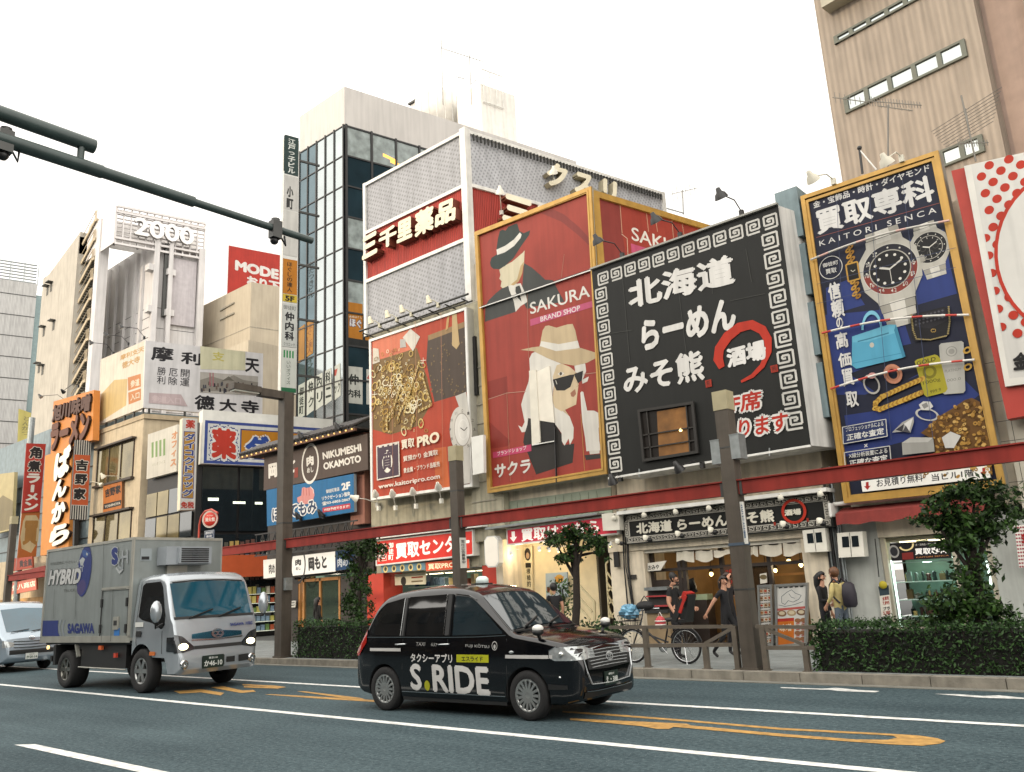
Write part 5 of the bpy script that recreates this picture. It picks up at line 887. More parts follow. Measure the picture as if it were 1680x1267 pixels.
hp = front(19.6); b = MB(); hq = zU2((612, 428), (985, 408), (1000, 520), (625, 540)); qprism(b, hp, hq, -.06, 0, PAINT(), '191619'); s = Sheet(hp, b, LIT(), 0); s.text('買取専科', *[zU2(p) for p in ((772, 502), (978, 490), (770, 460))], 'e6e2dc', .04); s.text('金・宝飾品・時計・ダイヤモンド', *[zU2(p) for p in ((775, 445), (970, 432), (775, 432))], 'cfc9bf', .0); s.text('KAITORI SENCA', *[zU2(p) for p in ((780, 522), (985, 508), (780, 514))], 'b3743f', .0); s.ell(zU2((640, 480)), .11, .14, '8d8a84', 18); s.ell(zU2((640, 480)), .08, .1, '232326', 18); s.ell(zU2((718, 440)), .16, .12, 'd8c48c', 18, .2, 180, 360, rin=.75); s.poly(zU2((690, 490), (760, 484), (764, 528), (694, 532)), '6d211d'); b.build('header_sign', r)
tube = M('lit shelf tube', 'd8f0e4', emit=2.6); b = MB(); k = 0
sh = [H9(1520, y) for y in (922, 955, 985, 1013, 1035)]
for z in sh[:-1]: b.box((gx0, 19.75, z), (gx1-.06, 20.6, z+.02), M('glass shelf', '9fb8ac', rough=.1, emit=.12))
b.build('shelf', r); b = MB(); b.box((gx0-.02, 19.72, sh[-1]), (gx0+.02, 19.75, sh[0]+.08), tube); b.box((gx0, 19.75, sh[0]+.06), (gx1-.05, 19.78, sh[0]+.09), tube); b.box((gx1-.06, 19.75, sh[-1]), (gx1-.03, 19.78, sh[0]), tube); u = X9(1622, 960); b.box((u-.02, 19.7, H9(1625, 965)), (u+.02, 19.73, H9(1622, 920)), tube); b.build('light_tube', r)
goods = MB(); g = random.Random(3)
for j, z in enumerate(sh[1:], 0):
 x = gx0+.08
 while x < gx1-.15:
  w_ = g.uniform(.05, .14); h_ = g.uniform(.08, .22); c_ = g.choice(('3a2420', '241a18', '6d5a3c', '8f8f88', '4a2c28', 'b09a60', '1f2a28', '5d6a62')); y = g.uniform(19.85, 20.3)
  if g.random() < .5: goods.box((x, y, z+.02), (x+w_, y+.1, z+.02+h_), PAINT(), c_); goods.tube([(x+w_*.2, y+.05, z+h_), (x+w_*.3, y+.05, z+h_+.06), (x+w_*.7, y+.05, z+h_+.06), (x+w_*.8, y+.05, z+h_)], .008, PAINT(), c_, n=5)
  else: goods.lathe([(.0, 0), (w_*.5, 0), (w_*.35, h_*.5), (w_*.5, h_*.8), (0, h_)], (x+w_/2, y, z+.02), EZ, PAINT(), c_, n=8)
  x += w_+g.uniform(.01, .05)
tag(goods.build('display_goods', r), kind='stuff')
for xx in (1487, 1535): b = MB(); p = onY(xx, 887, 19.9); b.box((p.x-.14, 19.85, zt_-.13), (p.x+.14, 20.1, zt_-.101), M('lit ceiling panel', 'fff0cc', emit=3)); b.build('ceiling_light', r)
lamp_light((gx0+.6, 20.2, sh[0]-.05), 18, .1, (.75, 1, .9)); lamp_light((gx0+.6, 20.0, zt_-.3), 12, .1, (1, .85, .6))
t = T('price_banner', 'narrow hanging price banner with a yellow crest beside the display window', 'banner', onY(1450, 1012, 19.4)); pl = front(19.42); b = MB(); q = zU2((540, 690), (604, 680), (630, 885), (562, 890)); qprism(b, pl, q, -.01, 0, PAINT(), 'c9c4b8'); s = Sheet(pl, b, PRINT()); s.poly(zU2((541, 700), (606, 692), (612, 752), (550, 760)), '3c4a52')
for i, (y, tx, c_) in enumerate(((782, '金買取', 'a8342c'), (812, '7,895', 'b3402e'), (846, 'プラ', '3a3a3a'), (874, '5,385', 'b3402e'))): s.text(tx, *[zU2(p) for p in ((568+i*2, y+8), (610+i*3, y+2), (566+i*2, y-16))], c_, .03)
b.build('panel', t); b = MB(); b.lathe([(0, 0), (.085, 0), (.085, .02), (0, .02)], onY(*zU2((572, 690)), 19.4), -EY, PAINT(), 'b0a02c', n=18); b.tube([onY(*zU2((545, 640)), 19.4), onY(*zU2((520, 400)), 19.4)], .012, BLACKM(), n=5); b.build('crest', t)
t = MB(); pl = front(19.2); qprism(t, pl, [(1664, 862), (1700, 860), (1708, 930), (1672, 932)], -.1, 0, PAINT(), 'd5d0c8'); s = Sheet(pl, t, PRINT())
for i in range(9):
 for j in range(12): s.ell(lerp(lerp((1666, 866), (1700, 864), i/8), lerp((1674, 930), (1707, 928), i/8), j/11), .02, .02, 'a8505a', 6)
s.text('金', (1676, 892), (1692, 890), (1675, 872), 'b02c2c', .05); tag(t.build('dotted_sign'), 'small dotted sign with a red character under the tree at the right edge', 'sign')
b = MB(); b.box((xd2+.1, 19.5, .15), (xd2+8, 20.3, 2.598), M('grey white render', '')); b.build('front_wall', DOTB)
zT4 = Z(790, 840, 4.873); pl = front(19.1); a0, a1 = X9(818, 960), X9(1012, 960); ztop = H9(830, 868)
b = MB(); b.box((a0, 19.42, .15), (X9(829, 960), 20.3, 3.34), PALE()); b.build('pillar', SAKB); b = MB(); b.box((X9(829, 960), 19.5, ztop-.2), (a1-.04, 20.3, 3.34), PALE()); b.build('lintel', SAKB)
b = MB(); bw = M('lit cream wall', 'd8c8a4', emit=.12, rough=.8, var=.15); b.box((X9(829, 960)-.3, 20.6, .15), (X9(945, 960), 20.7, ztop), bw); b.box((X9(829, 960)-.1, 20.3, .15), (X9(829, 960)-.002, 20.6, ztop), bw); b.build('back_wall', SAKB)  # cream wall also given a faint glow in place of lamplight
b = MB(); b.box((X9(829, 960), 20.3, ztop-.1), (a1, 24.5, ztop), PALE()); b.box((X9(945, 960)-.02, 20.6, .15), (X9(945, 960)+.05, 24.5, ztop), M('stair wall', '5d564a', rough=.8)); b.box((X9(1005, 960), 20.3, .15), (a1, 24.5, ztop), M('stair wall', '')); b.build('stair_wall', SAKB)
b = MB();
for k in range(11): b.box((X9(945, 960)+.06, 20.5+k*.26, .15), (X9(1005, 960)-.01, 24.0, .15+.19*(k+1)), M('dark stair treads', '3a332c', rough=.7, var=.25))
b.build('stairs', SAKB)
HR = M('cream handrail paint', 'cdbf98', rough=.5)
t = T('handrail', 'cream stair handrail with slanting bars left of the steps', 'handrail', onY(958, 1015, 19.6), 'stair handrails'); b = MB()
for (p, q) in (((742, 545), (905, 720)), ((745, 640), (885, 800)), ((748, 720), (870, 862)), ((745, 545), (752, 860)), ((903, 720), (905, 870))): b.bar(onY(*zT4(p), 19.7), onY(*zT4(q), 19.7), .05, .05, HR)
b.build('bars', t)
t = T('handrail', 'cream lattice stair railing right of the steps', 'handrail', onY(1005, 1015, 19.7), 'stair handrails'); b = MB()
for (p, q) in (((995, 415), (1022, 860)), ((1050, 345), (1085, 860)), ((995, 470), (1072, 580)), ((995, 415), (1050, 345)), ((1003, 560), (1078, 680)), ((1008, 660), (1080, 780)), ((1070, 580), (1006, 640)), ((1078, 680), (1012, 740)), ((1080, 790), (1018, 850)), ((1014, 760), (1050, 850))): b.bar(onY(*zT4(p), 19.6), onY(*zT4(q), 19.6), .04, .04, HR)
b.build('bars', t)
r = T('shop_sign', 'red fascia sign with a white down arrow over the stair entrance', 'shop sign', onY(920, 890, 19.1)); b = MB(); q = zT4((200, 138), (1092, 20), (1096, 178), (206, 268)); qprism(b, pl, q, -.25, 0, WHITEM()); qframe(b, pl, q, .04, 0, .02, WHITEM()); b.build('board', r); s = Sheet(pl, m=LIT()); s.poly(zT4((205, 142), (1088, 28), (1090, 172), (210, 262)), 'b3293a'); s.text('買取はこちら', *[zT4(p) for p in ((318, 240), (940, 170), (315, 140))], 'efe6dc', .035); s.poly(zT4((240, 158), (266, 155), (268, 200), (284, 198), (256, 242), (226, 206), (242, 203)), 'efe6dc'); s.build('printed_face', r)
b = MB(); qprism(b, pl, zT4((80, 128), (970, 8), (972, 24), (82, 145)), -.3, .3, GALV()); b.build('canopy_edge', r)
t = MB(); pp = front(18.95); qprism(t, pp, zT4((968, 18), (1030, 8), (1108, 10), (1112, 145), (980, 152)), -.2, .05, PAINT(), 'cfcabd'); tag(t.build('blank_box'), 'pale blank box sign between the red fascia and the ramen fascia', 'sign')
for i, (x, y) in enumerate(((238, 332), (462, 296), (540, 300), (616, 305), (700, 292), (1030, 262))):
 p = onY(*zT4((x, y)), 18.9); t = T('spot_lamp', 'small lit spot lamp under the red fascia, %s from the left' % nm[i], 'lamp', p, 'spot lamps under the red fascia'); b = MB(); b.tube([p+Vector((.05, .3, .12)), p+EZ*.08], .012, WHITEM(), n=5); b.lathe([(.02, -.08), (.05, -.05), (.06, .03)], p, (0, .3, -1), WHITEM(), n=10); b.build('shade', t); b = MB(); b.ball(p-EZ*.03, .04, BULB(), n=8); b.build('bulb', t)
lamp_light(onY(*zT4((500, 330)), 19.6), 30, .1, (1, .82, .55)); lamp_light(onY(*zT4((300, 330)), 19.8), 20, .1, (1, .82, .55))
pw = front(20.55)
def wallposter(q, col, label, fn=None, pl=pw):
 t = MB(); qprism(t, pl, q, -.02, .02, PAINT(), col); s = Sheet(pl, t, PRINT(), .02)
 if fn: fn(s)
 return tag(t.build('poster'), label, 'poster')
def f1(s): s.text('Japan.', *[zT4(p) for p in ((262, 366), (322, 360), (262, 345))], '2a2622', .03); s.text('Tax-free', *[zT4(p) for p in ((262, 395), (330, 390), (262, 375))], '55504a', 0); s.text('Shop', *[zT4(p) for p in ((275, 425), (315, 420), (275, 405))], '55504a', 0); s.ell(zT4((290, 310)), .12, .12, 'b8323a', 10)
wallposter(zT4((250, 285), (335, 272), (342, 455), (258, 460)), 'd6cdb8', 'cream tax free poster with black lettering and a red flower, on the lit shop wall', f1)
def f2(s): s.text('免税', *[zT4(p) for p in ((272, 505), (328, 500), (272, 478))], 'efe4d8', .03); s.text('TAX', *[zT4(p) for p in ((275, 550), (328, 546), (275, 525))], 'efe4d8', .03); s.text('FREE', *[zT4(p) for p in ((275, 590), (332, 586), (275, 565))], 'efe4d8', .03)
wallposter(zT4((260, 462), (346, 455), (352, 700), (265, 705)), 'bf3a2c', 'red tax free poster with white lettering below the cream one', f2)
def f3(s): s.ell(zT4((372, 340)), .13, .2, '3a3230', 14); s.ell(zT4((372, 350)), .07, .1, 'c9a88a', 12); s.vtext('積極的', zT4((362, 450)), zT4((400, 600)), '3a342c', .02); s.rect(zT4((355, 410)), zT4((400, 445)), '2c2724')
wallposter(zT4((338, 285), (405, 275), (412, 690), (345, 695)), 'd5c9a8', 'tall banner with a face on top and a column of characters', f3, front(20.5))
def f4(s): s.ell(zT4((625, 535)), .16, .13, 'd8a850', 14); s.poly(zT4((585, 520), (665, 515), (640, 570), (600, 560)), 'd29a48'); s.rect(zT4((525, 600)), zT4((552, 645)), '6d3a22'); s.ell(zT4((570, 640)), .12, .1, 'c9b08a', 12)
wallposter(zT4((515, 492), (688, 480), (692, 680), (520, 690)), '98a6b0', 'pale blue poster with a yellow blob behind the street tree', f4, front(20.4))
t = T('lightbox_sign', 'blank cream rounded lightbox sign left of the red arrow fascia', 'sign', onY(806, 930, 18.9)); pl = front(18.9); b = MB(); a, c_, d, e = *pl.uv(794, 881), *pl.uv(819, 930); bv = .12; pts = [(a+bv, c_), (d-bv, c_), (d, c_-bv), (d, e+bv), (d-bv, e), (a+bv, e), (a, e+bv), (a, c_-bv)]; qprism(b, pl, pts, -.2, .0, WHITEM(), raw=True); b.build('case', t); b = MB(); qprism(b, pl, [(u+(.03 if u < (a+d)/2 else -.03), v+(.03 if v < (c_+e)/2 else -.03)) for u, v in pts], .0, .012, LIT(), 'd2cabc', raw=True); b.build('face', t)
zU = Z(420, 860, 4.0); a0, a1 = X9(622, 960), X9(815, 960)
r = T('building', 'low shop with red pillars under the jewellery poster', 'building', ((a0+a1)/2, 19.5, .15)); ztop = H9(700, 935); b = MB(); skewbox(b, a0+.02, a1-.02, 19.5, 6, H9(640, 886), 3.9, M('stained concrete', '')); b.box((a0, 19.4, ztop), (a1, 20.2, H9(640, 886)-.002), M('stained concrete', '')); b.build('wall', r)
RP = M('red shop pillar', 'b23420', rough=.45, var=.15)
for q0, q1 in ((605, 632), (795, 818)): b = MB(); b.box((X9(q0, 960), 19.42, .15), (X9(q1, 960), 20.3, ztop-.001), RP); b.build('pillar', r)
b = MB(); b.box((a0, 22, .15), (a1, 22.1, ztop), M('pale green back wall', '')); b.box((a0, 20.3, ztop-.1), (a1, 22.1, ztop-.02), M('pale ceiling', '')); b.box((a0, 19.7, .15), (a1, 20.1, 1.05), M('white display case', 'b9b4a6', rough=.5)); b.build('shop_interior', r)
b = MB()
for i in range(6): x = X9(640+i*26, 960); b.box((x, 20.6, ztop-.13), (x+.5, 20.8, ztop-.101), M('lit ceiling panel', ''));
b.build('ceiling_light', r); lamp_light((X9(690, 960), 20.6, ztop-.35), 45, .2, (1, .9, .7)); lamp_light((X9(770, 960), 20.6, ztop-.35), 35, .2, (.95, 1, .85))
g = random.Random(9); gd = MB()
for j, z in enumerate((1.06, 1.5, 1.95)):
 if j: gd.box((a0+.4, 20.5, z-.03), (a1-.6, 20.9, z), M('glass shelf', ''))
 x = a0+.7
 while x < a1-.7: w_ = g.uniform(.1, .3); gd.box((x, 20.55, z), (x+w_, 20.75, z+g.uniform(.1, .32)), PAINT(), g.choice(('b39a5c', '8a4a3a', '4a5a6a', 'c9c4b4', '3f6a5c', '9a8a6a', '2f4a6a'))); x += w_+g.uniform(.03, .2)
tag(gd.build('display_goods', r), kind='stuff')
pl = front(19.15); r = T('shop_sign', 'red backlit fascia of the purchase centre with big white characters', 'shop sign', onY(690, 920, 19.15)); q = zU((788, 106), (1428, 34), (1432, 206), (790, 276)); b = MB(); qprism(b, pl, q, -.3, 0, WHITEM()); qframe(b, pl, q, .05, 0, .03, WHITEM()); b.build('board', r); s = Sheet(pl, m=LIT()); s.poly(zU((792, 112), (1424, 42), (1427, 200), (794, 268)), 'bd2a1e'); s.text('買取センター', *[zU(p) for p in ((918, 232), (1405, 172), (915, 128))], 'efe8de', .04); s.vtext('御徒町', zU((868, 122)), zU((904, 238)), 'efe8de', .02); s.frame(zU((800, 132)), zU((858, 240)), .02, 'd8c8b4'); s.text('買取', *[zU(p) for p in ((806, 192), (852, 186), (806, 142))], 'efe8de', .03); s.text('PRO', *[zU(p) for p in ((806, 234), (852, 228), (806, 202))], 'efe8de', .03); s.build('printed_face', r)
b = MB(); b.pbox(pl, a0, a1, pl.uv(*zU((900, 88)))[1], pl.uv(*zU((900, 70)))[1], -.3, .2, WHITEM()); b.build('canopy_edge', r)
pl = front(19.3); t = MB(); qprism(t, pl, zU((1112, 250), (1400, 225), (1402, 290), (1115, 312)), -.05, 0, PAINT(), '8a8578'); s = Sheet(pl, t, LIT()); s.poly(zU((1114, 252), (1398, 228), (1400, 288), (1117, 309)), 'bf4a2a'); s.text('買取PRO', *[zU(p) for p in ((1130, 300), (1302, 285), (1128, 262))], 'efdfb8', .03); tag(t.build('hanging_sign'), 'orange hanging sign reading PRO below the red purchase fascia', 'sign')
t = MB(); qprism(t, pl, zU((820, 270), (1110, 250), (1112, 300), (822, 322)), -.05, 0, PAINT(), '8a8578'); s = Sheet(pl, t, LIT()); s.poly(zU((822, 272), (1108, 252), (1110, 298), (824, 318)), '5d7a86')
for i in range(5): s.ell(zU((850+i*55, 296-i*4)), .12, .12, 'c9b070', 14); s.ell(zU((850+i*55, 296-i*4)), .07, .07, '3a3a34', 10)
tag(t.build('hanging_sign'), 'blue strip sign with round watch pictures below the red purchase fascia', 'sign')
pl = front(19.8); t = MB(); qprism(t, pl, zU((910, 330), (1112, 318), (1112, 395), (912, 402)), -.03, 0, PAINT(), 'd0c8b0'); s = Sheet(pl, t, PRINT()); s.ell(zU((968, 375)), .14, .16, '3a3632', 12); s.line([zU((1020, 352)), zU((1095, 346))], .05, 'a8442c'); s.line([zU((1020, 378)), zU((1095, 373))], .05, '8a7a5c'); tag(t.build('window_poster'), 'cream window poster with a dark head, inside the purchase centre', 'poster')
zV = Z(420, 690, 4.421); fy = 19.3; pl = front(fy); a0, a1 = X9(434, 960), X9(612, 960)
r = T('building', 'dark low restaurant building with a tiled eave and a steel lattice balcony', 'building', ((a0+a1)/2, 19.5, .15)); ze = pl.uv(608, 702)[1]; DKM = M('dark stained cladding', '2f2825', rough=.6, var=.3, streak=.2)
b = MB(); skewbox(b, a0, a1-.05, 19.6, 6.2, 2.75, ze, DKM); b.box((a0+.02, 19.55, H9(470, 948)), (a1-.02, 20.3, 2.74), DKM); b.build('wall', r)
PK = M('pinkish stucco', '8d5f50', rough=.8, var=.25, streak=.25); b = MB(); b.box((X9(582, 800), 19.3, pl.uv(590, 860)[1]), (X9(605, 800), 19.59, ze-.1), PK); b.build('pier', r)
b = MB(); TLM = M('dark roof tiles', '3a3533', rough=.5, var=.35, scale=6); n = 34; w0 = X9(430, 740)-.3; w1 = X9(607, 700)+.2
for k in range(n):
 x = w0+(w1-w0)*(k+.5)/n; rr = (w1-w0)/n*.5; b.tube([(x, 18.55, ze+.02), (x, 19.6, ze+.5)], rr*.62, TLM, n=8)
b.box((w0, 18.6, ze-.06), (w1, 19.6, ze+.0), TLM, T=None); b.add([(w0, 18.55, ze+.0), (w1, 18.55, ze+.0), (w1, 19.6, ze+.48), (w0, 19.6, ze+.48)], [(0, 1, 2, 3)], TLM); b.box((w0, 18.62, ze-.16), (w1, 18.72, ze-.061), M('brown fascia board', '5d3a28', rough=.6, var=.3)); b.build('roof', r)
b = MB()
for k in range(22): p = (w0+.3+(w1-w0-.4)*k/21, 18.58, ze-.1); b.ball(p, .035, M('small lit bulb', 'f0c070', emit=1.2), n=6)
b.build('bulb_string', r)
b = MB(); zl0, zl1 = pl.uv(520, 880)[1], pl.uv(520, 862)[1]; zl0, zl1 = 3.5, 4.35; k = 0
for zz in (zl0, zl1): b.bar((a0+.2, 18.9, zz), (a1-.1, 18.9, zz), .05, .05, BLACKM())
nx = 14
for i in range(nx): x = a0+.3+(a1-a0-.6)*i/nx; x2 = x+(a1-a0-.6)/nx; b.bar((x, 18.9, zl0), (x2, 18.9, zl1), .03, .03, BLACKM()); b.bar((x2, 18.9, zl0), (x, 18.9, zl1), .03, .03, BLACKM()) if i % 2 else None; b.bar((x, 18.9, zl0), (x, 18.9, zl1), .03, .03, BLACKM())
b.build('steel_lattice', r)
ps = front(19.0); r2 = T('shop_sign', 'brown sign with white Latin lettering and a ring crest under the tiled eave', 'shop sign', onY(520, 780, 19.0)); q = zV((60, 262), (808, 95), (812, 355), (55, 508)); b = MB(); qprism(b, ps, q, -.15, 0, PAINT(), '4a3e38'); b.build('board', r2); s = Sheet(ps); s.poly(q, '54453d'); s.text('NIKUMESHI', *[zV(p) for p in ((486, 286), (766, 222), (481, 232))], 'ece6dc', .045); s.text('OKAMOTO', *[zV(p) for p in ((492, 360), (764, 302), (487, 308))], 'ece6dc', .045)
s.ell(zV((393, 312)), .56, .80, 'ece6dc', 30, 0, rin=.86); s.text('肉', *[zV(p) for p in ((368, 335), (420, 322), (365, 262))], 'ece6dc', .05); s.text('めし', *[zV(p) for p in ((372, 385), (418, 372), (370, 345))], 'ece6dc', .03); s.text('岡もと', *[zV(p) for p in ((92, 424), (290, 380), (90, 318))], 'ece6dc', .05); s.rect(zV((280, 345)), zV((305, 412)), '8f3a2a'); s.build('printed_face', r2)
r2 = T('shop_sign', 'blue sign with a pink cartoon fist, fitted below the brown sign', 'shop sign', onY(520, 840, 19.0)); q = zV((76, 506), (709, 386), (712, 662), (80, 768)); b = MB(); qprism(b, ps, q, -.12, 0, PAINT(), '8a8f92'); b.build('board', r2); s = Sheet(ps); s.poly(q, '1f6a9c'); s.text('2F', *[zV(p) for p in ((622, 510), (686, 496), (618, 456))], 'ece8e2', .05); s.text('御徒町東店', *[zV(p) for p in ((510, 530), (606, 510), (508, 502))], 'e4e0da', .02); s.text('リラクゼーション整体', *[zV(p) for p in ((480, 582), (684, 545), (478, 552))], 'e8e4de', .03); s.text('☎03-6803-2867', *[zV(p) for p in ((480, 618), (686, 584), (478, 592))], 'e8e4de', .03); s.poly(zV((483, 634), (684, 600), (686, 638), (485, 668)), 'c03a4a'); s.text('WEB予約できます!', *[zV(p) for p in ((494, 660), (678, 632), (493, 638))], 'f0e2dc', .03)
s.poly(zV((300, 560), (330, 545), (335, 490), (350, 483), (365, 490), (395, 484), (420, 500), (425, 540), (415, 580), (400, 600), (330, 612), (303, 590)), 'd9928c');
for a_ in (345, 365, 385): s.line(zV((a_, 492), (a_+4, 545)), .03, 'b3564f')
s.line(zV((395, 478), (415, 500), (420, 530)), .03, 'e2e0dc'); s.text('ほってもみ', *[zV(p) for p in ((120, 735), (442, 668), (118, 640))], 'dfe6ea', .05, out=('f0eeea', .13)); s.text('ほってもみ', *[zV(p) for p in ((120, 735), (442, 668), (118, 640))], '2f3f5c', .035); s.build('printed_face', r2)
flood(onY(*zV((880, 630)), 19.4), onY(*zV((712, 560)), 18.6), 'white lamp on a long arm at the right end of the blue fist sign', 'lamps under the jewellery poster', 'd8d4c8', r=.14, kind='up', stem=False)
for i, (x, y) in enumerate(((300, 690), (465, 672))): p = onY(*zV((x, y)), 18.8); flood(p+Vector((0, .15, -.2)), p, 'black uplight under the blue fist sign, %s' % ('left one', 'right one')[i], 'uplights under the blue sign', r=.12, kind='up', stem=False)
for i, (hx, hy) in enumerate(((585, 40), (320, 105), (575, 45))[:2]): p = onY(*zV((hx, hy)), 18.4); flood(p+Vector((.2, .7, -.1)), p, 'black lamp above the tiled eave, %s' % ('in front of the glass building', 'in front of the yellow drugstore board')[i], 'lamps above the tiled eave', r=.12)
r2 = T('shop_sign', 'white sign with black brush characters and a ring crest over the wooden door', 'shop sign', onY(510, 930, 19.2)); pw2 = front(19.15); q = zU((226, 214), (519, 179), (521, 311), (228, 341)); b = MB(); qprism(b, pw2, q, -.15, 0, PAINT(), '8a857a'); b.build('board', r2); s = Sheet(pw2, m=LIT()); s.poly(q, 'cbc8c2'); s.ell(zU((276, 270)), .5, .72, '1d1b1a', 28, rin=.85); s.text('肉', *[zU(p) for p in ((258, 275), (296, 270), (257, 232))], '1d1b1a', .05); s.text('めし', *[zU(p) for p in ((262, 305), (294, 300), (261, 282))], '1d1b1a', .03); s.text('岡もと', *[zU(p) for p in ((346, 308), (466, 292), (343, 222))], '1d1b1a', .05); s.build('printed_face', r2)
t = MB(); qprism(t, pw2, zU((520, 178), (650, 162), (652, 290), (522, 306)), -.1, 0, PAINT(), '6a6a6a'); s = Sheet(pw2, t, PRINT()); s.poly(zU((520, 178), (650, 162), (652, 290), (522, 306)), '24456e'); s.text('肉めし', *[zU(p) for p in ((535, 285), (640, 272), (533, 225))], 'd8dce0', .03); tag(t.build('blue_sign'), 'dark blue sign half hidden by the street tree, beside the white brush sign', 'sign')
t = MB(); pw3 = Pl((a0-.05, 19.2, 0), SKD, SKN); pf_ = front(19.14); qprism(t, pf_, zU((48, 236), (150, 225), (152, 345), (50, 358)), -.1, 0, PAINT(), '8a857a'); s = Sheet(pf_, t, LIT()); s.poly(zU((48, 236), (150, 225), (152, 345), (50, 358)), 'c6c2ba'); s.text('肉めし', *[zU(p) for p in ((85, 330), (148, 322), (83, 262))], '1d1b1a', .04); tag(t.build('white_sign'), 'white sign with black brush strokes left of the street lamp', 'sign')
WD = M('honey wood', 'a8743c', rough=.5, var=.25, scale=5); b = MB()
for xx in (487, 494, 521, 553): u = X9(xx, 980); b.box((u-.05, 19.6, .15), (u+.05, 19.72, H9(500, 950)), WD)
b.box((X9(487, 980), 19.6, H9(500, 955)), (X9(553, 980), 19.7, H9(500, 950)), WD); b.build('door_frame', r); b = MB(); b.box((X9(494, 980), 19.66, .2), (X9(553, 980), 19.68, H9(500, 955)), glassy('green tinted shop glass', '38443a', .05)); b.build('door_pane', r); b = MB(); b.box((a0, 22, .15), (a1, 22.1, 2.7), M('pale green back wall', '')); b.build('back_wall', r)
for x0_, x1_ in ((455, 486), (556, 604)): b = MB(); b.box((X9(x0_, 980), 19.58, .15), (X9(x1_, 980), 19.75, H9(500, 950)), DKM); b.build('wall_panel', r)
lamp_light((X9(520, 980), 20.4, 2.2), 25, .1, (1, .9, .7))
t = MB(); pl_ = front(19.5); qprism(t, pl_, zU((222, 505), (264, 502), (262, 545), (224, 548)), 0, .03, PAINT(), 'c9c4b8'); s = Sheet(pl_, t, PRINT(), .03); s.line([zU((228, 518)), zU((258, 515))], .03, '3a3a3a'); s.line([zU((228, 534)), zU((258, 531))], .03, '3a3a3a'); tag(t.build('door_notice'), 'small white notice left of the wooden restaurant door', 'sign')
# ================================================================ left end: drugstore corner, beef bowl shop, noodle signs, far towers
zX = Z(150, 680, 5.091); zQ = Z(0, 680, 4.223); zY = Z(150, 450, 5.067); zG = Z(0, 450, 5.067); zH = Z(0, 150, 3.619)
pc = onY(322, 760, 19.5); PD = Pl((pc.x, 19.5, 0), SKD, SKN); FY = front(19.5); CREAMW = lambda: M('cream tile wall', 'b7a68a', rough=.7, var=.15, streak=.2)
r = T('building', 'drugstore with dark glazing on two sides below its yellow and blue board', 'building', (pc.x, 19.5, .15)); xi = FY.uv(241, 740)[0]; zs0 = PD.uv(337, 690)[1]; zs1 = PD.uv(337, 762)[1]
b = MB(); skewbox(b, xi+.05, pc.x-.1, 19.6, 16, .15, zs0-.1, M('dark frame wall', '1d1a19', rough=.5, var=.3)); b.build('wall', r)
MG = lambda: M('evening lit glass', '8d7f5a', rough=.05, metal=.5, var=.6, scale=.5)  # yellow evening reflection is put into the glass colour
for i in range(4):
 for j in range(5):
  u0, u1 = xi+.2+(pc.x-xi-.4)*i/4, xi+.2+(pc.x-xi-.4)*(i+1)/4; v0 = 1.0+j*1.25
  if v0+1.2 > zs1+.3: continue
  b = MB(); b.pbox(FY, u0+.05, u1-.05, v0+.05, v0+1.2, -.05, .0, MG() if (i+j) % 3 else GLD()); b.build('window', r)
ub = PD.uv(440, 800)[0]+3
for i in range(6):
 for j, (v0, v1) in enumerate(((.5, 3.4), (3.6, 4.9), (4.95, zs1-.05))):
  u0 = .25+i*1.75; b = MB(); b.pbox(PD, u0+.06, u0+1.69, v0+.05, v1-.05, -.03, .03, GLD()); b.build('window', r)
sv = M('shop shelf light', 'e8f0d8', emit=1.4); b = MB(); g = random.Random(4)
for j in range(5):
 z = 2.2+j*.52
 for k in range(40): u = .4+k*.25; b.pbox(PD, u, u+.18, z, z+g.uniform(.15, .34), .031, .045, PAINT(), g.choice(('6d6a5a', '8a8f88', '5a4038', 'a08c50', '3f5a6a', '93907c', '4a4a40')))
tag(b.build('stacked_goods', r), kind='stuff'); b = MB()
for (x0, y0, x1, y1) in ((341, 817, 358, 822), (382, 823, 402, 827), (418, 824, 430, 828)): (ua, va), (uc, vc) = PD.uv(x0, y0), PD.uv(x1, y1); b.pbox(PD, ua, uc, vc, va, .032, .05, sv)
b.build('lit_tubes', r)
(ua, va), (uc, vc) = PD.uv(363, 913), PD.uv(438, 946); b = MB(); b.pbox(PD, ua-2, uc+1, vc, va, .0, .9, PAINT(), 'b8532c'); b.build('fascia', r)
b = MB();
for j in range(5):
 for k in range(16): u = ua+1+k*.22; z = .4+j*.42; b.pbox(PD, u, u+.17, z, z+g.uniform(.18, .33), .05, .2, PAINT(), g.choice(('b8b060', 'c9c4b0', '6d8a50', 'b0583a', '7a8fa0', 'd0c070')))
 b.pbox(PD, ua+1, ua+4.6, .36+j*.42, .385+j*.42, .05, .3, LIT(), 'e8ecd8')
tag(b.build('lit_goods', r), kind='stuff')
r = T('billboard', 'drugstore billboard, white with blue border, red character and an orange panel', 'billboard', PD.P(3, zs1)); us = PD.uv(337, 720)[0]; ue = PD.uv(548, 710)[0]; b = MB(); b.pbox(PD, us-.25, ue, zs1-.02, zs0+.45, -.3, .35, PAINT(), 'cfcdc6'); b.build('casing', r); PD2 = PD.off(.352); s = Sheet(PD2); s.raw = True; U0, V1 = PD2.uv(*zX((950, 48))); _, V0 = PD2.uv(*zX((950, 408)));
s.rect((U0, V0), (ue-.1, V1), '3d4f92'); s.rect((U0+.14, V0+.14), (ue-.1, V1-.14), 'd8d8d4'); U1, W1 = PD2.uv(*zX((1245, 105))); s.rect((U1, V0+.28), (ue-.1, V1-.3), '33427c'); s.rect((U1+.06, V0+.34), (ue-.1, V1-.36), 'c0801e'); s.raw = False
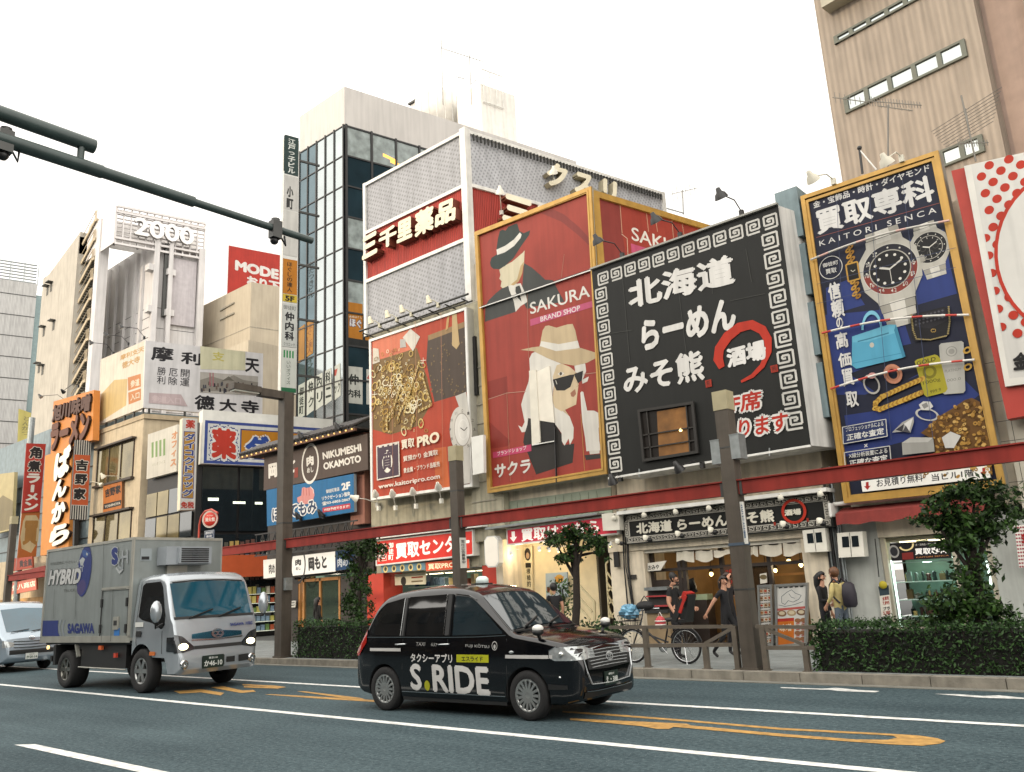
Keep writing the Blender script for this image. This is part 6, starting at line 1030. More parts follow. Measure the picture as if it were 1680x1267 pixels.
s.text('薬', *[zX(p) for p in ((1000, 366), (1212, 385), (1002, 105))], 'c03a2a', .05, out=[('2f4282', .17), ('e2e0da', .13)]); s.text('ダイコク', *[zX(p) for p in ((1285, 362), (2020, 420), (1285, 165))], '2f4c98', .06, out=('e2e0da', .13)); s.build('printed_face', r)
r = T('blade_sign', 'narrow upright drugstore sign, yellow panel with blue lettering, red characters at both ends', 'blade sign', onY(308, 836, 18.7)); o = onY(296, 760, 18.5); PB = Pl((o.x, o.y, 0), SKD, SKN); q = ((299.5, 686), (324, 687), (320, 836), (295, 837)); b = MB(); qprism(b, PB, q, -.5, 0, PAINT(), 'd0c8b0'); b.build('casing', r); s = Sheet(PB); s.poly(q, 'd6d2ca'); s.poly(zX((772, 140), (868, 145), (852, 705), (752, 700)), '37468a'); s.poly(zX((778, 146), (862, 150), (847, 699), (758, 695)), 'b98a3a'); s.tbox('薬', zX((788, 42)), zX((866, 122)), 'bb3b2c', .04); s.vtext('ダイコクドラッグ', zX((778, 155)), zX((848, 690)), '2b3c84', .04, out=('d8d4c8', .1)); s.text('免税', *[zX(p) for p in ((744, 785), (855, 785), (746, 728))], 'bb3b2c', .04); s.build('printed_face', r)
r = T('wall_sign', 'white office sign with green bars, next to the drugstore corner', 'wall sign', onY(265, 787, 19.3)); pl = front(19.3); q = ((242.7, 713), (291, 696.6), (289.4, 773.5), (240.3, 786.6)); b = MB(); qprism(b, pl, q, -.2, 0, PAINT(), 'cfc9ba'); b.build('board', r); s = Sheet(pl); s.poly(q, 'd2ccbe')
for i in range(4): x = 1050+i*27; s.poly(zQ((x, 196-i*8), (x+15, 191-i*8), (x+14, 298-i*5), (x, 302-i*5)), '7d9a5c')
s.text('いいオフィス', *[zQ(p) for p in ((1056, 362), (1145, 338), (1055, 340))], '9a9a84', 0); s.vtext('オフィス', zQ((1190, 120)), zQ((1222, 360)), 'c98a5c', .05); s.build('printed_face', r)
o = onY(238.8, 610, 19.5); PM = Pl((o.x, 19.5, 0), SKD, SKN); r = T('billboard', 'large two sided white temple billboard with black brush characters on the rooftop', 'billboard', (o.x, 19.5, FY.uv(235, 669)[1])); qa, qb = ((165, 590), (238.8, 558.5), (234.9, 669), (160.9, 697.7)), ((238.8, 558.5), (431.8, 580.3), (430.2, 685.8), (234.9, 669)); b = MB(); qprism(b, FY, qa, -.2, 0, PAINT(), 'cdc9c4'); qprism(b, PM, qb, -.2, 0, PAINT(), 'cdc9c4'); b.build('panel', r); s = Sheet(FY); s.poly(qa, 'e0d6c4'); s.poly(zG((840, 1000), (950, 880), (1060, 870), (1050, 1090), (830, 1230)), 'd2b47a'); s.poly(zG((1062, 860), (1170, 828), (1172, 935), (1066, 970)), 'c9824a'); s.poly(zG((1066, 985), (1172, 950), (1172, 1045), (1070, 1085)), 'c9824a')
s.text('参道', *[zG(p) for p in ((1085, 945), (1160, 925), (1085, 885))], 'e0d2b8', .03); s.text('入口', *[zG(p) for p in ((1085, 1055), (1160, 1030), (1085, 1000))], 'e0d2b8', .03); s.text('摩利支天', *[zG(p) for p in ((1000, 720), (1200, 640), (1000, 675))], 'c69a58', .03); s.text('徳大寺', *[zG(p) for p in ((1015, 790), (1165, 730), (1015, 735))], 'c69a58', .03); s.build('printed_face', r)
s = Sheet(PM); s.poly(qb, 'e0dddd'); ink = '242226'
for ch, a, c_ in (('摩', (500, 592), (682, 735)), ('利', (745, 640), (912, 762)), ('天', (1278, 695), (1396, 825)), ('德', (858, 1000), (1022, 1138)), ('大', (1062, 1030), (1208, 1152)), ('寺', (1243, 1042), (1392, 1168))): s.tbox(ch, zY(a), zY(c_), ink, .035)
s.poly(zY((905, 598), (1280, 645), (1280, 800), (905, 790)), 'd8d4b4'); s.tbox('支', zY((1005, 640)), zY((1105, 728)), 'c9bf6a', .03)  # pale patch is a painted sun reflection; the character is yellowed with it
for tx, a, c_ in (('勝利', (550, 765), (612, 920)), ('厄除', (645, 778), (712, 928)), ('開運', (742, 785), (812, 938))): s.vtext(tx, zY(a), zY(c_), '3a383c', .005)
s.poly(zY((480, 985), (745, 1000), (800, 1100), (475, 1072)), 'c3b0b0'); s.text('参道入口', *[zY(p) for p in ((500, 1060), (745, 1085), (500, 1002))], 'd0bcbc', .04)
s.poly(zY((903, 812), (1385, 850), (1380, 1010), (900, 985)), 'b3aea6'); s.poly(zY((903, 880), (1000, 850), (1100, 880), (1180, 840), (1260, 880), (1385, 900), (1380, 985), (900, 970)), '8d877e'); g = random.Random(2)
for i in range(46): x = g.uniform(905, 1375); y = g.uniform(905, 985); s.poly(zY((x-8, y+16), (x-6, y-14), (x+5, y-14), (x+8, y+16)), g.choice(('33313a', '4a4a52', '6b5a52', '26242a')))
for x in (985, 1010): s.line(zY((x, 820), (x, 930)), .06, 'a86a70')
s.poly(zY((1080, 890), (1140, 850), (1190, 892), (1140, 882)), '6a655c'); s.build('printed_face', r)
b = MB()
for i in range(5): p = FY.px(172+i*15, 693-i*6, -.1); b.bar(p, p-EZ*1.0, .09, .09, STEEL())
for i in range(7): p = PM.P(.3+i*1.8, FY.uv(235, 669)[1]-.0, -.1); b.bar(p, p-EZ*1.0, .09, .09, STEEL())
b.build('stand_frame', r)
for i, ((hx, hy), (bx, by)) in enumerate((((149, 562), (182, 578)), ((173, 549), (207, 562)), ((198, 536), (233, 552)))): flood(FY.px(bx, by+4, -.1), onY(hx, hy, 18.4), 'thin black billboard lamp over the yellow end of the temple billboard, %s from the left' % nm[i], 'lamps of the temple billboard', r=.15)
xa = FY.uv(152.7, 760)[0]; xb = FY.uv(234, 760)[0]; zt = FY.uv(200, 700)[1]; r = T('building', 'tan beef bowl shop building with sunlit windows, under the temple billboard', 'building', ((xa+xb)/2, 19.5, .15)); b = MB(); skewbox(b, xa, o.x+.1, 19.5, 15, .15, zt, CREAMW()); b.build('wall', r); b = MB(); skewbox(b, xa-.05, o.x+.2, 19.45, 15, zt+.002, zt+.25, M('weathered cornice', 'a8967a', rough=.8, var=.3)); b.build('cornice', r)
for (p, q_), n_ in ((((685, 250), (922, 430)), 3), (((655, 700), (905, 890)), 3)):
 (u0, v1), (u1, v0) = FY.uv(*zQ(p)), FY.uv(*zQ(q_)); v1 = FY.uv(*zQ((800, (250+178)/2 if p[1] < 400 else 682)))[1]; v0 = v1-(2.0 if p[1] < 400 else 2.4); window(r, FY, u0, u1, v0, v1, n_, '3a2f26', MG(), .03)
 b = MB(); b.pbox(FY, u0-.1, u1+.15, v1, v1+.1, .0, .25, M('dark eyebrow', '3a3028')); b.pbox(FY, u0-.1, u1+.15, v0-.12, v0-.001, .0, .2, M('dark eyebrow', '')); b.build('window_sill', r)
pl = front(19.35); r2 = T('wall_sign', 'square orange beef bowl sign with black brush characters, between the sunlit windows', 'wall sign', onY(184, 842, 19.35)); q = zQ((715, 492), (845, 455), (842, 655), (714, 686)); b = MB(); qprism(b, pl, q, -.15, 0, PAINT(), '6a4a30'); s = Sheet(pl, b, PRINT(), 0); s.poly(q, 'c0702c'); s.text('吉野家', *[zQ(p) for p in ((728, 580), (838, 545), (726, 520))], '1f1a17', .05); s.poly(zQ((718, 622), (840, 592), (838, 630), (716, 660)), '231d1a'); s.text('YOSHINOYA', *[zQ(p) for p in ((726, 650), (835, 622), (724, 632))], 'd8d0c0', .03); b.build('board', r2)
flood(onY(*zQ((850, 465)), 19.4), onY(*zQ((710, 425)), 18.3), 'white pipe lamp over the square orange sign', 'lamps of the beef bowl shop', 'd0c8b4', r=.14); flood(onY(*zQ((600, 480)), 19.4), onY(*zQ((705, 485)), 18.5), 'white bent lamp at the left of the square orange sign', 'lamps of the beef bowl shop', 'd0c8b4', r=.12, stem=False)
def blade(name, label, q, Y, col, thick=.3, edge='8a8478'):
 o = onY((q[0][0]+q[3][0])/2, (q[0][1]+q[3][1])/2, Y); pl = Pl((o.x, o.y, 0), SKD, SKN); t = T(name, label, 'blade sign', pl.px(*q[3])); b = MB(); qprism(b, pl, q, -thick, 0, PAINT(), edge); b.build('casing', t); s = Sheet(pl); s.poly(q, col); return t, pl, s
t, pl, s = blade('blade_sign', 'orange and black striped beef bowl blade sign with three black characters', zQ((522, 176), (632, 182), (604, 732), (488, 726)), 18.3, 'c8c2b6', .4, '26221f');
for i in range(7):
 a = i/7+.03
 for y0, y1 in ((0, .185), (.825, 1)):
  A = lambda t_, v: lerp(lerp((522, 176), (632, 182), t_), lerp((488, 726), (604, 732), t_), v); s.poly(zQ(A(a, y0), A(a+.075, y0), A(a+.075, y1), A(a, y1)), '1c1a1a')
s.poly(zQ((516, 278), (626, 284), (609, 630), (495, 626)), 'c0582a')
for ch, a, c_ in (('吉', (525, 312), (608, 392)), ('野', (520, 412), (602, 488)), ('家', (512, 510), (592, 592))): s.tbox(ch, zQ(a), zQ(c_), '1c1715', .05, out=('e0d8c8', .11))
s.build('printed_face', t); b = MB(); p = pl.px(*zQ((530, 730)), -.15); b.bar(p, Vector((p.x, p.y+.3, .2)), .22, .22, BLACKM()); b.build('pole', t)
t, pl, s = blade('blade_sign', 'red braised pork noodle blade sign, black and white characters', zQ((184, 200), (318, 205), (276, 672), (150, 682)), 18.4, 'b03326', .3, '8a3024')
for i, (ch, a, c_, k) in enumerate((('角', (208, 222), (288, 308), 1), ('煮', (196, 318), (280, 400), 1), ('ラ', (188, 408), (276, 478), 0), ('ー', (215, 488), (235, 540), 2), ('メ', (180, 545), (262, 600), 0), ('ン', (170, 605), (262, 668), 0))):
 s.tbox('|' if k == 2 else ch, zQ(a), zQ(c_), '211a18' if k == 1 else 'e6dfd2', .05, out=('e0d4c4', .1) if k == 1 else None)
s.build('printed_face', t); b = MB(); p = pl.px(*zQ((150, 690)), -.15)
b.tube([(p.x-.2, p.y+.2, .2), (p.x-.2, p.y+.2, pl.px(*zQ((180, 180))).z+1.5)], .18, GALV(), n=12); b.build('pole', t)
t, pl, s = blade('blade_sign', 'orange lower sign with a pale octagon crest, below the red noodle blade sign', zQ((152, 680), (278, 674), (250, 985), (120, 995)), 18.45, 'b8662c', .3, '9a5026'); s.poly(zQ((178, 700), (250, 698), (275, 740), (265, 880), (215, 960), (150, 930), (140, 850), (160, 740)), 'cdb488'); s.tbox('買', zQ((168, 735)), zQ((258, 905)), 'a8783c', .05); s.build('printed_face', t)
t, pl, s = blade('blade_sign', 'pale yellow upright sign at the far left, in front of the blue grey cladding', zQ((130, -40), (215, -10), (205, 195), (122, 215)), 20., 'cfc070', .3, '8a8454'); s.vtext('とんかつ', zQ((160, 10)), zQ((200, 150)), '9a9060', .03); s.build('printed_face', t)
pl = front(18.9); Q1 = ((88, 659), (154, 640), (152, 722), (118, 733), (112, 905), (66, 912), (74, 748), (83, 745)); t = T('noodle_sign', 'huge orange noodle shop sign with raised brown and white brush characters', 'shop sign', onY(90, 905, 18.9)); b = MB(); qprism(b, pl, Q1[:3]+Q1[3:4]+Q1[7:], -.35, 0, PAINT(), 'c07a3a'); qprism(b, pl, ((74, 748), (118, 733), (112, 905), (66, 912)), -.352, -.002, PAINT(), 'c4813f'); b.build('board', t); b = MB(); s = Sheet(pl, b, PAINT(), .0)
s.text('旭川味噌', *[zG(p) for p in ((445, 1238), (762, 1140), (458, 1095))], '4a2a18', .045, depth=(.12, '2c1a10')); s.text('ラーメン', *[zQ(p) for p in ((362, 262), (632, 172), (372, 70))], '5a3018', .07, depth=(.15, '2c1a10'))
for ch, a, c_ in (('ば', (408, 245), (500, 440)), ('ん', (392, 455), (478, 585)), ('か', (385, 605), (470, 748)), ('ら', (372, 765), (498, 905))): s.raw = False; (u0, v1), (u1, v0) = pl.uv(*zQ(a)), pl.uv(*zQ(c_)); s.raw = True; s.text(ch, (u0, v0), (u1, v0+.25), (u0, v1-.2), 'e8e2d4', .07, depth=(.18, '3a2418')); s.raw = False
b.build('raised_lettering', t)
for i, ((hx, hy), (bx, by)) in enumerate((((103, 642), (108, 632)), ((66, 650), (85, 655)))): flood(onY(bx+20, by+4, 19.2), onY(hx, hy, 18.2), 'thin dark lamp on a long rod above the orange noodle sign, %s' % ('right one', 'left one')[i], 'lamps of the noodle sign', r=.12)
xq, xr_ = FY.uv(20, 800)[0]-12, xa-.05; r = T('building', 'dim low shop building behind the noodle signs', 'building', ((xq+xr_)/2, 19.6, .15)); b = MB(); skewbox(b, xq, xr_, 19.7, 10, .15, FY.uv(110, 690)[1], M('blue grey cladding', '76858a', rough=.5, var=.25, streak=.2)); b.build('wall', r); b = MB()
for k in range(8): b.pbox(front(19.7), xq, xr_, 2.6+k*1.0, 2.64+k*1.0, .0, .05, STEEL())
b.pbox(front(19.7), xq+3, xr_-3, 2.3, 5.0, .0, .12, M('cream tile wall', '')); b.build('cladding_rail', r)
pl = front(18.4); t = T('awning', 'dull red awning over the shop at the left edge', 'awning', onY(45, 960, 18.4)); q = zQ((62, 1105), (310, 1048), (318, 1095), (60, 1160)); b = MB(); qprism(b, pl, q, -1, 0, M('red awning cloth', '')); b.build('cloth', t)
t = MB(); pl = front(18.6); q = zQ((75, 1170), (250, 1130), (252, 1215), (78, 1250)); qprism(t, pl, q, -.1, .0, PAINT(), '7a3a22'); s = Sheet(pl, t, LIT()); s.poly(q, 'b04c26'); s.text('貴八商店', *[zQ(p) for p in ((85, 1225), (245, 1190), (84, 1185))], 'e0d2b8', .03); tag(t.build('shop_sign'), 'orange red shop sign with pale characters under the dull red awning', 'shop sign')
t = MB(); q = zQ((75, 1000), (222, 985), (225, 1062), (72, 1090)); pl = front(18.5); qprism(t, pl, q, -.1, 0, PAINT(), '7a3a22'); s = Sheet(pl, t, PRINT()); s.poly(q, 'b0452a'); s.text('貴金属', *[zQ(p) for p in ((135, 1062), (222, 1050), (133, 1012))], '3a2018', .04); tag(t.build('shop_sign'), 'small red sign with dark characters over the dull red awning', 'shop sign')
t = MB(); pl = front(19.); qprism(t, pl, zQ((-60, 420), (100, 400), (80, 800), (-80, 840)), -.2, 0, PAINT(), 'a89a70'); s = Sheet(pl, t, PRINT()); s.poly(zQ((-60, 640), (20, 560), (90, 600), (85, 790), (-80, 830)), '8a7c58'); tag(t.build('poster_board'), 'yellowish picture board at the left edge, partly outside the frame', 'sign')
b = MB(); b.pbox(front(19.3), FY.uv(8, 960)[0], FY.uv(78, 960)[0], .5, 2.6, -.2, .0, M('lit ochre wall', '')); b.build('lit_shopfront', r); lamp_light((FY.uv(45, 960)[0], 18.6, 2.6), 40, .1)
o = onY(463, 450, 22.); pl = Pl((o.x, 22., 0), SKD, SKN); zt9 = pl.uv(466, 225)[1]; t = T('tenant_sign', 'tall narrow stack of tenant signs beside the dark glass building', 'blade sign', Vector((o.x, 22., 8))); uw = pl.uv(489, 400)[0]; b = MB(); zbot = pl.uv(466, 645)[1]; b.pbox(pl, 0, uw, zbot, zt9, -.35, 0, PAINT(), 'c6c5c0')
for k in range(5): z = zbot+1+k*(zt9-zbot-2)/4; b.bar(pl.P(uw, z, -.2), pl.P(uw+1.2, z, -.2), .1, .1, STEEL())
b.build('casing', t); s = Sheet(pl); s.rect((466, 222), (488, 286), '2f4340') ; V = lambda y: pl.uv(476, y)[1]; s.raw = True
def band(y0, y1, col): s.raw = True; s.rect((.03, V(y1)), (uw-.03, V(y0)), col)
def col_(tx, y0, y1, c_, bold=.02, a=.3, e=.7): s.raw = True; s.vtext(tx, (uw*a, V(y0)), (uw*e, V(y1)), c_, bold)
band(223, 287, '2b403e'); col_('江戸っ子ビル', 227, 285, 'dfe2dc', .03, .25, .75); band(289, 345, 'cfcdc8'); col_('小町', 305, 345, '3a3a38', .05, .2, .65); band(347, 420, 'd2d0ca'); band(426, 483, 'c07a20'); col_('ほぐしの達人', 430, 480, '3a2a18', .02, .3, .65); band(484, 496, 'd0b43a'); s.text('5F', (uw*.2, V(495)), (uw*.8, V(495)), (uw*.2, V(486)), '26241c', .05); band(499, 570, 'c9cbc6'); s.text('御徒町', (uw*.1, V(509)), (uw*.9, V(509)), (uw*.1, V(502)), '3a3a38', .0); col_('仲内科', 512, 560, '26262a', .04, .2, .8); s.text('クリニック', (uw*.15, V(568)), (uw*.85, V(568)), (uw*.15, V(563)), '3a3a38', 0); band(573, 640, 'cfd2ca')
for k in range(4): s.rect((uw*(.15+.18*k), V(588)), (uw*(.25+.18*k), V(576)), '2f8a4c')
col_('いいオフィス', 592, 632, '4a5a50', .0, .35, .6); s.rect((.03, V(644)), (uw-.03, V(637)), '2c6a48'); s.build('printed_face', t)
b = MB(); b.bar(pl.P(uw*.5, .2, -.2), pl.P(uw*.5, zbot, -.2), .3, .3, STEEL()); b.build('pole', t)
YB2 = 40.; c0 = onY(412, 470, YB2); pf = front(YB2); xl_ = pf.uv(310, 520)[0]; r = T('building', 'plain beige concrete block in the gap left of the glass building', 'building', (c0.x, YB2, .1)); b = MB(); skewbox(b, xl_, c0.x, YB2, 14, .1, pf.uv(412, 463)[1], M('beige concrete', 'aea28e', rough=.85, var=.12, streak=.12, scale=.6)); b.build('wall', r); b = MB(); ps_ = Pl((c0.x, YB2, 0), SKD, SKN); zz = pf.uv(412, 536)[1]; b.pbox(pf, xl_, c0.x, zz, zz+.07, 0, .02, CONC()); b.pbox(ps_, 0, 14, zz, zz+.07, 0, .02, CONC())
for a, c_ in (((362, 510), (385, 497)), ((362, 525), (385, 514))): b.bar(pf.px(*a, .05), pf.px(*c_, .05), .15, .15, CONC())
b.tube([pf.px(323, 520, .1), pf.px(325, 600, .1)], .12, GALV(), n=8); b.build('concrete_joint', r)
b = MB(); xw0, xw1 = pf.uv(432, 605)[0], pf.uv(446, 605)[0]; b.box((xw0, YB2-6, 3), (xw1+6, YB2-.1, pf.uv(440, 606)[1]), M('beige concrete', '')); b.build('lower_block', r)
YM = 47.; pm = onY(373, 430, YM); pmf = front(YM); pms = Pl((pm.x, YM, 0), SKD, SKN); t = T('rooftop_sign', 'red and white rooftop box sign with white letters behind the beige block', 'rooftop sign', Vector((pm.x, YM, pmf.uv(373, 470)[1]))); z1, z0 = pmf.uv(373, 402)[1], pmf.uv(373, 478)[1]; b = MB(); skewbox(b, pmf.uv(322, 450)[0], pm.x, YM, 16, z0-4, z1, M('white sign panel', 'd8d4d2', rough=.5, var=.06)); b.build('box', t); s = Sheet(pms, base=.02); s.raw = True; s.rect((.1, z0-3), (15.8, z1-.1), 'b53428'); s.raw = False; s.text('MODE', *[zH(p) for p in ((1394, 1062), (1655, 1120), (1396, 1000))], 'e2ded8', .06); s.text('おり下', *[zH(p) for p in ((1465, 1150), (1660, 1190), (1466, 1092))], 'e2ded8', .06); s.build('printed_face', t)
Y2 = 34.; c2 = onY(245, 520, Y2); p2f = front(Y2); p2s = Pl((c2.x, Y2, 0), SKD, SKN); zt2 = p2s.uv(250, 395)[1]; r = T('building', 'pale panel clad block that carries the rooftop number frame', 'building', (c2.x, Y2, .1)); xw = p2f.uv(165, 520)[0]; ue2 = p2s.uv(333, 480)[0]; WP = M('white sheet cladding', 'c8c4c2', rough=.6, var=.1, streak=.15, scale=.8); b = MB(); skewbox(b, xw, c2.x, Y2, ue2, .1, zt2, WP); b.build('wall', r); b = MB()
for k in range(26): z = 4+k*1.0; b.pbox(p2s, 0, ue2, z, z+.05, .0, .012, STEEL()) if z < zt2 and k % 2 else None; b.pbox(p2f, xw, c2.x, z, z+.05, 0, .012, STEEL()) if z < zt2 else None
for x in (178, 190, 205, 222, 232): p = p2f.uv(x, 480)[0]; b.pbox(p2f, p, p+.5, 4, zt2-.3, 0, .25, WP)
b.build('panel_joint', r); b = MB()
for x0, x1 in ((225, 238), (303, 312), (318, 332)): pass
for u0, u1 in ((.0, .10), (.28, .36), (.86, .98)): b.pbox(p2s, ue2*u0, ue2*u1, 5, zt2-.2, .02, .8, WP)
b.pbox(p2s, ue2*.21, ue2*.27, p2s.uv(260, 520)[1], zt2-.2, .0, .5, STEEL()); b.pbox(p2s, ue2*.37, ue2*.84, p2s.uv(290, 545)[1]+.6, zt2-1.5, .013, .3, M('grey panel', 'b5aeb0', rough=.6, var=.12, streak=.15))
for x, y in ((244, 442), (275, 450), (243, 510), (272, 516)): p = p2s.px(x, y, .3); b.box(p-Vector((.3, .3, .3)), p+Vector((.5, .5, .3)), WP)
b.build('pilaster', r)
t = T('rooftop_sign', 'white rooftop lattice frame carrying the number 2000', 'rooftop sign', Vector((c2.x, Y2, zt2))); pn = p2s.off(.6); UL, _ = pn.uv(190, 370); UR, _ = pn.uv(336, 400); zhi, zlo = pn.uv(192, 338)[1], pn.uv(250, 410)[1]; WS = M('white sign steel', 'cdc8c6', rough=.5, var=.08); b = MB()
for v in (zhi, zhi-(zhi-zlo)*.15, zlo+(zhi-zlo)*.15, zlo): b.pbox(pn, UL, UR, v-.1, v+.1, -.1, .1, WS)
for k in range(13): u = UL+(UR-UL)*k/12; b.pbox(pn, u-.06, u+.06, zlo, zhi, -.35, -.11, WS)
for k in range(9): v = zlo+(zhi-zlo)*(k+.5)/9; b.pbox(pn, UL, UR, v-.05, v+.05, -.5, -.36, WS)
wd = 6.; b.pbox(Pl(pn.P(UL, 0, 0), -EX, -EY), 0, wd, zlo, zhi, -.1, .1, WS); b.pbox(pn, UL, UR, zlo+.4, zhi-.4, -wd*.4-.06, -wd*.4, M('pale lattice backing', 'd6d2ce', rough=.7))
for k in range(5): p = pn.P(UL+(UR-UL)*k/4, zlo-.1, -.3); b.bar(p, p-EZ*(zlo-zt2+.6), .15, .15, STEEL())
b.build('frame', t); b = MB(); s = Sheet(pn, b, M('raised digit face', attr=True, rough=.5, var=.06), .12); s.text('2000', *[zH(p) for p in ((788, 858), (1145, 928), (792, 752))], 'e0dcda', .03, depth=(.35, '8d8886')); b.build('digits', t)
Y3 = 30.; p3 = front(Y3); xa3, xb3 = p3.uv(62, 560)[0], p3.uv(118, 560)[0]; zt3 = p3.uv(95, 440)[1]; xc3 = p3.uv(140, 560)[0]; r = T('building', 'tan concrete tower with outdoor stair flights on its right', 'building', ((xa3+xb3)/2, Y3, .1)); TC = M('tan concrete', 'b3aca0', rough=.9, var=.15, streak=.2, scale=.7); b = MB(); skewbox(b, xa3, xb3, Y3, 1.6, .1, zt3, TC); b.build('wall', r); b = MB(); b.box((xb3, Y3+1.2, .1), (xc3, Y3+1.5, zt3+3), M('stair recess', '6f6a5e', rough=.9)); b.box((xb3-.4, Y3-.1, .1), (xb3+.0, Y3+2, zt3+1.8), TC); b.box((xc3+.02, Y3+.3, .1), (xc3+.9, Y3+1.2, zt3+2.4), WP); b.build('stair_core', r)
fl_ = 2.0; k = 0; z = 8.5
while z < zt3+1.5:
 b = MB(); n = 9; xa_, xb_ = xb3+.1, xc3-.5
 for i in range(n): x0 = xa_+(xb_-xa_)*i/n; zz = z+(fl_*.8)*i/n; b.box((x0, Y3+.3, zz), (x0+(xb_-xa_)/n+.05, Y3+1.0, zz+.12), M('stair grey', '5f5b50', rough=.8))
 b.bar((xa_, Y3+.25, z-.05), (xb_, Y3+.25, z+fl_*.8), .1, .32, CREAMW()); b.box((xb_, Y3+.2, z+fl_*.8-.15), (xc3, Y3+1.19, z+fl_*.8+.1), CREAMW()); b.bar((xa_, Y3+.25, z+.95), (xb_, Y3+.25, z+fl_*.8+.95), .05, .05, CREAMW())
 for i in range(4): x = xb_+(xc3-xb_)*i/3; b.bar((x, Y3+.22, z+fl_*.8), (x, Y3+.22, z+fl_*.8+1), .04, .04, CREAMW())
 b.build('stair_flight', r); z += fl_
b = MB()
for x, y in ((84, 472), (78, 478), (72, 545), (88, 535), (70, 608), (64, 605)): p = p3.px(x, y, 0); b.box(p+Vector((-.25, -.02, -.45)), p+Vector((.25, .05, .45)), M('small dark opening', '4a4840', rough=.6)); b.box(p+Vector((-.4, -.5, .5)), p+Vector((.4, 0, .58)), STEEL())
b.build('vent', r)
b = MB(); qz = p3.uv(100, 425)[1]; b.add([(xa3+1.5, Y3, zt3), (xb3, Y3, zt3), (xb3, Y3, qz+1.5), (xa3+1.5, Y3+1.5, zt3), (xb3, Y3+1.5, zt3), (xb3, Y3+1.5, qz+1.5)], [(0, 1, 2), (3, 5, 4), (0, 2, 5, 3), (1, 4, 5, 2)], TC); b.build('roof_wedge', r)
o4 = onY(20, 560, 38.); p4 = Pl((o4.x, 38., 0), SKD, SKN); u4 = p4.uv(53, 560)[0]; z4 = p4.uv(30, 462)[1]; r = T('building', 'pale grey panel clad store with a roof louvre at the left edge', 'building', (o4.x, 38., .1)); b = MB(); b.pbox(p4, -20, u4, .1, z4, -12, 0, ribbed('pale grey cladding', 'b3b1ae', 1.6, 2, .4, .08, .5)); b.build('wall', r); b = MB()
for k in range(12): z = z4-2-k*3.0; b.pbox(p4, -20, u4, z, z+.12, 0, .03, STEEL())
b.build('panel_joint', r); b = MB()
for k in range(7): b.pbox(p4, -20, u4*.95, z4+.3+k*.45, z4+.42+k*.45, -1, -.7, GALV())
for k in range(14): u = -20+(u4+20)*k/13; b.pbox(p4, u, u+.12, z4, z4+3.2, -.69, -.6, GALV())
b.build('roof_louvre', r); b = MB(); b.pbox(p4, u4+.001, u4+3.2, .1, z4-1.5, -12, -.4, M('teal grey glass', '6b7c7c', rough=.15, metal=.3, var=.2)); b.build('glass_strip', r)
b = MB(); YT = o4.y-.5; b.tube([p4.px(15, 468, -3), p4.px(16, 448, -3)], .08, AM, n=5); b.build('roof_mast', r)
YH = 14.6; p = onY(345, 852, YH); t = T('hydrant_sign', 'round red fire hydrant sign on a bent red pole above the truck roof', 'street sign', (p.x, YH, .15)); HRM = M('faded red paint', 'b0402f', rough=.5, var=.2); b = MB(); pts = [onY(326, y, YH) for y in (1000, 930, 885)]+[onY(*q, YH) for q in ((327, 862), (330, 848), (337, 839), (347, 836), (357, 842))]; b.tube([Vector((pts[0].x, YH, .15))]+pts, .035, HRM, n=8); b.build('pole', t); pl = Pl((0, YH-.05, 0), EX, -EY); pls = Pl(p, (math.cos(.5), math.sin(.5), 0)); b = MB(); b.lathe([(0, -.02), (.29, -.02), (.29, .02), (0, .02)], p, pls.n, PAINT(), 'b8352a', n=28); s = Sheet(pls, b, PRINT(), .02); s.raw = True; s.ell((0, 0), .29, .29, 'd8d0c4', 30, rin=.9); s.ell((0, 0), .25, .25, 'd8d0c4', 30, rin=.93); s.text('消火栓', (-.19, -.08), (.19, -.08), (-.19, .06), 'e8e0d4', .03); s.text('FIRE HYDRANT', (-.13, .1), (.13, .1), (-.13, .14), 'e8e0d4', .0); b.build('disc', t); b = MB(); pz = onY(345, 877, YH).z; b.bar((p.x-.3, YH-.02, pz), (p.x+.34, YH-.02, pz), .02, .28, PAINT(), '22324a'); pl3 = Pl((p.x, YH-.035, pz), EX, -EY); s = Sheet(pl3, b, PRINT()); s.raw = True; s.frame((-.29, -.13), (.33, .13), .012, 'd0d4d8'); s.text('摩利支天', (-.22, .01), (.26, .01), (-.22, .1), 'd8dce0', .03); s.text('徳大寺', (-.15, -.1), (.2, -.1), (-.15, -.02), 'd8dce0', .03); b.build('plate', t)
# ================================================================ opposite side of the street, behind the viewer
OPP = ((-105, -66, -12, 10.5), (-65.9, -40, -12, 9.8), (-39.9, -22, -12, 10.6), (-21.9, 0, -12, 10.2), (.1, 16, -12, 12), (16.1, 34, -12, 11), (-57, -32, -82, 46))  # row heights set for shade; last is an unseen tower added to block sun
for i, (a, c_, yo, h) in enumerate(OPP):
 r = T('building', ('long', 'low', 'brown', 'tiny', 'grey', 'tall', 'broad')[i]+' plain building on the near side of the street, behind the viewer', 'building', ((a+c_)/2, yo, 0)); b = MB(); b.box((a, yo-12, -.2), (c_, yo, h), M('opposite wall %d' % (i % 2), ('544d46', '45423f')[i % 2], rough=.8, var=.2)); b.build('wall', r); b = MB()
 for z in range(int(h/3.2)):
  for k in range(int((c_-a)/2.6)): b.box((a+.5+k*2.6, yo, 1+z*3.2), (a+2.4+k*2.6, yo+.05, 2.9+z*3.2), GLD())
 b.build('window_strip', r)
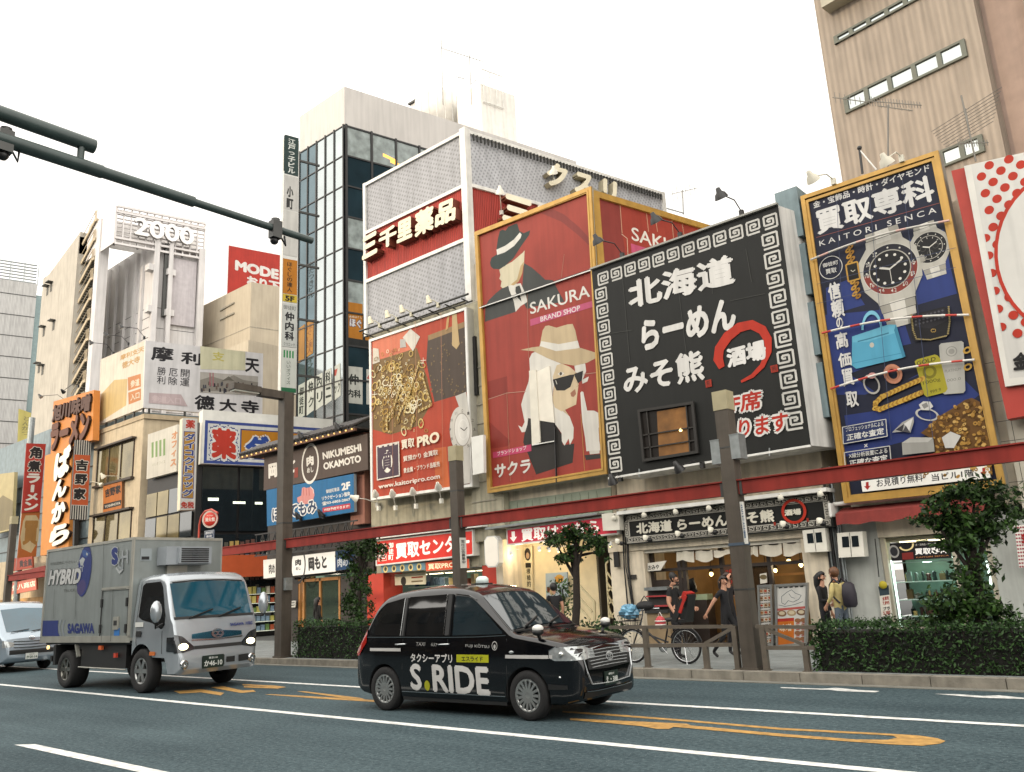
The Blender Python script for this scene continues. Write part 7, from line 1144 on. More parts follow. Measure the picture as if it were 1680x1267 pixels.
# ================================================================ vehicles
from mathutils.bvhtree import BVHTree
def interp(tab, x):
 if x <= tab[0][0]: return tab[0][1]
 for (a, b_), (c, d) in zip(tab, tab[1:]):
  if x <= c: t = (x-a)/(c-a); return b_+(d-b_)*t
 return tab[-1][1]
def loaf(xs, zt, zb, W, wz, r, m, name, crown=.04):
 """car shell from cross sections: xs stations, zt/zb top and bottom profiles, W plan half width, wz half-width factor by height, r corner radius"""
 vs, fs = [], []; NS, NA, NT = 12, 6, 5
 for x in xs:
  t, b0, w0, rr = interp(zt, x), interp(zb, x), interp(W, x), interp(r, x); rr = min(rr, (t-b0)*.45); half = []
  w = lambda z: w0*interp(wz, z)
  half += [(0, b0), (w(b0)*.9, b0)]
  for i in range(NS+1): z = b0+.03+(t-rr-b0-.03)*i/NS; half.append((w(z), z))
  wt = w(t-rr)
  for i in range(1, NA+1): a = math.pi/2*i/NA; half.append((wt-rr*(1-math.cos(a)), t-rr+rr*math.sin(a)))
  yt = half[-1][0]
  for i in range(1, NT+1): y = yt*(1-i/NT); half.append((y, t+crown*(1-(y/yt)**2)))
  ring = [(x, -y, z) for y, z in half]+[(x, y, z) for y, z in half[-2:0:-1]]; vs += ring
 n = len(vs)//len(xs)
 for i in range(len(xs)-1):
  for j in range(n): fs.append((i*n+j, i*n+(j+1) % n, (i+1)*n+(j+1) % n, (i+1)*n+j))
 fs.append(tuple(range(n))); fs.append(tuple(range(len(vs)-1, len(vs)-n-1, -1)))
 me = bpy.data.meshes.new(name); me.from_pydata(vs, [], fs); me.materials.append(m)
 bm = bmesh.new(); bm.from_mesh(me); bmesh.ops.recalc_face_normals(bm, faces=bm.faces); bm.to_mesh(me); bvh = BVHTree.FromBMesh(bm); bm.free()
 return me, bvh
class Proj:
 """projects (u, v) onto a shell; look: 'R' right side, 'L', 'F' front, 'T' top, 'B' rear"""
 def __init__(s, bvh, look): s.b = bvh; s.k = look
 def P(s, u, v, w=0):
  k = s.k
  o, d = {'R': (Vector((u, -5, v)), EY), 'L': (Vector((u, 5, v)), -EY), 'F': (Vector((6, u, v)), -EX), 'B': (Vector((-8, -u, v)), EX), 'T': (Vector((u, v, 6)), -EZ)}[k]
  h = s.b.ray_cast(o, d)
  if h[0] is None:
   h2 = s.b.find_nearest(o+d*5); return h2[0]-d*w
  nn = h[1] if h[1].dot(d) < 0 else -h[1]; return h[0]+nn*w
 def uv(s, *p): return p
def patch(mb, pr, low, high, m, off=.006, cols=18, rows=7, col=(1, 1, 1), swap=False):
 x0, x1 = max(low[0][0], high[0][0]), min(low[-1][0], high[-1][0]); vs = []
 for i in range(cols+1):
  x = x0+(x1-x0)*i/cols; a, b_ = interp(low, x), interp(high, x); vs += [pr.P(x, a+(b_-a)*j/rows, off) for j in range(rows+1)]
 n = rows+1; fs = [(i*n+j, (i+1)*n+j, (i+1)*n+j+1, i*n+j+1) for i in range(cols) for j in range(rows)]
 if swap: fs = [f[::-1] for f in fs]
 mb.add(vs, fs, m, col, smooth=True); return mb
def shell(root, me, name, arches, xw, R_, W_):
 ob = bpy.data.objects.new(name, me); COL.objects.link(ob)
 cm = bpy.data.meshes.new('cut'); bm = bmesh.new()
 for x, z in arches:
  for sd in (-1, 1):
   g = bmesh.ops.create_cone(bm, cap_ends=True, segments=32, radius1=R_, radius2=R_, depth=W_)
   bmesh.ops.transform(bm, matrix=Matrix.Translation((x, sd*xw, z)) @ Matrix.Rotation(math.pi/2, 4, 'X'), verts=g['verts'])
 bm.to_mesh(cm); bm.free(); cm.materials.append(M('wheel well black', '0b0b0b', rough=.9)); co = bpy.data.objects.new('cut', cm); COL.objects.link(co)
 md = ob.modifiers.new('b', 'BOOLEAN'); md.operation = 'DIFFERENCE'; md.object = co; md.solver = 'EXACT'
 try: md.material_mode = 'TRANSFER'
 except Exception: pass
 dg = bpy.context.evaluated_depsgraph_get(); me2 = bpy.data.meshes.new_from_object(ob.evaluated_get(dg)); me2.name = name
 bpy.data.objects.remove(co); ob.modifiers.clear(); ob.data = me2
 for p in me2.polygons: p.use_smooth = True
 me2.set_sharp_from_angle(angle=rad(32)); ob.parent = root; ORG[ob.name] = Vector(); return ob
TYRE = lambda: M('tyre rubber', '171616', rough=.85, var=.3, scale=12, bump=.2); CHROME = lambda: M('chrome', 'c9cbcc', rough=.12, metal=1, var=.1); LENS = lambda: M('clear lamp lens', 'b9bdbd', rough=.08, metal=.5, var=.4, scale=18); DARKP = lambda: M('black trim plastic', '141414', rough=.5, var=.2)
def wheel(root, x, y, R_, rim, wd, spokes, rcol='a9aaa8', dark='2a2a2b'):
 s = -1 if y < 0 else 1; e = bpy.data.objects.new('wheel', None); COL.objects.link(e); e.parent = root; e.location = (0, 0, 0); ORG[e.name] = Vector()
 o = Vector((x, y, R_)); ax = Vector((0, s, 0)); b = MB(); b.lathe([(rim, -wd/2), (R_*.93, -wd/2), (R_, -wd*.36), (R_, wd*.36), (R_*.94, wd/2), (rim+.01, wd/2), (rim, wd*.46)], o, ax, TYRE(), n=40); b.build('tyre', e, o=(0, 0, 0))
 rm = M('wheel silver '+rcol, rcol, rough=.3, metal=.85, var=.12); dk = M('wheel dark', dark, rough=.6); b = MB(); b.lathe([(rim+.005, wd*.47), (rim-.02, wd*.49), (rim-.03, wd*.36), (rim-.03, -wd*.2)], o, ax, rm, n=40); b.lathe([(rim-.025, wd*.2), (0, wd*.2)], o, ax, dk, n=32); b.lathe([(.07, wd*.2), (.065, wd*.40), (.045, wd*.44), (0, wd*.44)], o, ax, rm, n=20)
 for k in range(spokes):
  a = 2*math.pi*k/spokes; d = Vector((math.cos(a), 0, math.sin(a))); b.bar(o+d*.04+ax*wd*.40, o+d*(rim-.02)+ax*wd*.46, .035 if spokes > 8 else .075, .02, rm, up=ax)
 b.build('rim', e, o=(0, 0, 0)); return e
def place(root, X, Y, h, s): root.location = (X, Y, 0); root.rotation_euler = (0, 0, h); root.scale = (s, s, s)
def vpl(X, Y, h, s, y0):
 """local side plane of a placed vehicle: pixel -> (x, z) in its own metres"""
 o = Vector((X-s*y0*math.sin(h)*1, Y+s*y0*math.cos(h), 0)); pl = Pl(o, (math.cos(h), math.sin(h), 0)); return lambda x, y: tuple(v/s for v in pl.uv(x, y))
def vplF(X, Y, h, s, x0):
 o = Vector((X+s*x0*math.cos(h), Y+s*x0*math.sin(h), 0)); pl = Pl(o, (-math.sin(h), math.cos(h), 0), (math.cos(h), math.sin(h), 0)); return lambda x, y: tuple(v/s for v in pl.uv(x, y))
class Loc(Pl): pass
TXF = (-9.2, 9.81, .0408, 1.027); tr = T('taxi', 'black taxi with white ride lettering on its side, in the middle of the road', 'taxi', (0, 0, 0)); BK = M('black car paint', '050609', rough=.14, var=.1, coat=.5, spec=.4)
zt = [(-2.132, .56), (-2.12, .78), (-2.06, .94), (-1.95, 1.03), (-1.86, 1.16), (-1.68, 1.44), (-1.56, 1.58), (-1.42, 1.66), (-1.2, 1.71), (-.7, 1.75), (-.3, 1.755), (.1, 1.735), (.38, 1.675), (.5, 1.615), (1.10, 1.125), (1.18, 1.09), (1.6, 1.035), (1.9, .975), (2.02, .93), (2.09, .87), (2.13, .74), (2.15, .60)]
zb = [(-2.14, .44), (-2.05, .30), (-1.9, .22), (-1.7, .19), (1.6, .19), (1.9, .2), (2.08, .24), (2.15, .42)]
W = [(-2.14, .68), (-2.08, .745), (-1.95, .79), (-1.6, .83), (-.5, .848), (.8, .845), (1.4, .84), (1.7, .83), (1.92, .79), (2.04, .73), (2.11, .66), (2.15, .58)]
wz = [(.15, .93), (.3, .985), (.55, 1.0), (.8, 1.0), (1.0, .985), (1.08, .965), (1.4, .90), (1.76, .80)]
rr = [(-2.14, .1), (-1.9, .13), (.4, .13), (1.16, .06), (1.5, .07), (2.15, .08)]
xs = sorted(set([round(-2.132+4.282*i/72, 4) for i in range(73)]+[-2.12, -2.06, 2.05, 2.08, 2.11, 2.13, 2.14, .5, 1.1, 1.18]))
me, bv = loaf(xs, zt, zb, W, wz, rr, BK, 'body'); shell(tr, me, 'body', ((-1.375, .31), (1.375, .31)), .80, .365, .44)
R_, Lp, F_, Tp, Bk = Proj(bv, 'R'), Proj(bv, 'L'), Proj(bv, 'F'), Proj(bv, 'T'), Proj(bv, 'B'); PG = M('dark privacy glass', '0c0e10', rough=.03, spec=.8, var=.2, coat=.7); CG = M('car glass', '1d2a30', rough=.03, spec=.9, var=.35, scale=1.2, coat=.8)
O0 = (0, 0, 0); fr = lambda mb, pr, pts, t, m, off=.009: [mb.bar(pr.P(*a, off), pr.P(*b_, off), t, t*.6, m) for a, b_ in zip(pts, pts[1:])]
for pr, sw in ((R_, False), (Lp, True)):
 for lo, hi, m in (([(-1.72, 1.14), (-1.66, 1.09), (-1.02, 1.085)], [(-1.72, 1.20), (-1.56, 1.46), (-1.42, 1.56), (-1.02, 1.63)], PG), ([(-.90, 1.085), (-.12, 1.08)], [(-.90, 1.64), (-.12, 1.655)], PG), ([(.06, 1.08), (.98, 1.095)], [(.06, 1.635), (.34, 1.60), (.46, 1.54), (.98, 1.12)], CG)):
  b = MB(); patch(b, pr, lo, hi, m, swap=sw); b.build('side_window', tr, o=O0)
b = MB(); fr(b, R_, [(-1.78, 1.06), (-1.0, 1.06), (-.1, 1.055), (.5, 1.058), (1.05, 1.075)], .016, CHROME()); fr(b, R_, [(-.96, 1.08), (-.94, 1.63)], .05, DARKP()); fr(b, R_, [(-.03, 1.08), (-.03, 1.65)], .08, DARKP()); fr(b, R_, [(-.115, 1.65), (-.115, 1.09)], .010, CHROME()); fr(b, R_, [(-1.02, 1.08), (-1.0, 1.62)], .008, CHROME()); fr(b, R_, [(.06, 1.65), (.32, 1.62), (.46, 1.56)], .02, CHROME()); b.build('window_trim', tr, o=O0)
b = MB();
vs = []
for i in range(15):
 x = .52+(1.085-.52)*i/14; yw = .645+(x-.52)*.16
 vs += [Tp.P(x, -yw+2*yw*j/12, .006) for j in range(13)]
b.add(vs, [(i*13+j, (i+1)*13+j, (i+1)*13+j+1, i*13+j+1) for i in range(14) for j in range(12)], CG, smooth=True); b.build('windscreen', tr, o=O0)
b = MB(); patch(b, Bk, [(-.58, 1.16), (.58, 1.16)], [(-.52, 1.54), (.52, 1.54)], PG); b.build('rear_window', tr, o=O0)
b = MB()
for y0, y1 in ((-.45, -.02), (.12, .52)): b.bar(Tp.P(1.1, y0, .03), Tp.P(.97, y1, .02), .02, .02, DARKP())
b.bar(Tp.P(1.12, -.7, .005), Tp.P(1.12, .7, .005), .09, .02, DARKP()); b.build('wiper', tr, o=O0)
su = vpl(*TXF, -.85)
sh = Sheet(R_, base=.004); sh.raw = True
def tx(t_, p0, p1, p2, col, bold=.02, s_=sh, f=su): s_.text(t_, f(*p0), f(*p1), f(*p2), col, bold)
WH = 'd9d6d2'
tx('S', (673, 1132), (692, 1134), (672, 1088), WH, .035); (u, v) = su(700.5, 1125); sh.ell((u, v), .055, .07, 'b3b12c', 18); tx('RIDE', (710, 1135), (804, 1142), (708, 1090), WH, .035); tx('タクシーアプリ', (674, 1086), (743, 1088), (673, 1072), WH, .03);
a, c_ = su(749, 1074), su(802, 1087.5); sh.rect((a[0], c_[1]), (c_[0], a[1]), 'b5b622'); tx('エスライド', (758, 1085), (793, 1085.5), (757, 1077), '1a1a18', .03); tx('TAXI', (682, 1060), (697, 1060), (682, 1054), 'a8a6a2', 0); tx('637', (707, 1060), (717, 1061), (707, 1055), 'a8a6a2', 0); tx('FUJI KŌTSU', (764, 1063), (803, 1065), (763, 1056), 'b8b6b2', 0);
u, v = su(811, 1060); sh.ell((u, v), .05, .06, 'b8b6b2', 18, rin=.8); sh.ell((u, v-.01), .02, .03, 'b8b6b2', 10)
for (x0, y0, x1, y1) in ((605, 1066, 657, 1068), (829, 1077.5, 904, 1081)):
 p, q_ = su(x0, y0), su(x1, y1); n = 16
 for i in range(n): xa = p[0]+(q_[0]-p[0])*i/n; xb = p[0]+(q_[0]-p[0])*(i+1)/n; sh.poly([(xa, p[1]-.022), (xb, p[1]-.022), (xb, p[1]+.022), (xa, p[1]+.022)], 'c9c6c2');
sh.build('side_lettering', tr)
b = MB()
for xx in (-1.0, -.10): p, q_ = R_.P(xx-.09, .955, .03), R_.P(xx+.09, .96, .03); b.tube([p+EY*.03, p, q_, q_+EY*.03], .012, CHROME(), n=8)
b.build('door_handle', tr, o=O0); b = MB();
for x in (-.96, -.03, 1.06): fr(b, R_, [(x, 1.03), (x-.01, .6), (x-.02, .30)], .007, DARKP(), .001)
fr(b, R_, [(-1.0, .29), (1.0, .29)], .012, CHROME(), .003); b.build('door_seam', tr, o=O0)
for sd in (-1, 1): b = MB(); c0 = Tp.P(1.58, sd*.74, .0); m_ = c0+Vector((.02, sd*.08, .10)); b.tube([c0-EZ*.03, c0+Vector((0, sd*.05, .03)), m_-EZ*.03], .022, DARKP(), n=8); b.ball(m_+EZ*.025, .10, WHITEM(), n=14, sq=(.6, 1.0, .5)); b.ball(m_-EZ*.02, .10, DARKP(), n=14, sq=(.62, 1.02, .5)); b.build('fender_mirror', tr, o=O0)
b = MB()
for sd in (-1, 1):
 h_ = MB(); vs = [];
 for i in range(9):
  t = i/8; u = sd*(.32+.46*t); zc = .80+.025*t; hh = .05+.035*min(1, t*2.2)
  vs += [F_.P(u, zc-hh+.02, .012), F_.P(u, zc+hh+.01, .012)]
 fs = [(2*i, 2*i+2, 2*i+3, 2*i+1) for i in range(8)]; h_.add(vs, fs if sd > 0 else [f[::-1] for f in fs], LENS(), smooth=True)
 h_.build('headlight', tr, o=O0)
 h2 = MB(); lo = [(1.70, .66), (1.9, .655), (2.0, .66)];
 patch(h2, R_ if sd < 0 else Lp, [(1.76, .79), (1.84, .755), (2.10, .75)], [(1.76, .88), (1.84, .92), (2.10, .905)], LENS(), off=.012, cols=8, rows=4, swap=sd > 0); c1 = (R_ if sd < 0 else Lp).P(1.93, .835, .02); h2.ball(c1, .035, M('lamp reflector', 'e0e0dc', rough=.1, metal=.9), n=10)
 pr_ = R_ if sd < 0 else Lp; fr(h2, pr_, [(2.07, .75), (1.84, .755), (1.76, .79), (1.76, .88), (1.84, .92), (2.07, .905)], .010, CHROME(), .014); h2.build('headlight', tr, o=O0)
b = MB(); patch(b, F_, [(-.52, .62), (0, .60), (.52, .62)], [(-.50, .84), (0, .86), (.50, .84)], DARKP(), .006)
for k in range(6): z = .64+.04*k; fr(b, F_, [(-.48+.02*abs(k-3), z), (-.24, z+.004), (0, z+.006), (.24, z+.004), (.48-.02*abs(k-3), z)], .014, M('bright grille bar', 'b9bcbd', rough=.25, metal=.4), .014)
fr(b, F_, [(-.58, .80), (-.54, .58), (-.46, .44), (-.2, .425), (0, .42), (.2, .425), (.46, .44), (.54, .58), (.58, .80)], .018, M('bright grille bar', ''), .012); b.build('grille', tr, o=O0)
b = MB(); sb = Sheet(F_, b, M('bright grille bar', ''), .026); sb.raw = True; sb.ell((0, .745), .085, .055, 'cccccc', 24, rin=.8); sb.ell((0, .768), .05, .022, 'cccccc', 18, rin=.75); sb.ell((0, .742), .025, .05, 'cccccc', 18, rin=.7); b.build('badge', tr, o=O0)
class Flat:
 def __init__(s, o, ux, uz, n): s.o, s.ux, s.uz, s.n = Vector(o), Vector(ux), Vector(uz), Vector(n)
 def P(s, u, v, w=0): return s.o+s.ux*u+s.uz*v+s.n*w
 def uv(s, *p): return p
def plate(root, o, small, big, bg='16251e', fg='d8dcd8', k=1.):
 b = MB(); f = Flat(o, EY, EZ, EX); b.box(Vector(o)+Vector((-.012, -.165*k, -.085*k)), Vector(o)+Vector((0, .165*k, .085*k)), PAINT(), bg); s = Sheet(f, b, PRINT(), .0); s.raw = True; s.text(small, (-.07*k, .035*k), (.07*k, .035*k), (-.07*k, .065*k), fg, .02); s.text(big, (-.14*k, -.06*k), (.145*k, -.06*k), (-.14*k, .02*k), fg, .03); b.build('number_plate', root, o=O0)
xp = F_.P(0, .5, .012).x; plate(tr, (xp+.008, -.0, .475), '練馬500', 'え・388')
b = MB(); patch(b, F_, [(-.60, .27), (.60, .27)], [(-.58, .35), (.58, .35)], DARKP(), .01); fr(b, F_, [(-.55, .36), (-.3, .345), (.3, .345), (.55, .36)], .012, CHROME(), .012); b.build('lower_grille', tr, o=O0)
b = MB(); patch(b, R_, [(1.72, .40), (1.98, .40)], [(1.72, .47), (1.98, .45)], DARKP(), .006, cols=8, rows=3); b.ball(R_.P(1.9, .55, .01), .018, CHROME(), n=8); b.ball(R_.P(1.15, .86, .01), .03, LENS(), n=8, sq=(1.4, .4, .7)); b.build('fog_lamp_recess', tr, o=O0)
RL = M('red lamp lens', '9c1a10', rough=.15, var=.35, scale=20, coat=.6); b = MB();
for pr, sw in ((R_, False), (Lp, True)): patch(b, pr, [(-2.10, .80), (-1.99, .78), (-1.80, .98)], [(-2.10, .92), (-1.95, 1.03), (-1.80, 1.2)], RL, .012, 8, 6, swap=sw)
patch(b, Bk, [(-.75, .80), (-.52, .84)], [(-.75, 1.12), (-.55, 1.08)], RL, .012, 6, 6); patch(b, Bk, [(.52, .84), (.75, .80)], [(.55, 1.08), (.75, 1.12)], RL, .012, 6, 6); b.build('tail_lamp', tr, o=O0)
b = MB(); c0 = Tp.P(-.05, 0, 0); b.box(c0+Vector((-.10, -.15, -.02)), c0+Vector((.08, .15, .012)), DARKP()); b.lathe([(.0, 0), (.10, 0), (.095, .07), (.06, .10), (0, .105)], c0+EZ*.012, EZ, M('roof lamp acrylic', 'c9d4d0', rough=.3, emit=.15), n=18); b.build('roof_lamp', tr, o=O0)
for x, y in ((-1.375, -.745), (-1.375, .745), (1.375, -.745), (1.375, .745)): wheel(tr, x, y, .315, .205, .17, 15)
b = MB(); b.box((-1.8, -.7, .2), (1.9, .7, .32), DARKP()); b.box((-1.0, -.80, .17), (1.0, .80, .22), DARKP()); b.build('underbody', tr, o=O0)
place(tr, *TXF)
TKF = (-19.86, 9.5, .05, 1.134); tk = T('delivery_truck', 'silver box truck with blue lettering and a globe emblem, headlights lit', 'truck', (0, 0, 0)); SV = M('silver box panel', '878d8b', rough=.38, metal=.35, var=.12, streak=.15); SP = M('silver cab paint', 'a3a9ae', rough=.22, metal=.55, var=.08, coat=.6); ALT = M('aluminium trim', 'a8a69c', rough=.4, metal=.5, var=.2, streak=.1)
hw = .95; bx0, bx1, bz0, bz1 = -2.56, 1.2, .93, 2.86
b = MB(); b.box((bx0, -hw, bz0), (bx1, hw, bz1), SV); ob_ = b.build('cargo_box', tk, o=O0)
b = MB(); t = .05
for y in (-hw, hw):
 for (x0, x1, z0, z1) in ((bx0, bx1, bz1-t, bz1), (bx0, bx1, bz0-.03, bz0+.09), (bx0, bx0+t, bz0+.06, bz1-t), (bx1-.07, bx1, bz0+.06, bz1-t)): b.box((x0-.004, y-.015, z0), (x1+.004, y+.015, z1+.004), ALT)
for (y0, y1, z0, z1) in ((-hw+.015, hw-.015, bz1-t, bz1), (-hw+.015, hw-.015, bz0, bz0+.05)): b.box((bx1-.01, y0, z0), (bx1+.012, y1, z1+.003), ALT)
ob_t = b.build('edge_trim', tk, o=O0)
f = vpl(*TKF, -hw); sideF = Flat((0, -hw, 0), EX, EZ, -EY); s = Sheet(sideF, base=.004); s.raw = True; zW1 = Z(60, 870, 4.525); K = lambda x, y: f(*zW1((x, y)))
BL = '2c3a78'; a, c_ = K(45, 670), K(170, 785); s.poly([K(48, 672), K(165, 670), K(160, 700), K(160, 755), K(172, 786), K(44, 786)], BL)
for o_ in (0, 26): stroke(s, [K(190+o_, 668), K(176+o_, 690), K(170+o_, 727), K(174+o_, 764), K(188+o_, 786)], [.02, .05, .06, .05, .02], '8c949c')
s.text('SAGAWA', K(232, 768), K(430, 768), K(232, 692), BL, .06); s.text('地球環境にやさしい', K(104, 262), K(300, 242), K(104, 240), '6c706c', 0); s.text('TRUCK', K(205, 462), K(290, 455), K(205, 440), '6c706c', 0)
u, v = K(356, 302); s.ell((u, v), .30, .52, BL, 36, -.12); s.ell(K(335, 425), .19, .15, '4b4374', 20, .3); s.poly([K(340, 150), K(360, 145), K(400, 170), K(372, 205), (K(345, 190))], '3c5a94')
for q in (((320, 225), (345, 200), (362, 215), (345, 260), (330, 265), (325, 240)), ((370, 165), (385, 175), (380, 190), (372, 185))): s.poly([K(*p) for p in q], 'b9bdbd')
g = random.Random(6)
for i in range(24): p = K(g.uniform(300, 350), g.uniform(210, 300)); s.rect(p, (p[0]+.03, p[1]-.03), 'b9bdbd')
s.text('HYBRID', K(88, 408), K(322, 398), K(108, 296), 'c9c9c6', .05, out=('4a4a4e', .08));
s.text('S', K(562, 262), K(612, 255), K(560, 132), BL, .08, out=('b9bdbd', .13)); s.text('H', K(640, 252), K(684, 245), K(640, 150), 'a9aeb0', .02); s.text('G', K(612, 300), K(650, 290), K(612, 200), '9ba1a4', .02); stroke(s, [K(598, 280), K(622, 315), K(650, 290)], [.03, .06, .02], 'b9bdbd')
for p, q_ in ((((505, 100), (487, 830))), ((575, 445), (556, 825)), ((300, 440), (292, 660)), ((140, 440), (130, 660)), ((487, 448), (674, 432))): s.line([K(*p), K(*q_)], .012, '565a57')
s.build('side_lettering', tk); b = MB(); (x0, z1), (x1, z0) = K(490, 448), K(670, 830); b.box((x0, -hw-.02, z1-.01), (x1, -hw-.002, z1+.05), ALT); b.box((x0, -hw-.012, z0), (x0+.02, -hw-.002, z1), DARKP()); b.box((x1-.02, -hw-.012, z0), (x1, -hw-.002, z1), DARKP()); b.box((x0, -hw-.012, z0), (x1, -hw-.002, z0+.02), DARKP()); p = K(595, 690); b.box((p[0]-.1, -hw-.03, p[1]-.12), (p[0]+.1, -hw-.002, p[1]+.12), ALT); b.box((p[0]-.06, -hw-.035, p[1]-.04), (p[0]+.06, -hw-.03, p[1]+.05), DARKP()); p = K(597, 755); b.box((p[0]-.1, -hw-.008, p[1]-.07), (p[0]+.1, -hw-.002, p[1]+.07), PAINT(), '2f6aa8')
for z in (z1-.25, z0+.25):
 for x in (x0+.03, x1-.05): b.box((x-.03, -hw-.03, z-.08), (x+.03, -hw-.002, z+.08), DARKP())
b.build('side_door', tk, o=O0)
b = MB(); fF = vplF(*TKF, bx1); kF = lambda x, y: fF(x/3.5, 870+y/3.5); (y0, z1), (y1, z0) = kF(905, 100), kF(1182, 200); y1 -= .1; b.box((bx1+.002, y0, z0), (bx1+.35, y1, z1), M('grey cooler case', '8d9296', rough=.4, var=.15)); b.box((bx1+.35, y0+.22, z0+.02), (bx1+.44, y1-.05, z1-.02), M('grey cooler case', ''))
for k in range(7): z = z0+.05+(z1-z0-.1)*k/6; b.box((bx1+.441, y0+.26, z-.012), (bx1+.452, y0+.62, z+.012), DARKP()); b.box((bx1+.441, y1-.5, z-.012), (bx1+.452, y1-.12, z+.012), DARKP())
b.build('cooling_unit', tk, o=O0)
b = MB(); (ya, za), (yb, zb_) = kF(808, 105), kF(868, 175); b.box((bx1+.002, ya, zb_), (bx1+.012, yb, za), PAINT(), '8f9698'); b.box((bx1+.012, ya+.02, zb_+.02), (bx1+.016, yb-.05, zb_+.08), DARKP()); (ya, za), (yb, zb_) = kF(950, 205), kF(1060, 330); b.box((bx1+.002, ya, zb_), (bx1+.07, yb, za), ALT); b.build('front_vent', tk, o=O0)
zt = [(1.22, 2.02), (1.28, 2.08), (1.6, 2.12), (2.0, 2.12), (2.18, 2.06), (2.25, 1.98), (2.50, 1.36), (2.56, 1.25), (2.62, .98), (2.66, .75), (2.69, .60)]; zb = [(1.2, .62), (2.4, .60), (2.5, .32), (2.62, .32), (2.69, .40)]; W = [(1.2, .90), (1.4, .92), (2.3, .92), (2.5, .90), (2.6, .86), (2.66, .80), (2.69, .74)]; wz = [(.3, .985), (.9, 1.), (1.25, .99), (1.4, .975), (2.1, .90)]; rr = [(1.2, .1), (2.2, .10), (2.5, .06), (2.7, .06)]
xs = sorted(set([round(1.22+1.47*i/50, 4) for i in range(51)]+[2.25, 2.5, 2.56, 2.62, 2.66, 2.68])); me, bv = loaf(xs, zt, zb, W, wz, rr, SP, 'cab', .03); shell(tk, me, 'cab', ((1.6, .42),), .82, .45, .5); R_, Lp, F_, Tp = Proj(bv, 'R'), Proj(bv, 'L'), Proj(bv, 'F'), Proj(bv, 'T')
TG = M('teal windscreen glass', '0f4658', rough=.04, spec=.8, var=.3, scale=1.4, coat=.7)
for pr, sw in ((R_, False), (Lp, True)): b = MB(); patch(b, pr, [(1.42, 1.36), (1.55, 1.30), (1.95, 1.24), (2.28, 1.12), (2.36, 1.2)], [(1.42, 1.92), (1.5, 1.97), (2.05, 1.98), (2.14, 1.90), (2.36, 1.36)], PG, swap=sw); b.build('side_window', tk, o=O0)
b = MB(); patch(b, F_, [(-.86, 1.32), (0, 1.29), (.86, 1.32)], [(-.79, 1.93), (0, 1.97), (.79, 1.93)], TG); b.build('windscreen', tk, o=O0); b = MB(); patch(b, F_, [(-.83, 1.28), (.83, 1.28)], [(-.83, 1.325), (.83, 1.325)], DARKP(), .008)
for y0, y1 in ((-.55, -.05), (.05, .55)): b.bar(F_.P(y0, 1.28, .03), F_.P(y1, 1.42, .04), .025, .025, DARKP())
b.build('wiper', tk, o=O0); b = MB(); fr(b, F_, [(-.74, 1.95), (-.3, 1.98), (.3, 1.98), (.74, 1.95)], .03, DARKP(), .002); fr(b, R_, [(1.36, 2.0), (1.36, 1.3), (1.4, .9), (1.42, .84)], .012, DARKP(), .001); fr(b, R_, [(2.3, 1.1), (2.32, .7)], .012, DARKP(), .001); b.build('seam', tk, o=O0)
b = MB(); patch(b, F_, [(-.52, .93), (0, .90), (.52, .93)], [(-.60, 1.0), (0, 1.05), (.60, 1.0)], M('blue tinted chrome', '3f7a94', rough=.15, metal=.9), .008); patch(b, F_, [(-.50, .74), (.50, .74)], [(-.53, .80), (.53, .80)], DARKP(), .008); patch(b, F_, [(-.55, .895), (0, .875), (.55, .895)], [(-.53, .915), (0, .895), (.53, .915)], CHROME(), .010); b.build('grille', tk, o=O0)
b = MB(); sb = Sheet(F_, b, CHROME(), .02); sb.raw = True; sb.ell((0, .99), .13, .085, 'cccccc', 26, rin=.72); sb.ell((-.05, .99), .07, .045, 'cccccc', 20, rin=.5); sb.ell((.05, .99), .07, .045, 'cccccc', 20, rin=.5); sb.m = PRINT(); sb.text('SAGAWA', (.28, 1.10), (.58, 1.10), (.28, 1.155), BL, .05); sb.text('HYBRID', (.62, 1.10), (.78, 1.10), (.62, 1.16), BL, .03); b.build('badge', tk, o=O0)
HL = M('lit headlight', 'fff0c0', emit=5);
for sd in (-1, 1):
 h_ = MB(); pr = F_; lo = sorted([(sd*.50, .74), (sd*.70, .70), (sd*.85, .70)]); hi = sorted([(sd*.50, .80), (sd*.70, .98), (sd*.85, 1.02)]); HG = M('dark headlight housing', '4a4d50', rough=.1, metal=.6, var=.6, scale=14, coat=.8); patch(h_, pr, lo, hi, HG, .01, 10, 5); patch(h_, R_ if sd < 0 else Lp, [(2.46, .74), (2.62, .72)], [(2.46, .98), (2.62, .98)], HG, .012, 6, 4, swap=sd > 0); h_.ball(F_.P(sd*.70, .80, .015), .075, HL, n=12, sq=(.3, 1.3, .8)); h_.build('headlight', tk, o=O0)
b = MB();
for sd in (-1, 1): c0 = F_.P(sd*.70, .50, .01); b.lathe([(.075, 0), (.08, .02), (.05, .03), (0, .01)], c0, EX, CHROME(), n=16)
patch(b, F_, [(.16, .46), (.34, .46)], [(.16, .56), (.34, .56)], DARKP(), .01, 4, 3); patch(b, F_, [(.42, .45), (.64, .46)], [(.42, .57), (.66, .58)], DARKP(), .01, 4, 3); patch(b, F_, [(-.36, .42), (.12, .42)], [(-.34, .60), (.12, .60)], DARKP(), .008, 6, 3); b.build('bumper_recess', tk, o=O0); xp = F_.P(-.15, .5, .01).x; plate(tk, (xp+.012, -.12, .505), '東京100', 'か46-10', k=1.3)
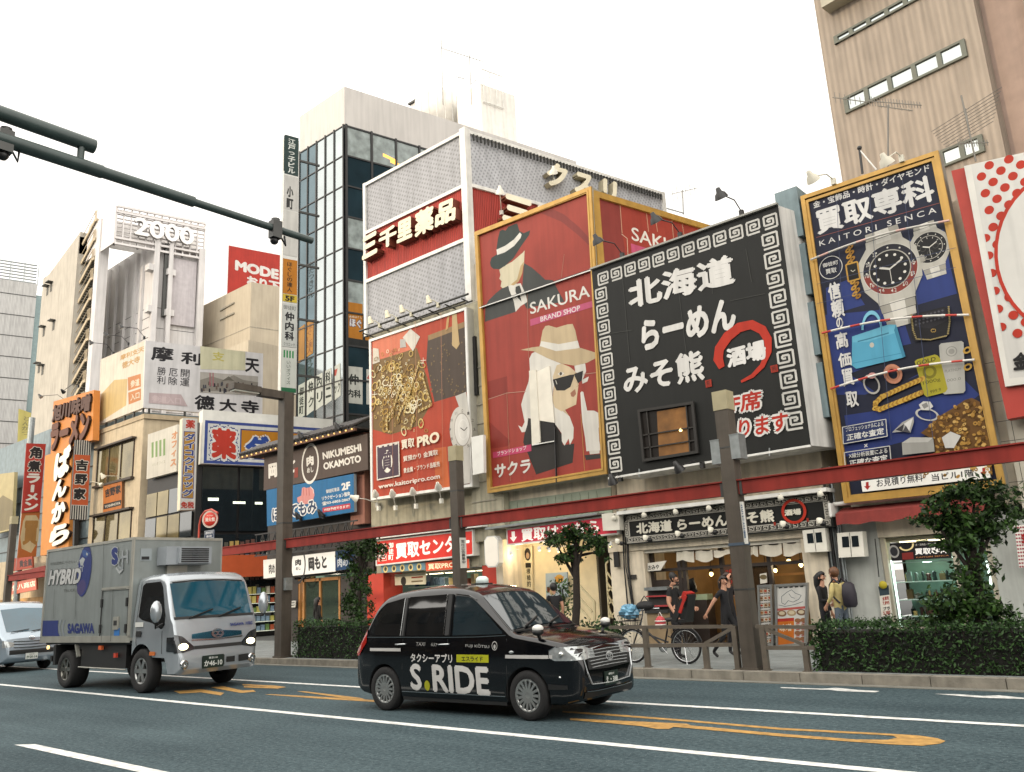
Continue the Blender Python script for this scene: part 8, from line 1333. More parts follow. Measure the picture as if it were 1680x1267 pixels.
b = MB(); p = R_.P(2.32, 1.38, .0); m_ = p+Vector((.14, -.24, .06)); b.tube([R_.P(2.30, 1.22, 0), m_-EZ*.28, m_-EZ*.1], .018, DARKP(), n=6); b.ball(m_, .17, SP, n=14, sq=(.5, .62, 1.15)); b.build('wing_mirror', tk, o=O0); b = MB(); m2 = Lp.P(2.45, 1.5, 0)+Vector((.22, .42, .0)); b.tube([Lp.P(2.5, 1.28, 0), Vector((m2.x, m2.y, 1.26)), m2-EZ*.1], .022, DARKP(), n=6); b.ball(m2, .17, SP, n=14, sq=(.5, .62, 1.25)); b.build('wing_mirror', tk, o=O0)
b = MB(); p = R_.P(1.5, 1.05, .01); b.box(p+Vector((-.09, -.012, -.05)), p+Vector((.09, .0, .05)), DARKP()); p = R_.P(1.52, 1.22, .01); b.box(p+Vector((-.16, -.01, -.045)), p+Vector((.12, 0, .04)), PAINT(), 'c3c3be'); p = R_.P(2.02, .70, .01); b.box(p+Vector((-.09, -.012, -.03)), p+Vector((.09, 0, .035)), PAINT(), 'b8642c'); b.build('door_fitting', tk, o=O0)
wheel(tk, 1.6, -.80, .39, .23, .22, 6, 'a9aaa8', '2b2b2c'); wheel(tk, 1.6, .80, .39, .23, .22, 6); wheel(tk, -1.42, -.74, .37, .22, .34, 6, '77766f'); wheel(tk, -1.42, .74, .37, .22, .34, 6, '77766f')
b = MB(); b.box((-2.35, -.35, .62), (2.3, .35, .857), DARKP()); b.box((-.85, -.86, .42), (.95, -.3, .855), DARKP()); b.box((-.85, .3, .42), (.95, .86, .855), DARKP()); b.box((-2.38, -.80, .50), (-2.30, .80, .62), DARKP()); b.box((1.21, -.80, .55), (1.5, .8, 2.0), DARKP()); b.box((-2.4, -.9, .86), (1.18, .9, .929), DARKP()); b.tube([(-.9, -.88, .42), (1.0, -.88, .40)], .015, ALT, n=6); b.build('chassis', tk, o=O0)
b = MB(); b.box((-.02, -.93, .76), (.10, -.88, .84), PAINT(), 'c0582c'); b.box((.6, -.93, .62), (.68, -.88, .70), PAINT(), 'b8402c'); b.lathe([(0, 0), (.04, 0), (.04, .03), (0, .03)], (-2.25, -.9, .80), -EY, M('lit amber lamp', 'ffd890', emit=2), n=10); b.build('marker_lamp', tk, o=O0)
b = MB(); b.bar((-1.0, -.9, .86), (-.88, -.9, .62), .06, .05, ALT); b.box((-1.95, -.93, .45), (-1.85, -.5, .85), DARKP()); b.build('mudguard', tk, o=O0); place(tk, *TKF)
VNF = (-31.3, 10.2, .04, 1.06); vn = T('van', 'silver delivery van at the left edge, only its front half in view', 'van', (0, 0, 0)); VP = M('silver van paint', '9aa6b0', rough=.2, metal=.5, var=.08, coat=.7)
zt = [(-2.3, 1.3), (-2.25, 1.8), (-2.1, 1.93), (-1, 1.97), (.9, 1.97), (1.2, 1.90), (1.35, 1.80), (1.95, 1.14), (2.05, 1.06), (2.22, .92), (2.28, .72), (2.30, .55)]; zb = [(-2.3, .35), (-2, .25), (2., .25), (2.2, .28), (2.3, .4)]; W = [(-2.3, .78), (-2.1, .83), (1.5, .85), (2.0, .83), (2.18, .78), (2.26, .72), (2.3, .64)]; wz = [(.2, .97), (.6, 1.), (1.0, .985), (1.9, .86)]; rr = [(-2.3, .1), (1.3, .12), (2, .08), (2.3, .08)]
xs = sorted(set([round(-2.3+4.6*i/60, 4) for i in range(61)]+[2.05, 2.22, 2.25, 2.28])); me, bv = loaf(xs, zt, zb, W, wz, rr, VP, 'body', .03); shell(vn, me, 'body', ((-1.2, .33), (1.35, .33)), .80, .38, .44); R_, Lp, F_, Tp = Proj(bv, 'R'), Proj(bv, 'L'), Proj(bv, 'F'), Proj(bv, 'T'); VG = M('teal windscreen glass', '')
b = MB(); patch(b, F_, [(-.72, 1.13), (0, 1.11), (.72, 1.13)], [(-.60, 1.76), (0, 1.80), (.60, 1.76)], VG); b.build('windscreen', vn, o=O0)
for pr, sw in ((R_, False), (Lp, True)): b = MB(); patch(b, pr, [(.45, 1.1), (1.75, 1.12)], [(.45, 1.75), (1.1, 1.74), (1.22, 1.68), (1.75, 1.2)], PG, swap=sw); b.build('side_window', vn, o=O0)
b = MB()
for k, z in enumerate((.70, .78, .86)): fr(b, F_, [(-.5, z), (0, z-.02), (.5, z)], .03, CHROME() if k != 1 else DARKP(), .01)
patch(b, F_, [(-.62, .50), (.62, .50)], [(-.6, .62), (.6, .62)], DARKP(), .008); b.build('grille', vn, o=O0); b = MB(); sb = Sheet(F_, b, CHROME(), .02); sb.raw = True; sb.ell((0, .93), .08, .05, 'cccccc', 22, rin=.75); sb.ell((0, .93), .03, .045, 'cccccc', 14, rin=.6); b.build('badge', vn, o=O0)
for sd in (-1, 1): h_ = MB(); patch(h_, F_, sorted([(sd*.48, .72), (sd*.76, .70)]), sorted([(sd*.48, .82), (sd*.76, .90)]), LENS(), .012, 8, 4); h_.build('headlight', vn, o=O0)
xp = F_.P(0, .45, .01).x; plate(vn, (xp+.01, 0.0, .43), '足立400', 'か20-14', 'c9ccc6', '2a4a34'); b = MB()
for y0, y1 in ((-.5, 0), (.05, .5)): b.bar(F_.P(y0, 1.10, .03), F_.P(y1, 1.16, .03), .02, .02, DARKP())
b.build('wiper', vn, o=O0)
for x, y in ((-1.2, -.75), (-1.2, .75), (1.35, -.75), (1.35, .75)): wheel(vn, x, y, .33, .20, .19, 6)
b = MB(); b.box((-2, -.7, .25), (2, .7, .4), DARKP()); b.build('underbody', vn, o=O0); place(vn, *VNF)
# ================================================================ plants
def leafmat(name, c0, c1):
 m = bpy.data.materials.new(name); m.use_nodes = True; t = m.node_tree; L = t.links.new; b = t.nodes['Principled BSDF']; at = NN(t, 'ShaderNodeAttribute'); at.attribute_name = 'Col'
 cr = NN(t, 'ShaderNodeMixRGB'); cr.inputs[1].default_value = (*lin(c0), 1); cr.inputs[2].default_value = (*lin(c1), 1); L(at.outputs['Fac'], cr.inputs[0]); L(cr.outputs[0], b.inputs['Base Color']); b.inputs['Roughness'].default_value = .55; b.inputs['Specular IOR Level'].default_value = .3; b.inputs['Subsurface Weight'].default_value = .0
 return m
LEAF = leafmat('evergreen leaf', '0c180a', '38561f'); LEAF2 = leafmat('hedge leaf', '0f180f', '3a5a2a')
def leaves(mb, pts, size, m, g, up=.3):
 for p in pts:
  d = Vector((g.gauss(0, 1), g.gauss(0, 1), g.gauss(0, 1)+up)).normalized(); x = d.orthogonal().normalized(); a = g.uniform(0, 6.28); y = d.cross(x); u = x*math.cos(a)+y*math.sin(a); v = d.cross(u); s = size*g.uniform(.6, 1.3); k = g.random()
  mb.add([p-u*s, p+v*s*.42, p+u*s, p-v*s*.42], [(0, 1, 2, 3)], m, (k, k, k))
def hedge(x0, x1, y0, y1, z1, n, label, seed):
 g = random.Random(seed); r = T('hedge', label, 'hedge', ((x0+x1)/2, (y0+y1)/2, .15)); b = MB(); b.box((x0+.12, y0+.12, .15), (x1-.12, y1-.12, z1-.14), M('dark twigs', '15130e', rough=.95, var=.5, scale=20)); b.build('twig_core', r); b = MB(); pts = []
 for i in range(n):
  q = g.random(); jit = g.gauss(0, .035); bump = .05*math.sin(i*.37)
  if q < .46: pts.append(Vector((g.uniform(x0, x1), y0+.08+abs(g.gauss(0, .05))-.02+.04*math.sin(3*x0+i), g.uniform(.17, z1))))
  elif q < .78: x = g.uniform(x0, x1); y = g.uniform(y0, y1); pts.append(Vector((x, y, z1-.06+jit+.04*math.sin(x*2.1)+.03*math.sin(y*5+x*3.7))))
  elif q < .88: pts.append(Vector((x1-abs(g.gauss(0, .07)), g.uniform(y0, y1), g.uniform(.17, z1))))
  elif q < .96: pts.append(Vector((x0+abs(g.gauss(0, .07)), g.uniform(y0, y1), g.uniform(.17, z1))))
  else: pts.append(Vector((g.uniform(x0, x1), g.uniform(y0, y1), z1+abs(g.gauss(0, .05)))))
 leaves(b, pts, .034, LEAF2, g); b.build('foliage', r); b = MB()
 for i in range(int((x1-x0)*3)): x = g.uniform(x0+.2, x1-.2); b.tube([(x, y0+.3, .15), (x+g.uniform(-.1, .1), y0+.15, .5), (x+g.uniform(-.15, .15), y0+.1, .85)], .012, M('bark', '2b231c', rough=.9, var=.4, scale=14), n=5)
 b.build('stem', r)
xa = gnd(605, 1085, .15).x; xl = gnd(478, 1080, .15).x
hl = onY(540, 1022, 14.25).z; hedge(xl, onY(618, 1050, 14.3).x+3.2, 14.12, 15.0, hl+.03, 11000, 'clipped green hedge behind the taxi, left of the purchase centre', 1)
hedge(onY(1331, 1060, 14.2).x, .6, 14.12, 15.2, onY(1500, 1022, 14.3).z, 15000, 'long dark clipped hedge at the lower right', 2)
BARK = M('bark', '')
def tree(label, base, trunk_top, blobs, n, size, seed, tr=.09):
 g = random.Random(seed); r = T('street_tree', label, 'tree', base, 'street trees'); base = Vector(base); tt = Vector(trunk_top); b = MB(); mid = base.lerp(tt, .5)+Vector((g.uniform(-.06, .06), 0, 0)); b.tube([base, base+EZ*.15, mid, tt, tt+EZ*.3], [tr*1.5, tr*1.1, tr, tr*.8, tr*.3], BARK, n=10)
 for c, rx, rz, _ in blobs: st = base.lerp(tt, g.uniform(.7, 1)); c = Vector(c); b.tube([st, st.lerp(c, .55)+Vector((g.uniform(-.1, .1), g.uniform(-.1, .1), .05)), c], [tr*.5, tr*.3, tr*.1], BARK, n=6)
 b.build('trunk', r); b = MB(); pts = []; tot = sum(k for *_, k in blobs)
 for c, rx, rz, k in blobs:
  c = Vector(c); sub = [Vector((g.gauss(0, rx*.5), g.gauss(0, rx*.5), g.gauss(0, rz*.5))) for _ in range(int(9*k)+3)]
  for i in range(int(n*k/tot)): s_ = g.choice(sub); pts.append(c+s_+Vector((g.gauss(0, rx*.22), g.gauss(0, rx*.22), g.gauss(0, rz*.22))))
 leaves(b, pts, size, LEAF, g); b.build('crown', r); return r
A = lambda x, y, Y=14.6: onY(x, y, Y)
tree('slender street tree wrapped in ivy down to the hedge, in front of the restaurant', A(590, 1060, 14.75)*1+Vector((0, 0, 0)), A(592, 905, 14.75), [(A(590, 900, 14.75), .42, .28, 1.2), (A(602, 885, 14.8), .3, .2, .7), (A(568, 908, 14.7), .3, .2, .7), (A(612, 905, 14.8), .3, .25, .7), (A(584, 945, 14.75), .3, .35, 1), (A(578, 985, 14.75), .34, .35, 1.1), (A(592, 1000, 14.7), .34, .35, 1), (A(600, 960, 14.75), .25, .3, .7)], 4300, .05, 21, .07)
tree('street tree with a bare dark trunk and small bushy crown before the stairs', Vector((A(938, 1040, 14.75).x, 14.75, .15)), A(945, 905, 14.75), [(A(930, 878, 14.75), .36, .2, 1.1), (A(910, 886, 14.7), .26, .18, .8), (A(960, 880, 14.8), .34, .2, 1), (A(980, 892, 14.8), .26, .2, .7), (A(945, 868, 14.7), .25, .15, .6), (A(925, 915, 14.75), .22, .12, .5), (A(938, 905, 14.75), .3, .2, .8), (A(985, 910, 14.8), .14, .1, .25)], 2900, .05, 22, .085)
tree('dense dark evergreen street tree standing in the right hedge', Vector((A(1602, 1040, 14.75).x, 14.75, .15)), A(1595, 900, 14.75), [(A(1560, 815, 14.75), .34, .22, 1), (A(1600, 800, 14.8), .36, .22, 1.1), (A(1640, 830, 14.8), .34, .25, 1), (A(1530, 850, 14.7), .3, .18, .8), (A(1585, 860, 14.75), .42, .28, 1.4), (A(1630, 870, 14.75), .32, .25, 1), (A(1560, 880, 14.7), .3, .2, .8), (A(1600, 930, 14.75), .28, .4, 1), (A(1590, 985, 14.75), .34, .35, 1.2), (A(1560, 1005, 14.7), .35, .2, .9), (A(1625, 1000, 14.75), .3, .3, .9)], 6200, .055, 23, .08)
g = random.Random(8); r = T('shrub', 'low bushy shrub in front of the stair entrance, behind the taxi bonnet', 'shrub', A(985, 1040, 15.0)); b = MB(); leaves(b, [A(g.uniform(945, 1022), 1030, 15)+Vector((0, g.uniform(-.3, .3), g.gauss(-.05, .09))) for _ in range(900)], .045, LEAF2, g); b.build('foliage', r); b = MB()
for x in range(950, 1020, 12): p = A(x, 1030, 15.0); b.tube([(p.x, 15, .15), (p.x+.05, 15, p.z-.05)], .015, BARK, n=5)
b.build('stem', r)
r = T('potted_plant', 'leafy potted plant by the trunk in front of the blue poster', 'plant', Vector((A(925, 1000, 17.5).x, 17.5, .15))); p0 = Vector((A(925, 1000, 17.5).x, 17.5, .15)); b = MB(); b.lathe([(.0, 0), (.14, 0), (.19, .32), (.16, .32), (0, .3)], p0, EZ, PAINT(), '7a5a48', n=16); b.build('pot', r); b = MB(); b.tube([p0+EZ*.3, p0+EZ*1.5], .02, BARK, n=6); b.build('stem', r); b = MB(); leaves(b, [p0+Vector((g.gauss(0, .15), g.gauss(0, .15), g.uniform(.5, 1.75))) for _ in range(420)], .06, LEAF, g); b.build('foliage', r)
# ================================================================ people and bicycle
SKIN = lambda: M('skin', 'c08f74', rough=.55, var=.08)
def person(label, X, Y, face, H, pose, shirt, trousers, hair, shoes='1c1a1a', sleeve=.55, longhair=0, female=False, group=None, base=.15):
 """face: heading angle; pose: overrides of joints in metres for a 1.7 m figure, x forward, y left, z up"""
 J = dict(pelvis=(0, 0, .93), waist=(0, 0, 1.08), chest=(.01, 0, 1.27), neck=(0, 0, 1.43), head0=(.015, 0, 1.50), head=(.03, 0, 1.585), top=(.015, 0, 1.66),
   shl=(0, .155, 1.385), ell=(-.03, .20, 1.11), wrl=(.05, .21, .88), shr=(0, -.155, 1.385), elr=(-.03, -.20, 1.11), wrr=(.05, -.21, .88),
   hpl=(0, .085, .89), knl=(.03, .09, .49), anl=(-.02, .095, .09), tol=(.12, .11, .035), hpr=(0, -.085, .89), knr=(.03, -.09, .49), anr=(-.02, -.095, .09), tor=(.12, -.11, .035)); J.update({q: v for q, v in pose.items() if q != 'look'})
 f = .92 if female else 1.; Rd = dict(pelvis=.135*f, waist=.115*f, chest=.135*f, neck=.052*f, head0=.070, head=.088, top=.06, shl=.062*f, ell=.042*f, wrl=.027, shr=.062*f, elr=.042*f, wrr=.027, hpl=.09*f, knl=.056*f, anl=.038, tol=.03, hpr=.09*f, knr=.056*f, anr=.038, tor=.03)
 E = [('pelvis', 'waist'), ('waist', 'chest'), ('chest', 'neck'), ('neck', 'head0'), ('head0', 'head'), ('head', 'top'), ('chest', 'shl'), ('shl', 'ell'), ('ell', 'wrl'), ('chest', 'shr'), ('shr', 'elr'), ('elr', 'wrr'), ('pelvis', 'hpl'), ('hpl', 'knl'), ('knl', 'anl'), ('anl', 'tol'), ('pelvis', 'hpr'), ('hpr', 'knr'), ('knr', 'anr'), ('anr', 'tor')]
 k = H/1.7; names = list(J); P = {n: Vector(J[n])*k for n in names}; R = {n: Rd[n]*k for n in names}; hd = P['head']-P['head0']; fw = Vector(pose.get('look', (1, 0, 0))).normalized()
 for s in 'lr':
  w, e = P['wr'+s], P['el'+s]; d = (w-e).normalized(); sd = Vector((0, 1 if s == 'l' else -1, 0)); a = d.cross(sd).normalized(); inn = -sd
  P['pm'+s] = w+d*.055*k; R['pm'+s] = .028*k; E.append(('wr'+s, 'pm'+s)); names.append('pm'+s)
  for i, (o, ln) in enumerate(((-.026, .06), (-.009, .075), (.009, .072), (.026, .055))):
   b0 = P['pm'+s]+a*o*k+d*.022*k; m_ = b0+d*ln*.5*k+inn*.006; t_ = m_+d*ln*.45*k+inn*.022*k
   for q, pp, r_ in (('f%d' % i, b0, .0105), ('g%d' % i, m_, .0095), ('h%d' % i, t_, .008)): P[q+s] = pp; R[q+s] = r_*k; names.append(q+s)
   E += [('pm'+s, 'f%d%s' % (i, s)), ('f%d%s' % (i, s), 'g%d%s' % (i, s)), ('g%d%s' % (i, s), 'h%d%s' % (i, s))]
  P['t0'+s] = P['pm'+s]-a*.035*k+inn*.008; P['t1'+s] = P['t0'+s]-a*.018*k+d*.035*k+inn*.012; R['t0'+s] = .012*k; R['t1'+s] = .009*k; names += ['t0'+s, 't1'+s]; E += [('pm'+s, 't0'+s), ('t0'+s, 't1'+s)]
 P['nose'] = P['head']+fw*.098*k-Vector((0, 0, .018*k)); R['nose'] = .017*k; names.append('nose'); E.append(('head', 'nose')); P['chin'] = P['head0']+fw*.055*k+Vector((0, 0, .0)); R['chin'] = .035*k; names.append('chin'); E.append(('head0', 'chin'))
 me = bpy.data.meshes.new('p'); ix = {n: i for i, n in enumerate(names)}; me.from_pydata([P[n] for n in names], [(ix[a], ix[b]) for a, b in E], []); ob = bpy.data.objects.new('p', me); COL.objects.link(ob)
 md = ob.modifiers.new('s', 'SKIN'); md.use_smooth_shade = True; md.branch_smoothing = .6
 for i, n in enumerate(names): v = me.skin_vertices[0].data[i]; v.radius = (R[n], R[n]); v.use_root = n == 'pelvis'
 sb = ob.modifiers.new('u', 'SUBSURF'); sb.levels = sb.render_levels = 1
 m2 = bpy.data.meshes.new_from_object(ob.evaluated_get(bpy.context.evaluated_depsgraph_get())); bpy.data.objects.remove(ob)
 rt = T('person', label, 'person', (X, Y, base), group)
 mats = [SKIN(), M('shirt '+shirt, shirt, rough=.85, var=.3, scale=9, bump=.25, bscale=22), M('trousers '+trousers, trousers, rough=.85, var=.3, scale=9, bump=.25, bscale=22), M('shoes '+shoes, shoes, rough=.6)]
 me = m2; me.name = 'body'; me.materials.clear()
 for m in mats: me.materials.append(m)
 segs = [(P[a], P[b], a, b) for a, b in E]
 for p in me.polygons:
  c = Vector(p.center); best = min(segs, key=lambda s_: (c-(s_[0]+(s_[1]-s_[0])*max(0, min(1, (c-s_[0]).dot(s_[1]-s_[0])/max((s_[1]-s_[0]).length_squared, 1e-6))))).length); a, b = best[2], best[3]; mi = 0
  t = (c-best[0]).dot(best[1]-best[0])/max((best[1]-best[0]).length_squared, 1e-6)
  if b in ('waist', 'chest', 'shl', 'shr') or (b == 'neck' and t < .75): mi = 1
  elif b in ('ell', 'elr'): mi = 1 if t < (1.1 if sleeve > 1 else sleeve) else 0
  elif b in ('wrl', 'wrr'): mi = 1 if sleeve > 1 and t < sleeve-1 else 0
  elif b in ('hpl', 'hpr', 'knl', 'knr', 'anl', 'anr'): mi = 2
  elif b in ('tol', 'tor'): mi = 3
  if a == 'pelvis' and c.z > .93*k: mi = 1
  p.material_index = mi; p.use_smooth = True
 ob = bpy.data.objects.new('body', me); COL.objects.link(ob); ob.parent = rt; ORG[ob.name] = Vector()
 hm = M('hair '+hair, hair, rough=.5, var=.5, scale=30, bump=.4, bscale=60); h = P['head']; b = MB(); n = 14; vs = []; rx = .103*k
 for i in range(8):
  a = math.pi*.62*i/7
  for j in range(n):
   t = 2*math.pi*j/n; dr = fw*math.cos(t)+Vector((-fw.y, fw.x, 0))*math.sin(t); lim = .46 if math.cos(t) > .4 else (.86 if math.cos(t) > -.15 else 1.2); aa = a*lim*(1.25); vs.append(h+Vector((0, 0, .018*k))-fw*.012+dr*math.sin(aa)*rx+EZ*math.cos(aa)*rx*1.08)
 b.add(vs, [(i*n+j, i*n+(j+1) % n, (i+1)*n+(j+1) % n, (i+1)*n+j) for i in range(7) for j in range(n)], hm, smooth=True)
 if longhair: b.tube([h-fw*.03+EZ*.06*k, h-fw*.085*k, h-fw*.10*k-EZ*.14*k, h-fw*.11*k-EZ*longhair*k], [.07*k, .095*k, .085*k, .03*k], hm, n=12)
 b.build('hair', rt, o=(0, 0, 0)); b = MB(); sdv = Vector((-fw.y, fw.x, 0))
 for s in (-1, 1): b.ball(h+fw*.085*k+sdv*.032*s*k+EZ*.008, .011*k, M('eye dark', '1c1614', rough=.2), n=6); b.bar(h+fw*.09*k+sdv*.018*s*k+EZ*.028*k, h+fw*.082*k+sdv*.046*s*k+EZ*.028*k, .006, .008, hm); b.ball(h+sdv*.092*s*k-fw*.005-EZ*.01, .022*k, SKIN(), n=6, sq=(.6, .5, 1.2))
 b.bar(h+fw*.088*k+sdv*.02*k-EZ*.06*k, h+fw*.088*k-sdv*.02*k-EZ*.06*k, .008, .009, M('lips', '8d4f46', rough=.4)); b.build('face', rt, o=(0, 0, 0))
 rt.rotation_euler = (0, 0, face); return rt
gx = lambda x, Y, y=1000: onY(x, y, Y).x
person('man in a black t-shirt looking down, one hand on the parked bicycle', gx(1106, 15.55), 15.55, .15, 1.74, dict(head=(.06, 0, 1.575), top=(.06, 0, 1.65), head0=(.03, 0, 1.495), look=(1, .1, -.45), wrl=(.38, .10, 1.0), ell=(.14, .2, 1.08), elr=(-.02, -.22, 1.10), wrr=(.12, -.24, .87), tol=(.14, .1, .035)), '141313', '1e1c20', '1a1512', sleeve=.6)
person('woman in a black polo shirt striding past the capped post, looking right', gx(1190, 15.95), 15.95, .05, 1.62, dict(look=(.75, -.66, .0), ell=(-.06, .22, 1.10), wrl=(-.02, .26, .9), elr=(-.18, -.22, 1.14), wrr=(-.32, -.24, .94), knl=(.22, .09, .50), anl=(.30, .09, .10), tol=(.43, .1, .05), knr=(-.04, -.09, .48), anr=(-.33, -.09, .14), tor=(-.22, -.1, .04), hpl=(.03, .085, .88), hpr=(-.02, -.085, .88)), '17161a', '141316', '241812', female=True, longhair=.2, sleeve=.55)
person('woman behind the polo shirted one, raising a hand to her forehead', gx(1197, 16.5), 16.5, -.25, 1.68, dict(look=(.9, -.4, .1), elr=(.12, -.27, 1.34), wrr=(.13, -.12, 1.56), ell=(.05, .22, 1.12), wrl=(.22, .16, 1.1)), '1a1517', '18171c', '3a2418', female=True, longhair=.24, sleeve=.5)
person('woman with long black hair in a black jacket, face to face with the backpack man', gx(1351, 16.6, 990), 16.6, -.1, 1.60, dict(look=(1, -.1, .12), elr=(.06, -.2, 1.12), wrr=(.26, -.16, 1.12)), '161417', '181820', '0f0d0e', female=True, longhair=.34, sleeve=1.95)
bp = person('fair haired man in a pale yellow shirt with a dark backpack, leaning to the woman', gx(1379, 16.45, 990), 16.45, math.pi-.35, 1.68, dict(look=(1, -.1, -.05), head=(.07, 0, 1.575), top=(.05, 0, 1.655), head0=(.05, 0, 1.495), neck=(.03, 0, 1.43), ell=(.02, .22, 1.12), wrl=(.16, .2, .98), elr=(.02, -.2, 1.12), wrr=(.2, -.14, 1.02)), 'c9b87c', '5a6470', '6b4426', sleeve=1.55)
b = MB(); PKM = M('dark purple nylon', '231d28', rough=.6, var=.3, scale=8, bump=.2); prof = [(0, 1.0), (.10, 1.0), (.15, 1.05), (.155, 1.25), (.13, 1.42), (.06, 1.47), (0, 1.475)]
vs = []; n = 16
for r_, z in prof: vs += [Vector((-.235+math.cos(2*math.pi*j/n)*r_*.72, math.sin(2*math.pi*j/n)*r_*1.05, z-.07)) for j in range(n)]
b.add(vs, [(i*n+j, i*n+(j+1) % n, (i+1)*n+(j+1) % n, (i+1)*n+j) for i in range(len(prof)-1) for j in range(n)], PKM, smooth=True)
for s in (-1, 1): b.tube([(-.12, s*.1, 1.38), (.0, s*.115, 1.47), (.10, s*.12, 1.36), (.12, s*.13, 1.2), (-.1, s*.13, 1.02)], .018, PKM, n=6)
b.tube([(-.2, -.03, 1.41), (-.2, 0, 1.45), (-.2, .03, 1.41)], .01, PKM, n=6); q = T('backpack', 'dark purple backpack worn by the man in the pale yellow shirt', 'backpack', bp.location); b.build('bag_body', q, o=(0, 0, 0)); q.rotation_euler = bp.rotation_euler; q.scale = [1.68/1.7]*3
person('dark haired person in black seen behind the taxi bonnet, facing the blue poster', gx(909, 16.8, 975), 16.8, math.pi*.8, 1.66, dict(ell=(.06, .2, 1.14), wrl=(.26, .12, 1.2)), '151416', '1a1a1f', '120f0e')
person('dark clothed person with long hair, back turned, at the wooden restaurant door', gx(521, 18.2, 1000), 18.2, 1.5, 1.62, {}, '14110f', '141212', '0f0c0b', female=True, longhair=.4, sleeve=1.95)
YB_ = 14.85; xf, xr2 = gx(1040, YB_, 1075), gx(1127, YB_, 1075); RW_ = .33; r = T('bicycle', 'black bicycle with a front basket and a red rear child seat, parked behind the rail', 'bicycle', ((xf+xr2)/2, YB_, .15)); BF = M('black bicycle paint', '18171a', rough=.3, var=.2); V3 = lambda x, z, y=0.: Vector((x, YB_+y, .15+z))
for xx in (xf, xr2):
 e = bpy.data.objects.new('wheel', None); COL.objects.link(e); e.parent = r; ORG[e.name] = ORG[r.name]; c = V3(xx, RW_); b = MB(); b.tube([c+Vector((math.cos(a)*RW_*.95, 0, math.sin(a)*RW_*.95)) for a in [2*math.pi*j/36 for j in range(37)]], .022, TYRE(), n=8, cap=False); b.build('tyre', e); b = MB(); b.tube([c+Vector((math.cos(a)*RW_*.88, 0, math.sin(a)*RW_*.88)) for a in [2*math.pi*j/36 for j in range(37)]], .012, CHROME(), n=6, cap=False)
 for j in range(18): a = 2*math.pi*j/18; b.tube([c+Vector((0, .02*(-1)**j, 0)), c+Vector((math.cos(a)*RW_*.88, 0, math.sin(a)*RW_*.88))], .002, CHROME(), n=4, cap=False)
 b.lathe([(.03, -.04), (.03, .04), (0, .04)], c, EY, CHROME(), n=10); b.build('rim', e)
b = MB(); bb = V3(xf+(xr2-xf)*.60, .30); hd_ = V3(xf+.22, .72); st = V3(xf+(xr2-xf)*.68, .62)
for p, q, w_ in ((hd_, bb, .022), (bb, st, .018), (hd_-EZ*.12, st-EZ*.22, .018), (bb, V3(xr2, RW_), .012), (st-EZ*.1, V3(xr2, RW_), .010), (hd_+EZ*.15+Vector((.05, 0, 0)), V3(xf, RW_), .016), (st, st+EZ*.18+Vector((.03, 0, 0)), .013)): b.tube([p, q], w_, BF, n=8)
for xx in (xf, xr2): b.tube([V3(xx, RW_)+Vector((math.cos(a)*RW_*1.08, 0, math.sin(a)*RW_*1.08)) for a in [rad(15+14*j) for j in range(11)]], .016, BF, n=6)
for s in (-1, 1): b.tube([V3(xr2, RW_, .06*s), V3(xr2+.08, .0, .16*s)], .01, CHROME(), n=5)
b.lathe([(0, -.01), (.09, -.01), (.09, .01), (0, .01)], bb-EY*.05, EY, CHROME(), n=18); b.tube([bb-EY*.08, bb-EY*.08+Vector((.12, 0, -.12))], .01, CHROME(), n=6); b.build('frame', r)
b = MB(); hb = hd_+EZ*.26+Vector((.08, 0, 0)); b.tube([hd_, hb, hb+Vector((.0, 0, .02))], .014, CHROME(), n=8); b.tube([hb+Vector((.22, -.28, .06)), hb+Vector((.06, -.22, .06)), hb+Vector((0, 0, .03)), hb+Vector((.06, .22, .06)), hb+Vector((.22, .28, .06))], .013, CHROME(), n=8); b.build('handlebar', r)
b = MB(); b.ball(st+EZ*.21+Vector((.06, 0, 0)), .12, DARKP(), n=12, sq=(1.1, .7, .35)); b.build('saddle', r)
b = MB(); c = V3(xf-.02, .82);
for z, w_ in ((-.1, .14), (0, .165), (.11, .19)): b.tube([c+Vector((sx*w_, sy*w_*.9, z)) for sx, sy in ((-1, -1), (1, -1), (1, 1), (-1, 1), (-1, -1))], .008, BF, n=5)
for i in range(20): a = i/20*4; k = int(a); t = a-k; q0, q1 = ((-1, -1), (1, -1), (1, 1), (-1, 1))[k], ((1, -1), (1, 1), (-1, 1), (-1, -1))[k]; sx, sy = q0[0]+(q1[0]-q0[0])*t, q0[1]+(q1[1]-q0[1])*t; b.tube([c+Vector((sx*.14, sy*.126, -.1)), c+Vector((sx*.19, sy*.17, .11))], .005, BF, n=4)
b.build('basket', r)
b = MB(); c = V3(xr2-.02, .78); b.box(c+Vector((-.17, -.16, 0)), c+Vector((.15, .16, .05)), DARKP()); b.bar(c+Vector((.13, 0, .05)), c+Vector((.24, 0, .52)), .3, .05, DARKP(), up=EX); b.bar(c+Vector((.12, 0, .42)), c+Vector((.20, 0, .56)), .32, .09, PAINT(), 'a82a22', up=EX)
for s in (-1, 1): b.bar(c+Vector((-.1, s*.15, .05)), c+Vector((.16, s*.17, .42)), .04, .12, DARKP()); b.bar(c+Vector((.05, s*.17, .18)), c+Vector((.22, s*.18, .5)), .03, .06, PAINT(), 'a82a22')
b.tube([c+Vector((-.1, 0, 0)), V3(xr2, RW_)], .012, BF, n=6); b.build('child_seat', r)
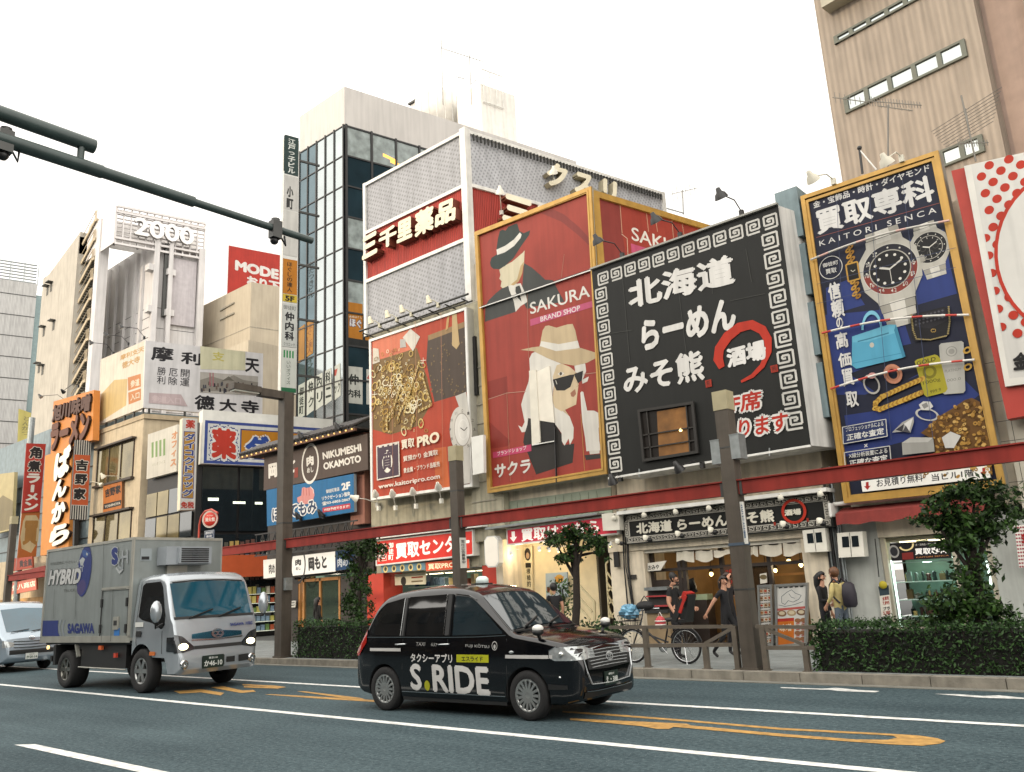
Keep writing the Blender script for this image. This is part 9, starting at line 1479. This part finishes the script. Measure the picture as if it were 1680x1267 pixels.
g = random.Random(12); c = V3(xf-.02, 1.0); b = MB(); n = 16; vs = []
for i in range(9):
 a = math.pi*i/8
 for j in range(n): t = 2*math.pi*j/n; q = 1+.22*math.sin(t*5+i*1.7)*math.sin(a)+g.uniform(-.06, .06); vs.append(c+Vector((math.sin(a)*math.cos(t)*.21*q, math.sin(a)*math.sin(t)*.17*q, math.cos(a)*.15*q)))
b.add(vs, [(i*n+j, i*n+(j+1) % n, (i+1)*n+(j+1) % n, (i+1)*n+j) for i in range(8) for j in range(n)], M('pale blue plastic bag', '6fa3bf', rough=.25, var=.4, scale=9, coat=.3)); tag(b.build('plastic_bag'), 'crumpled pale blue plastic bag in the bicycle basket', 'bag')
c = V3(xf+.30, 1.1, .1); b = MB(); b.ball(c, .17, M('black nylon cover', '1a191b', rough=.7, var=.4, scale=12, bump=.3), n=14, sq=(1.2, .9, .6)); b.tube([c+Vector((-.1, 0, .08)), c+Vector((0, 0, .2)), c+Vector((.1, 0, .08))], .012, BF, n=6); tag(b.build('cloth_bag'), 'black cloth bag behind the blue plastic bag on the bicycle', 'bag')
c = V3(xf+(xr2-xf)*.62, .78, -.1); b = MB(); vs = []
for i in range(7):
 a = math.pi*i/6; vs += [c+Vector((math.sin(a)*math.cos(2*math.pi*j/10)*.11*(1+.1*math.sin(j*3+i)), math.sin(a)*math.sin(2*math.pi*j/10)*.09, math.cos(a)*.13)) for j in range(10)]
b.add(vs, [(i*10+j, i*10+(j+1) % 10, (i+1)*10+(j+1) % 10, (i+1)*10+j) for i in range(6) for j in range(10)], PAINT(), 'b8454a', True)
for z in (-.04, .03): b.tube([c+Vector((math.cos(t)*.105, math.sin(t)*.088, z)) for t in [j*.5236 for j in range(13)]], .014, PAINT(), 'd8cfc8', n=5)
b.tube([c+Vector((-.05, 0, .11)), c+Vector((0, 0, .2)), c+Vector((.05, 0, .11))], .008, PAINT(), 'd8cfc8', n=5); tag(b.build('hand_bag'), 'small red and white patterned bag hanging on the bicycle saddle', 'bag')
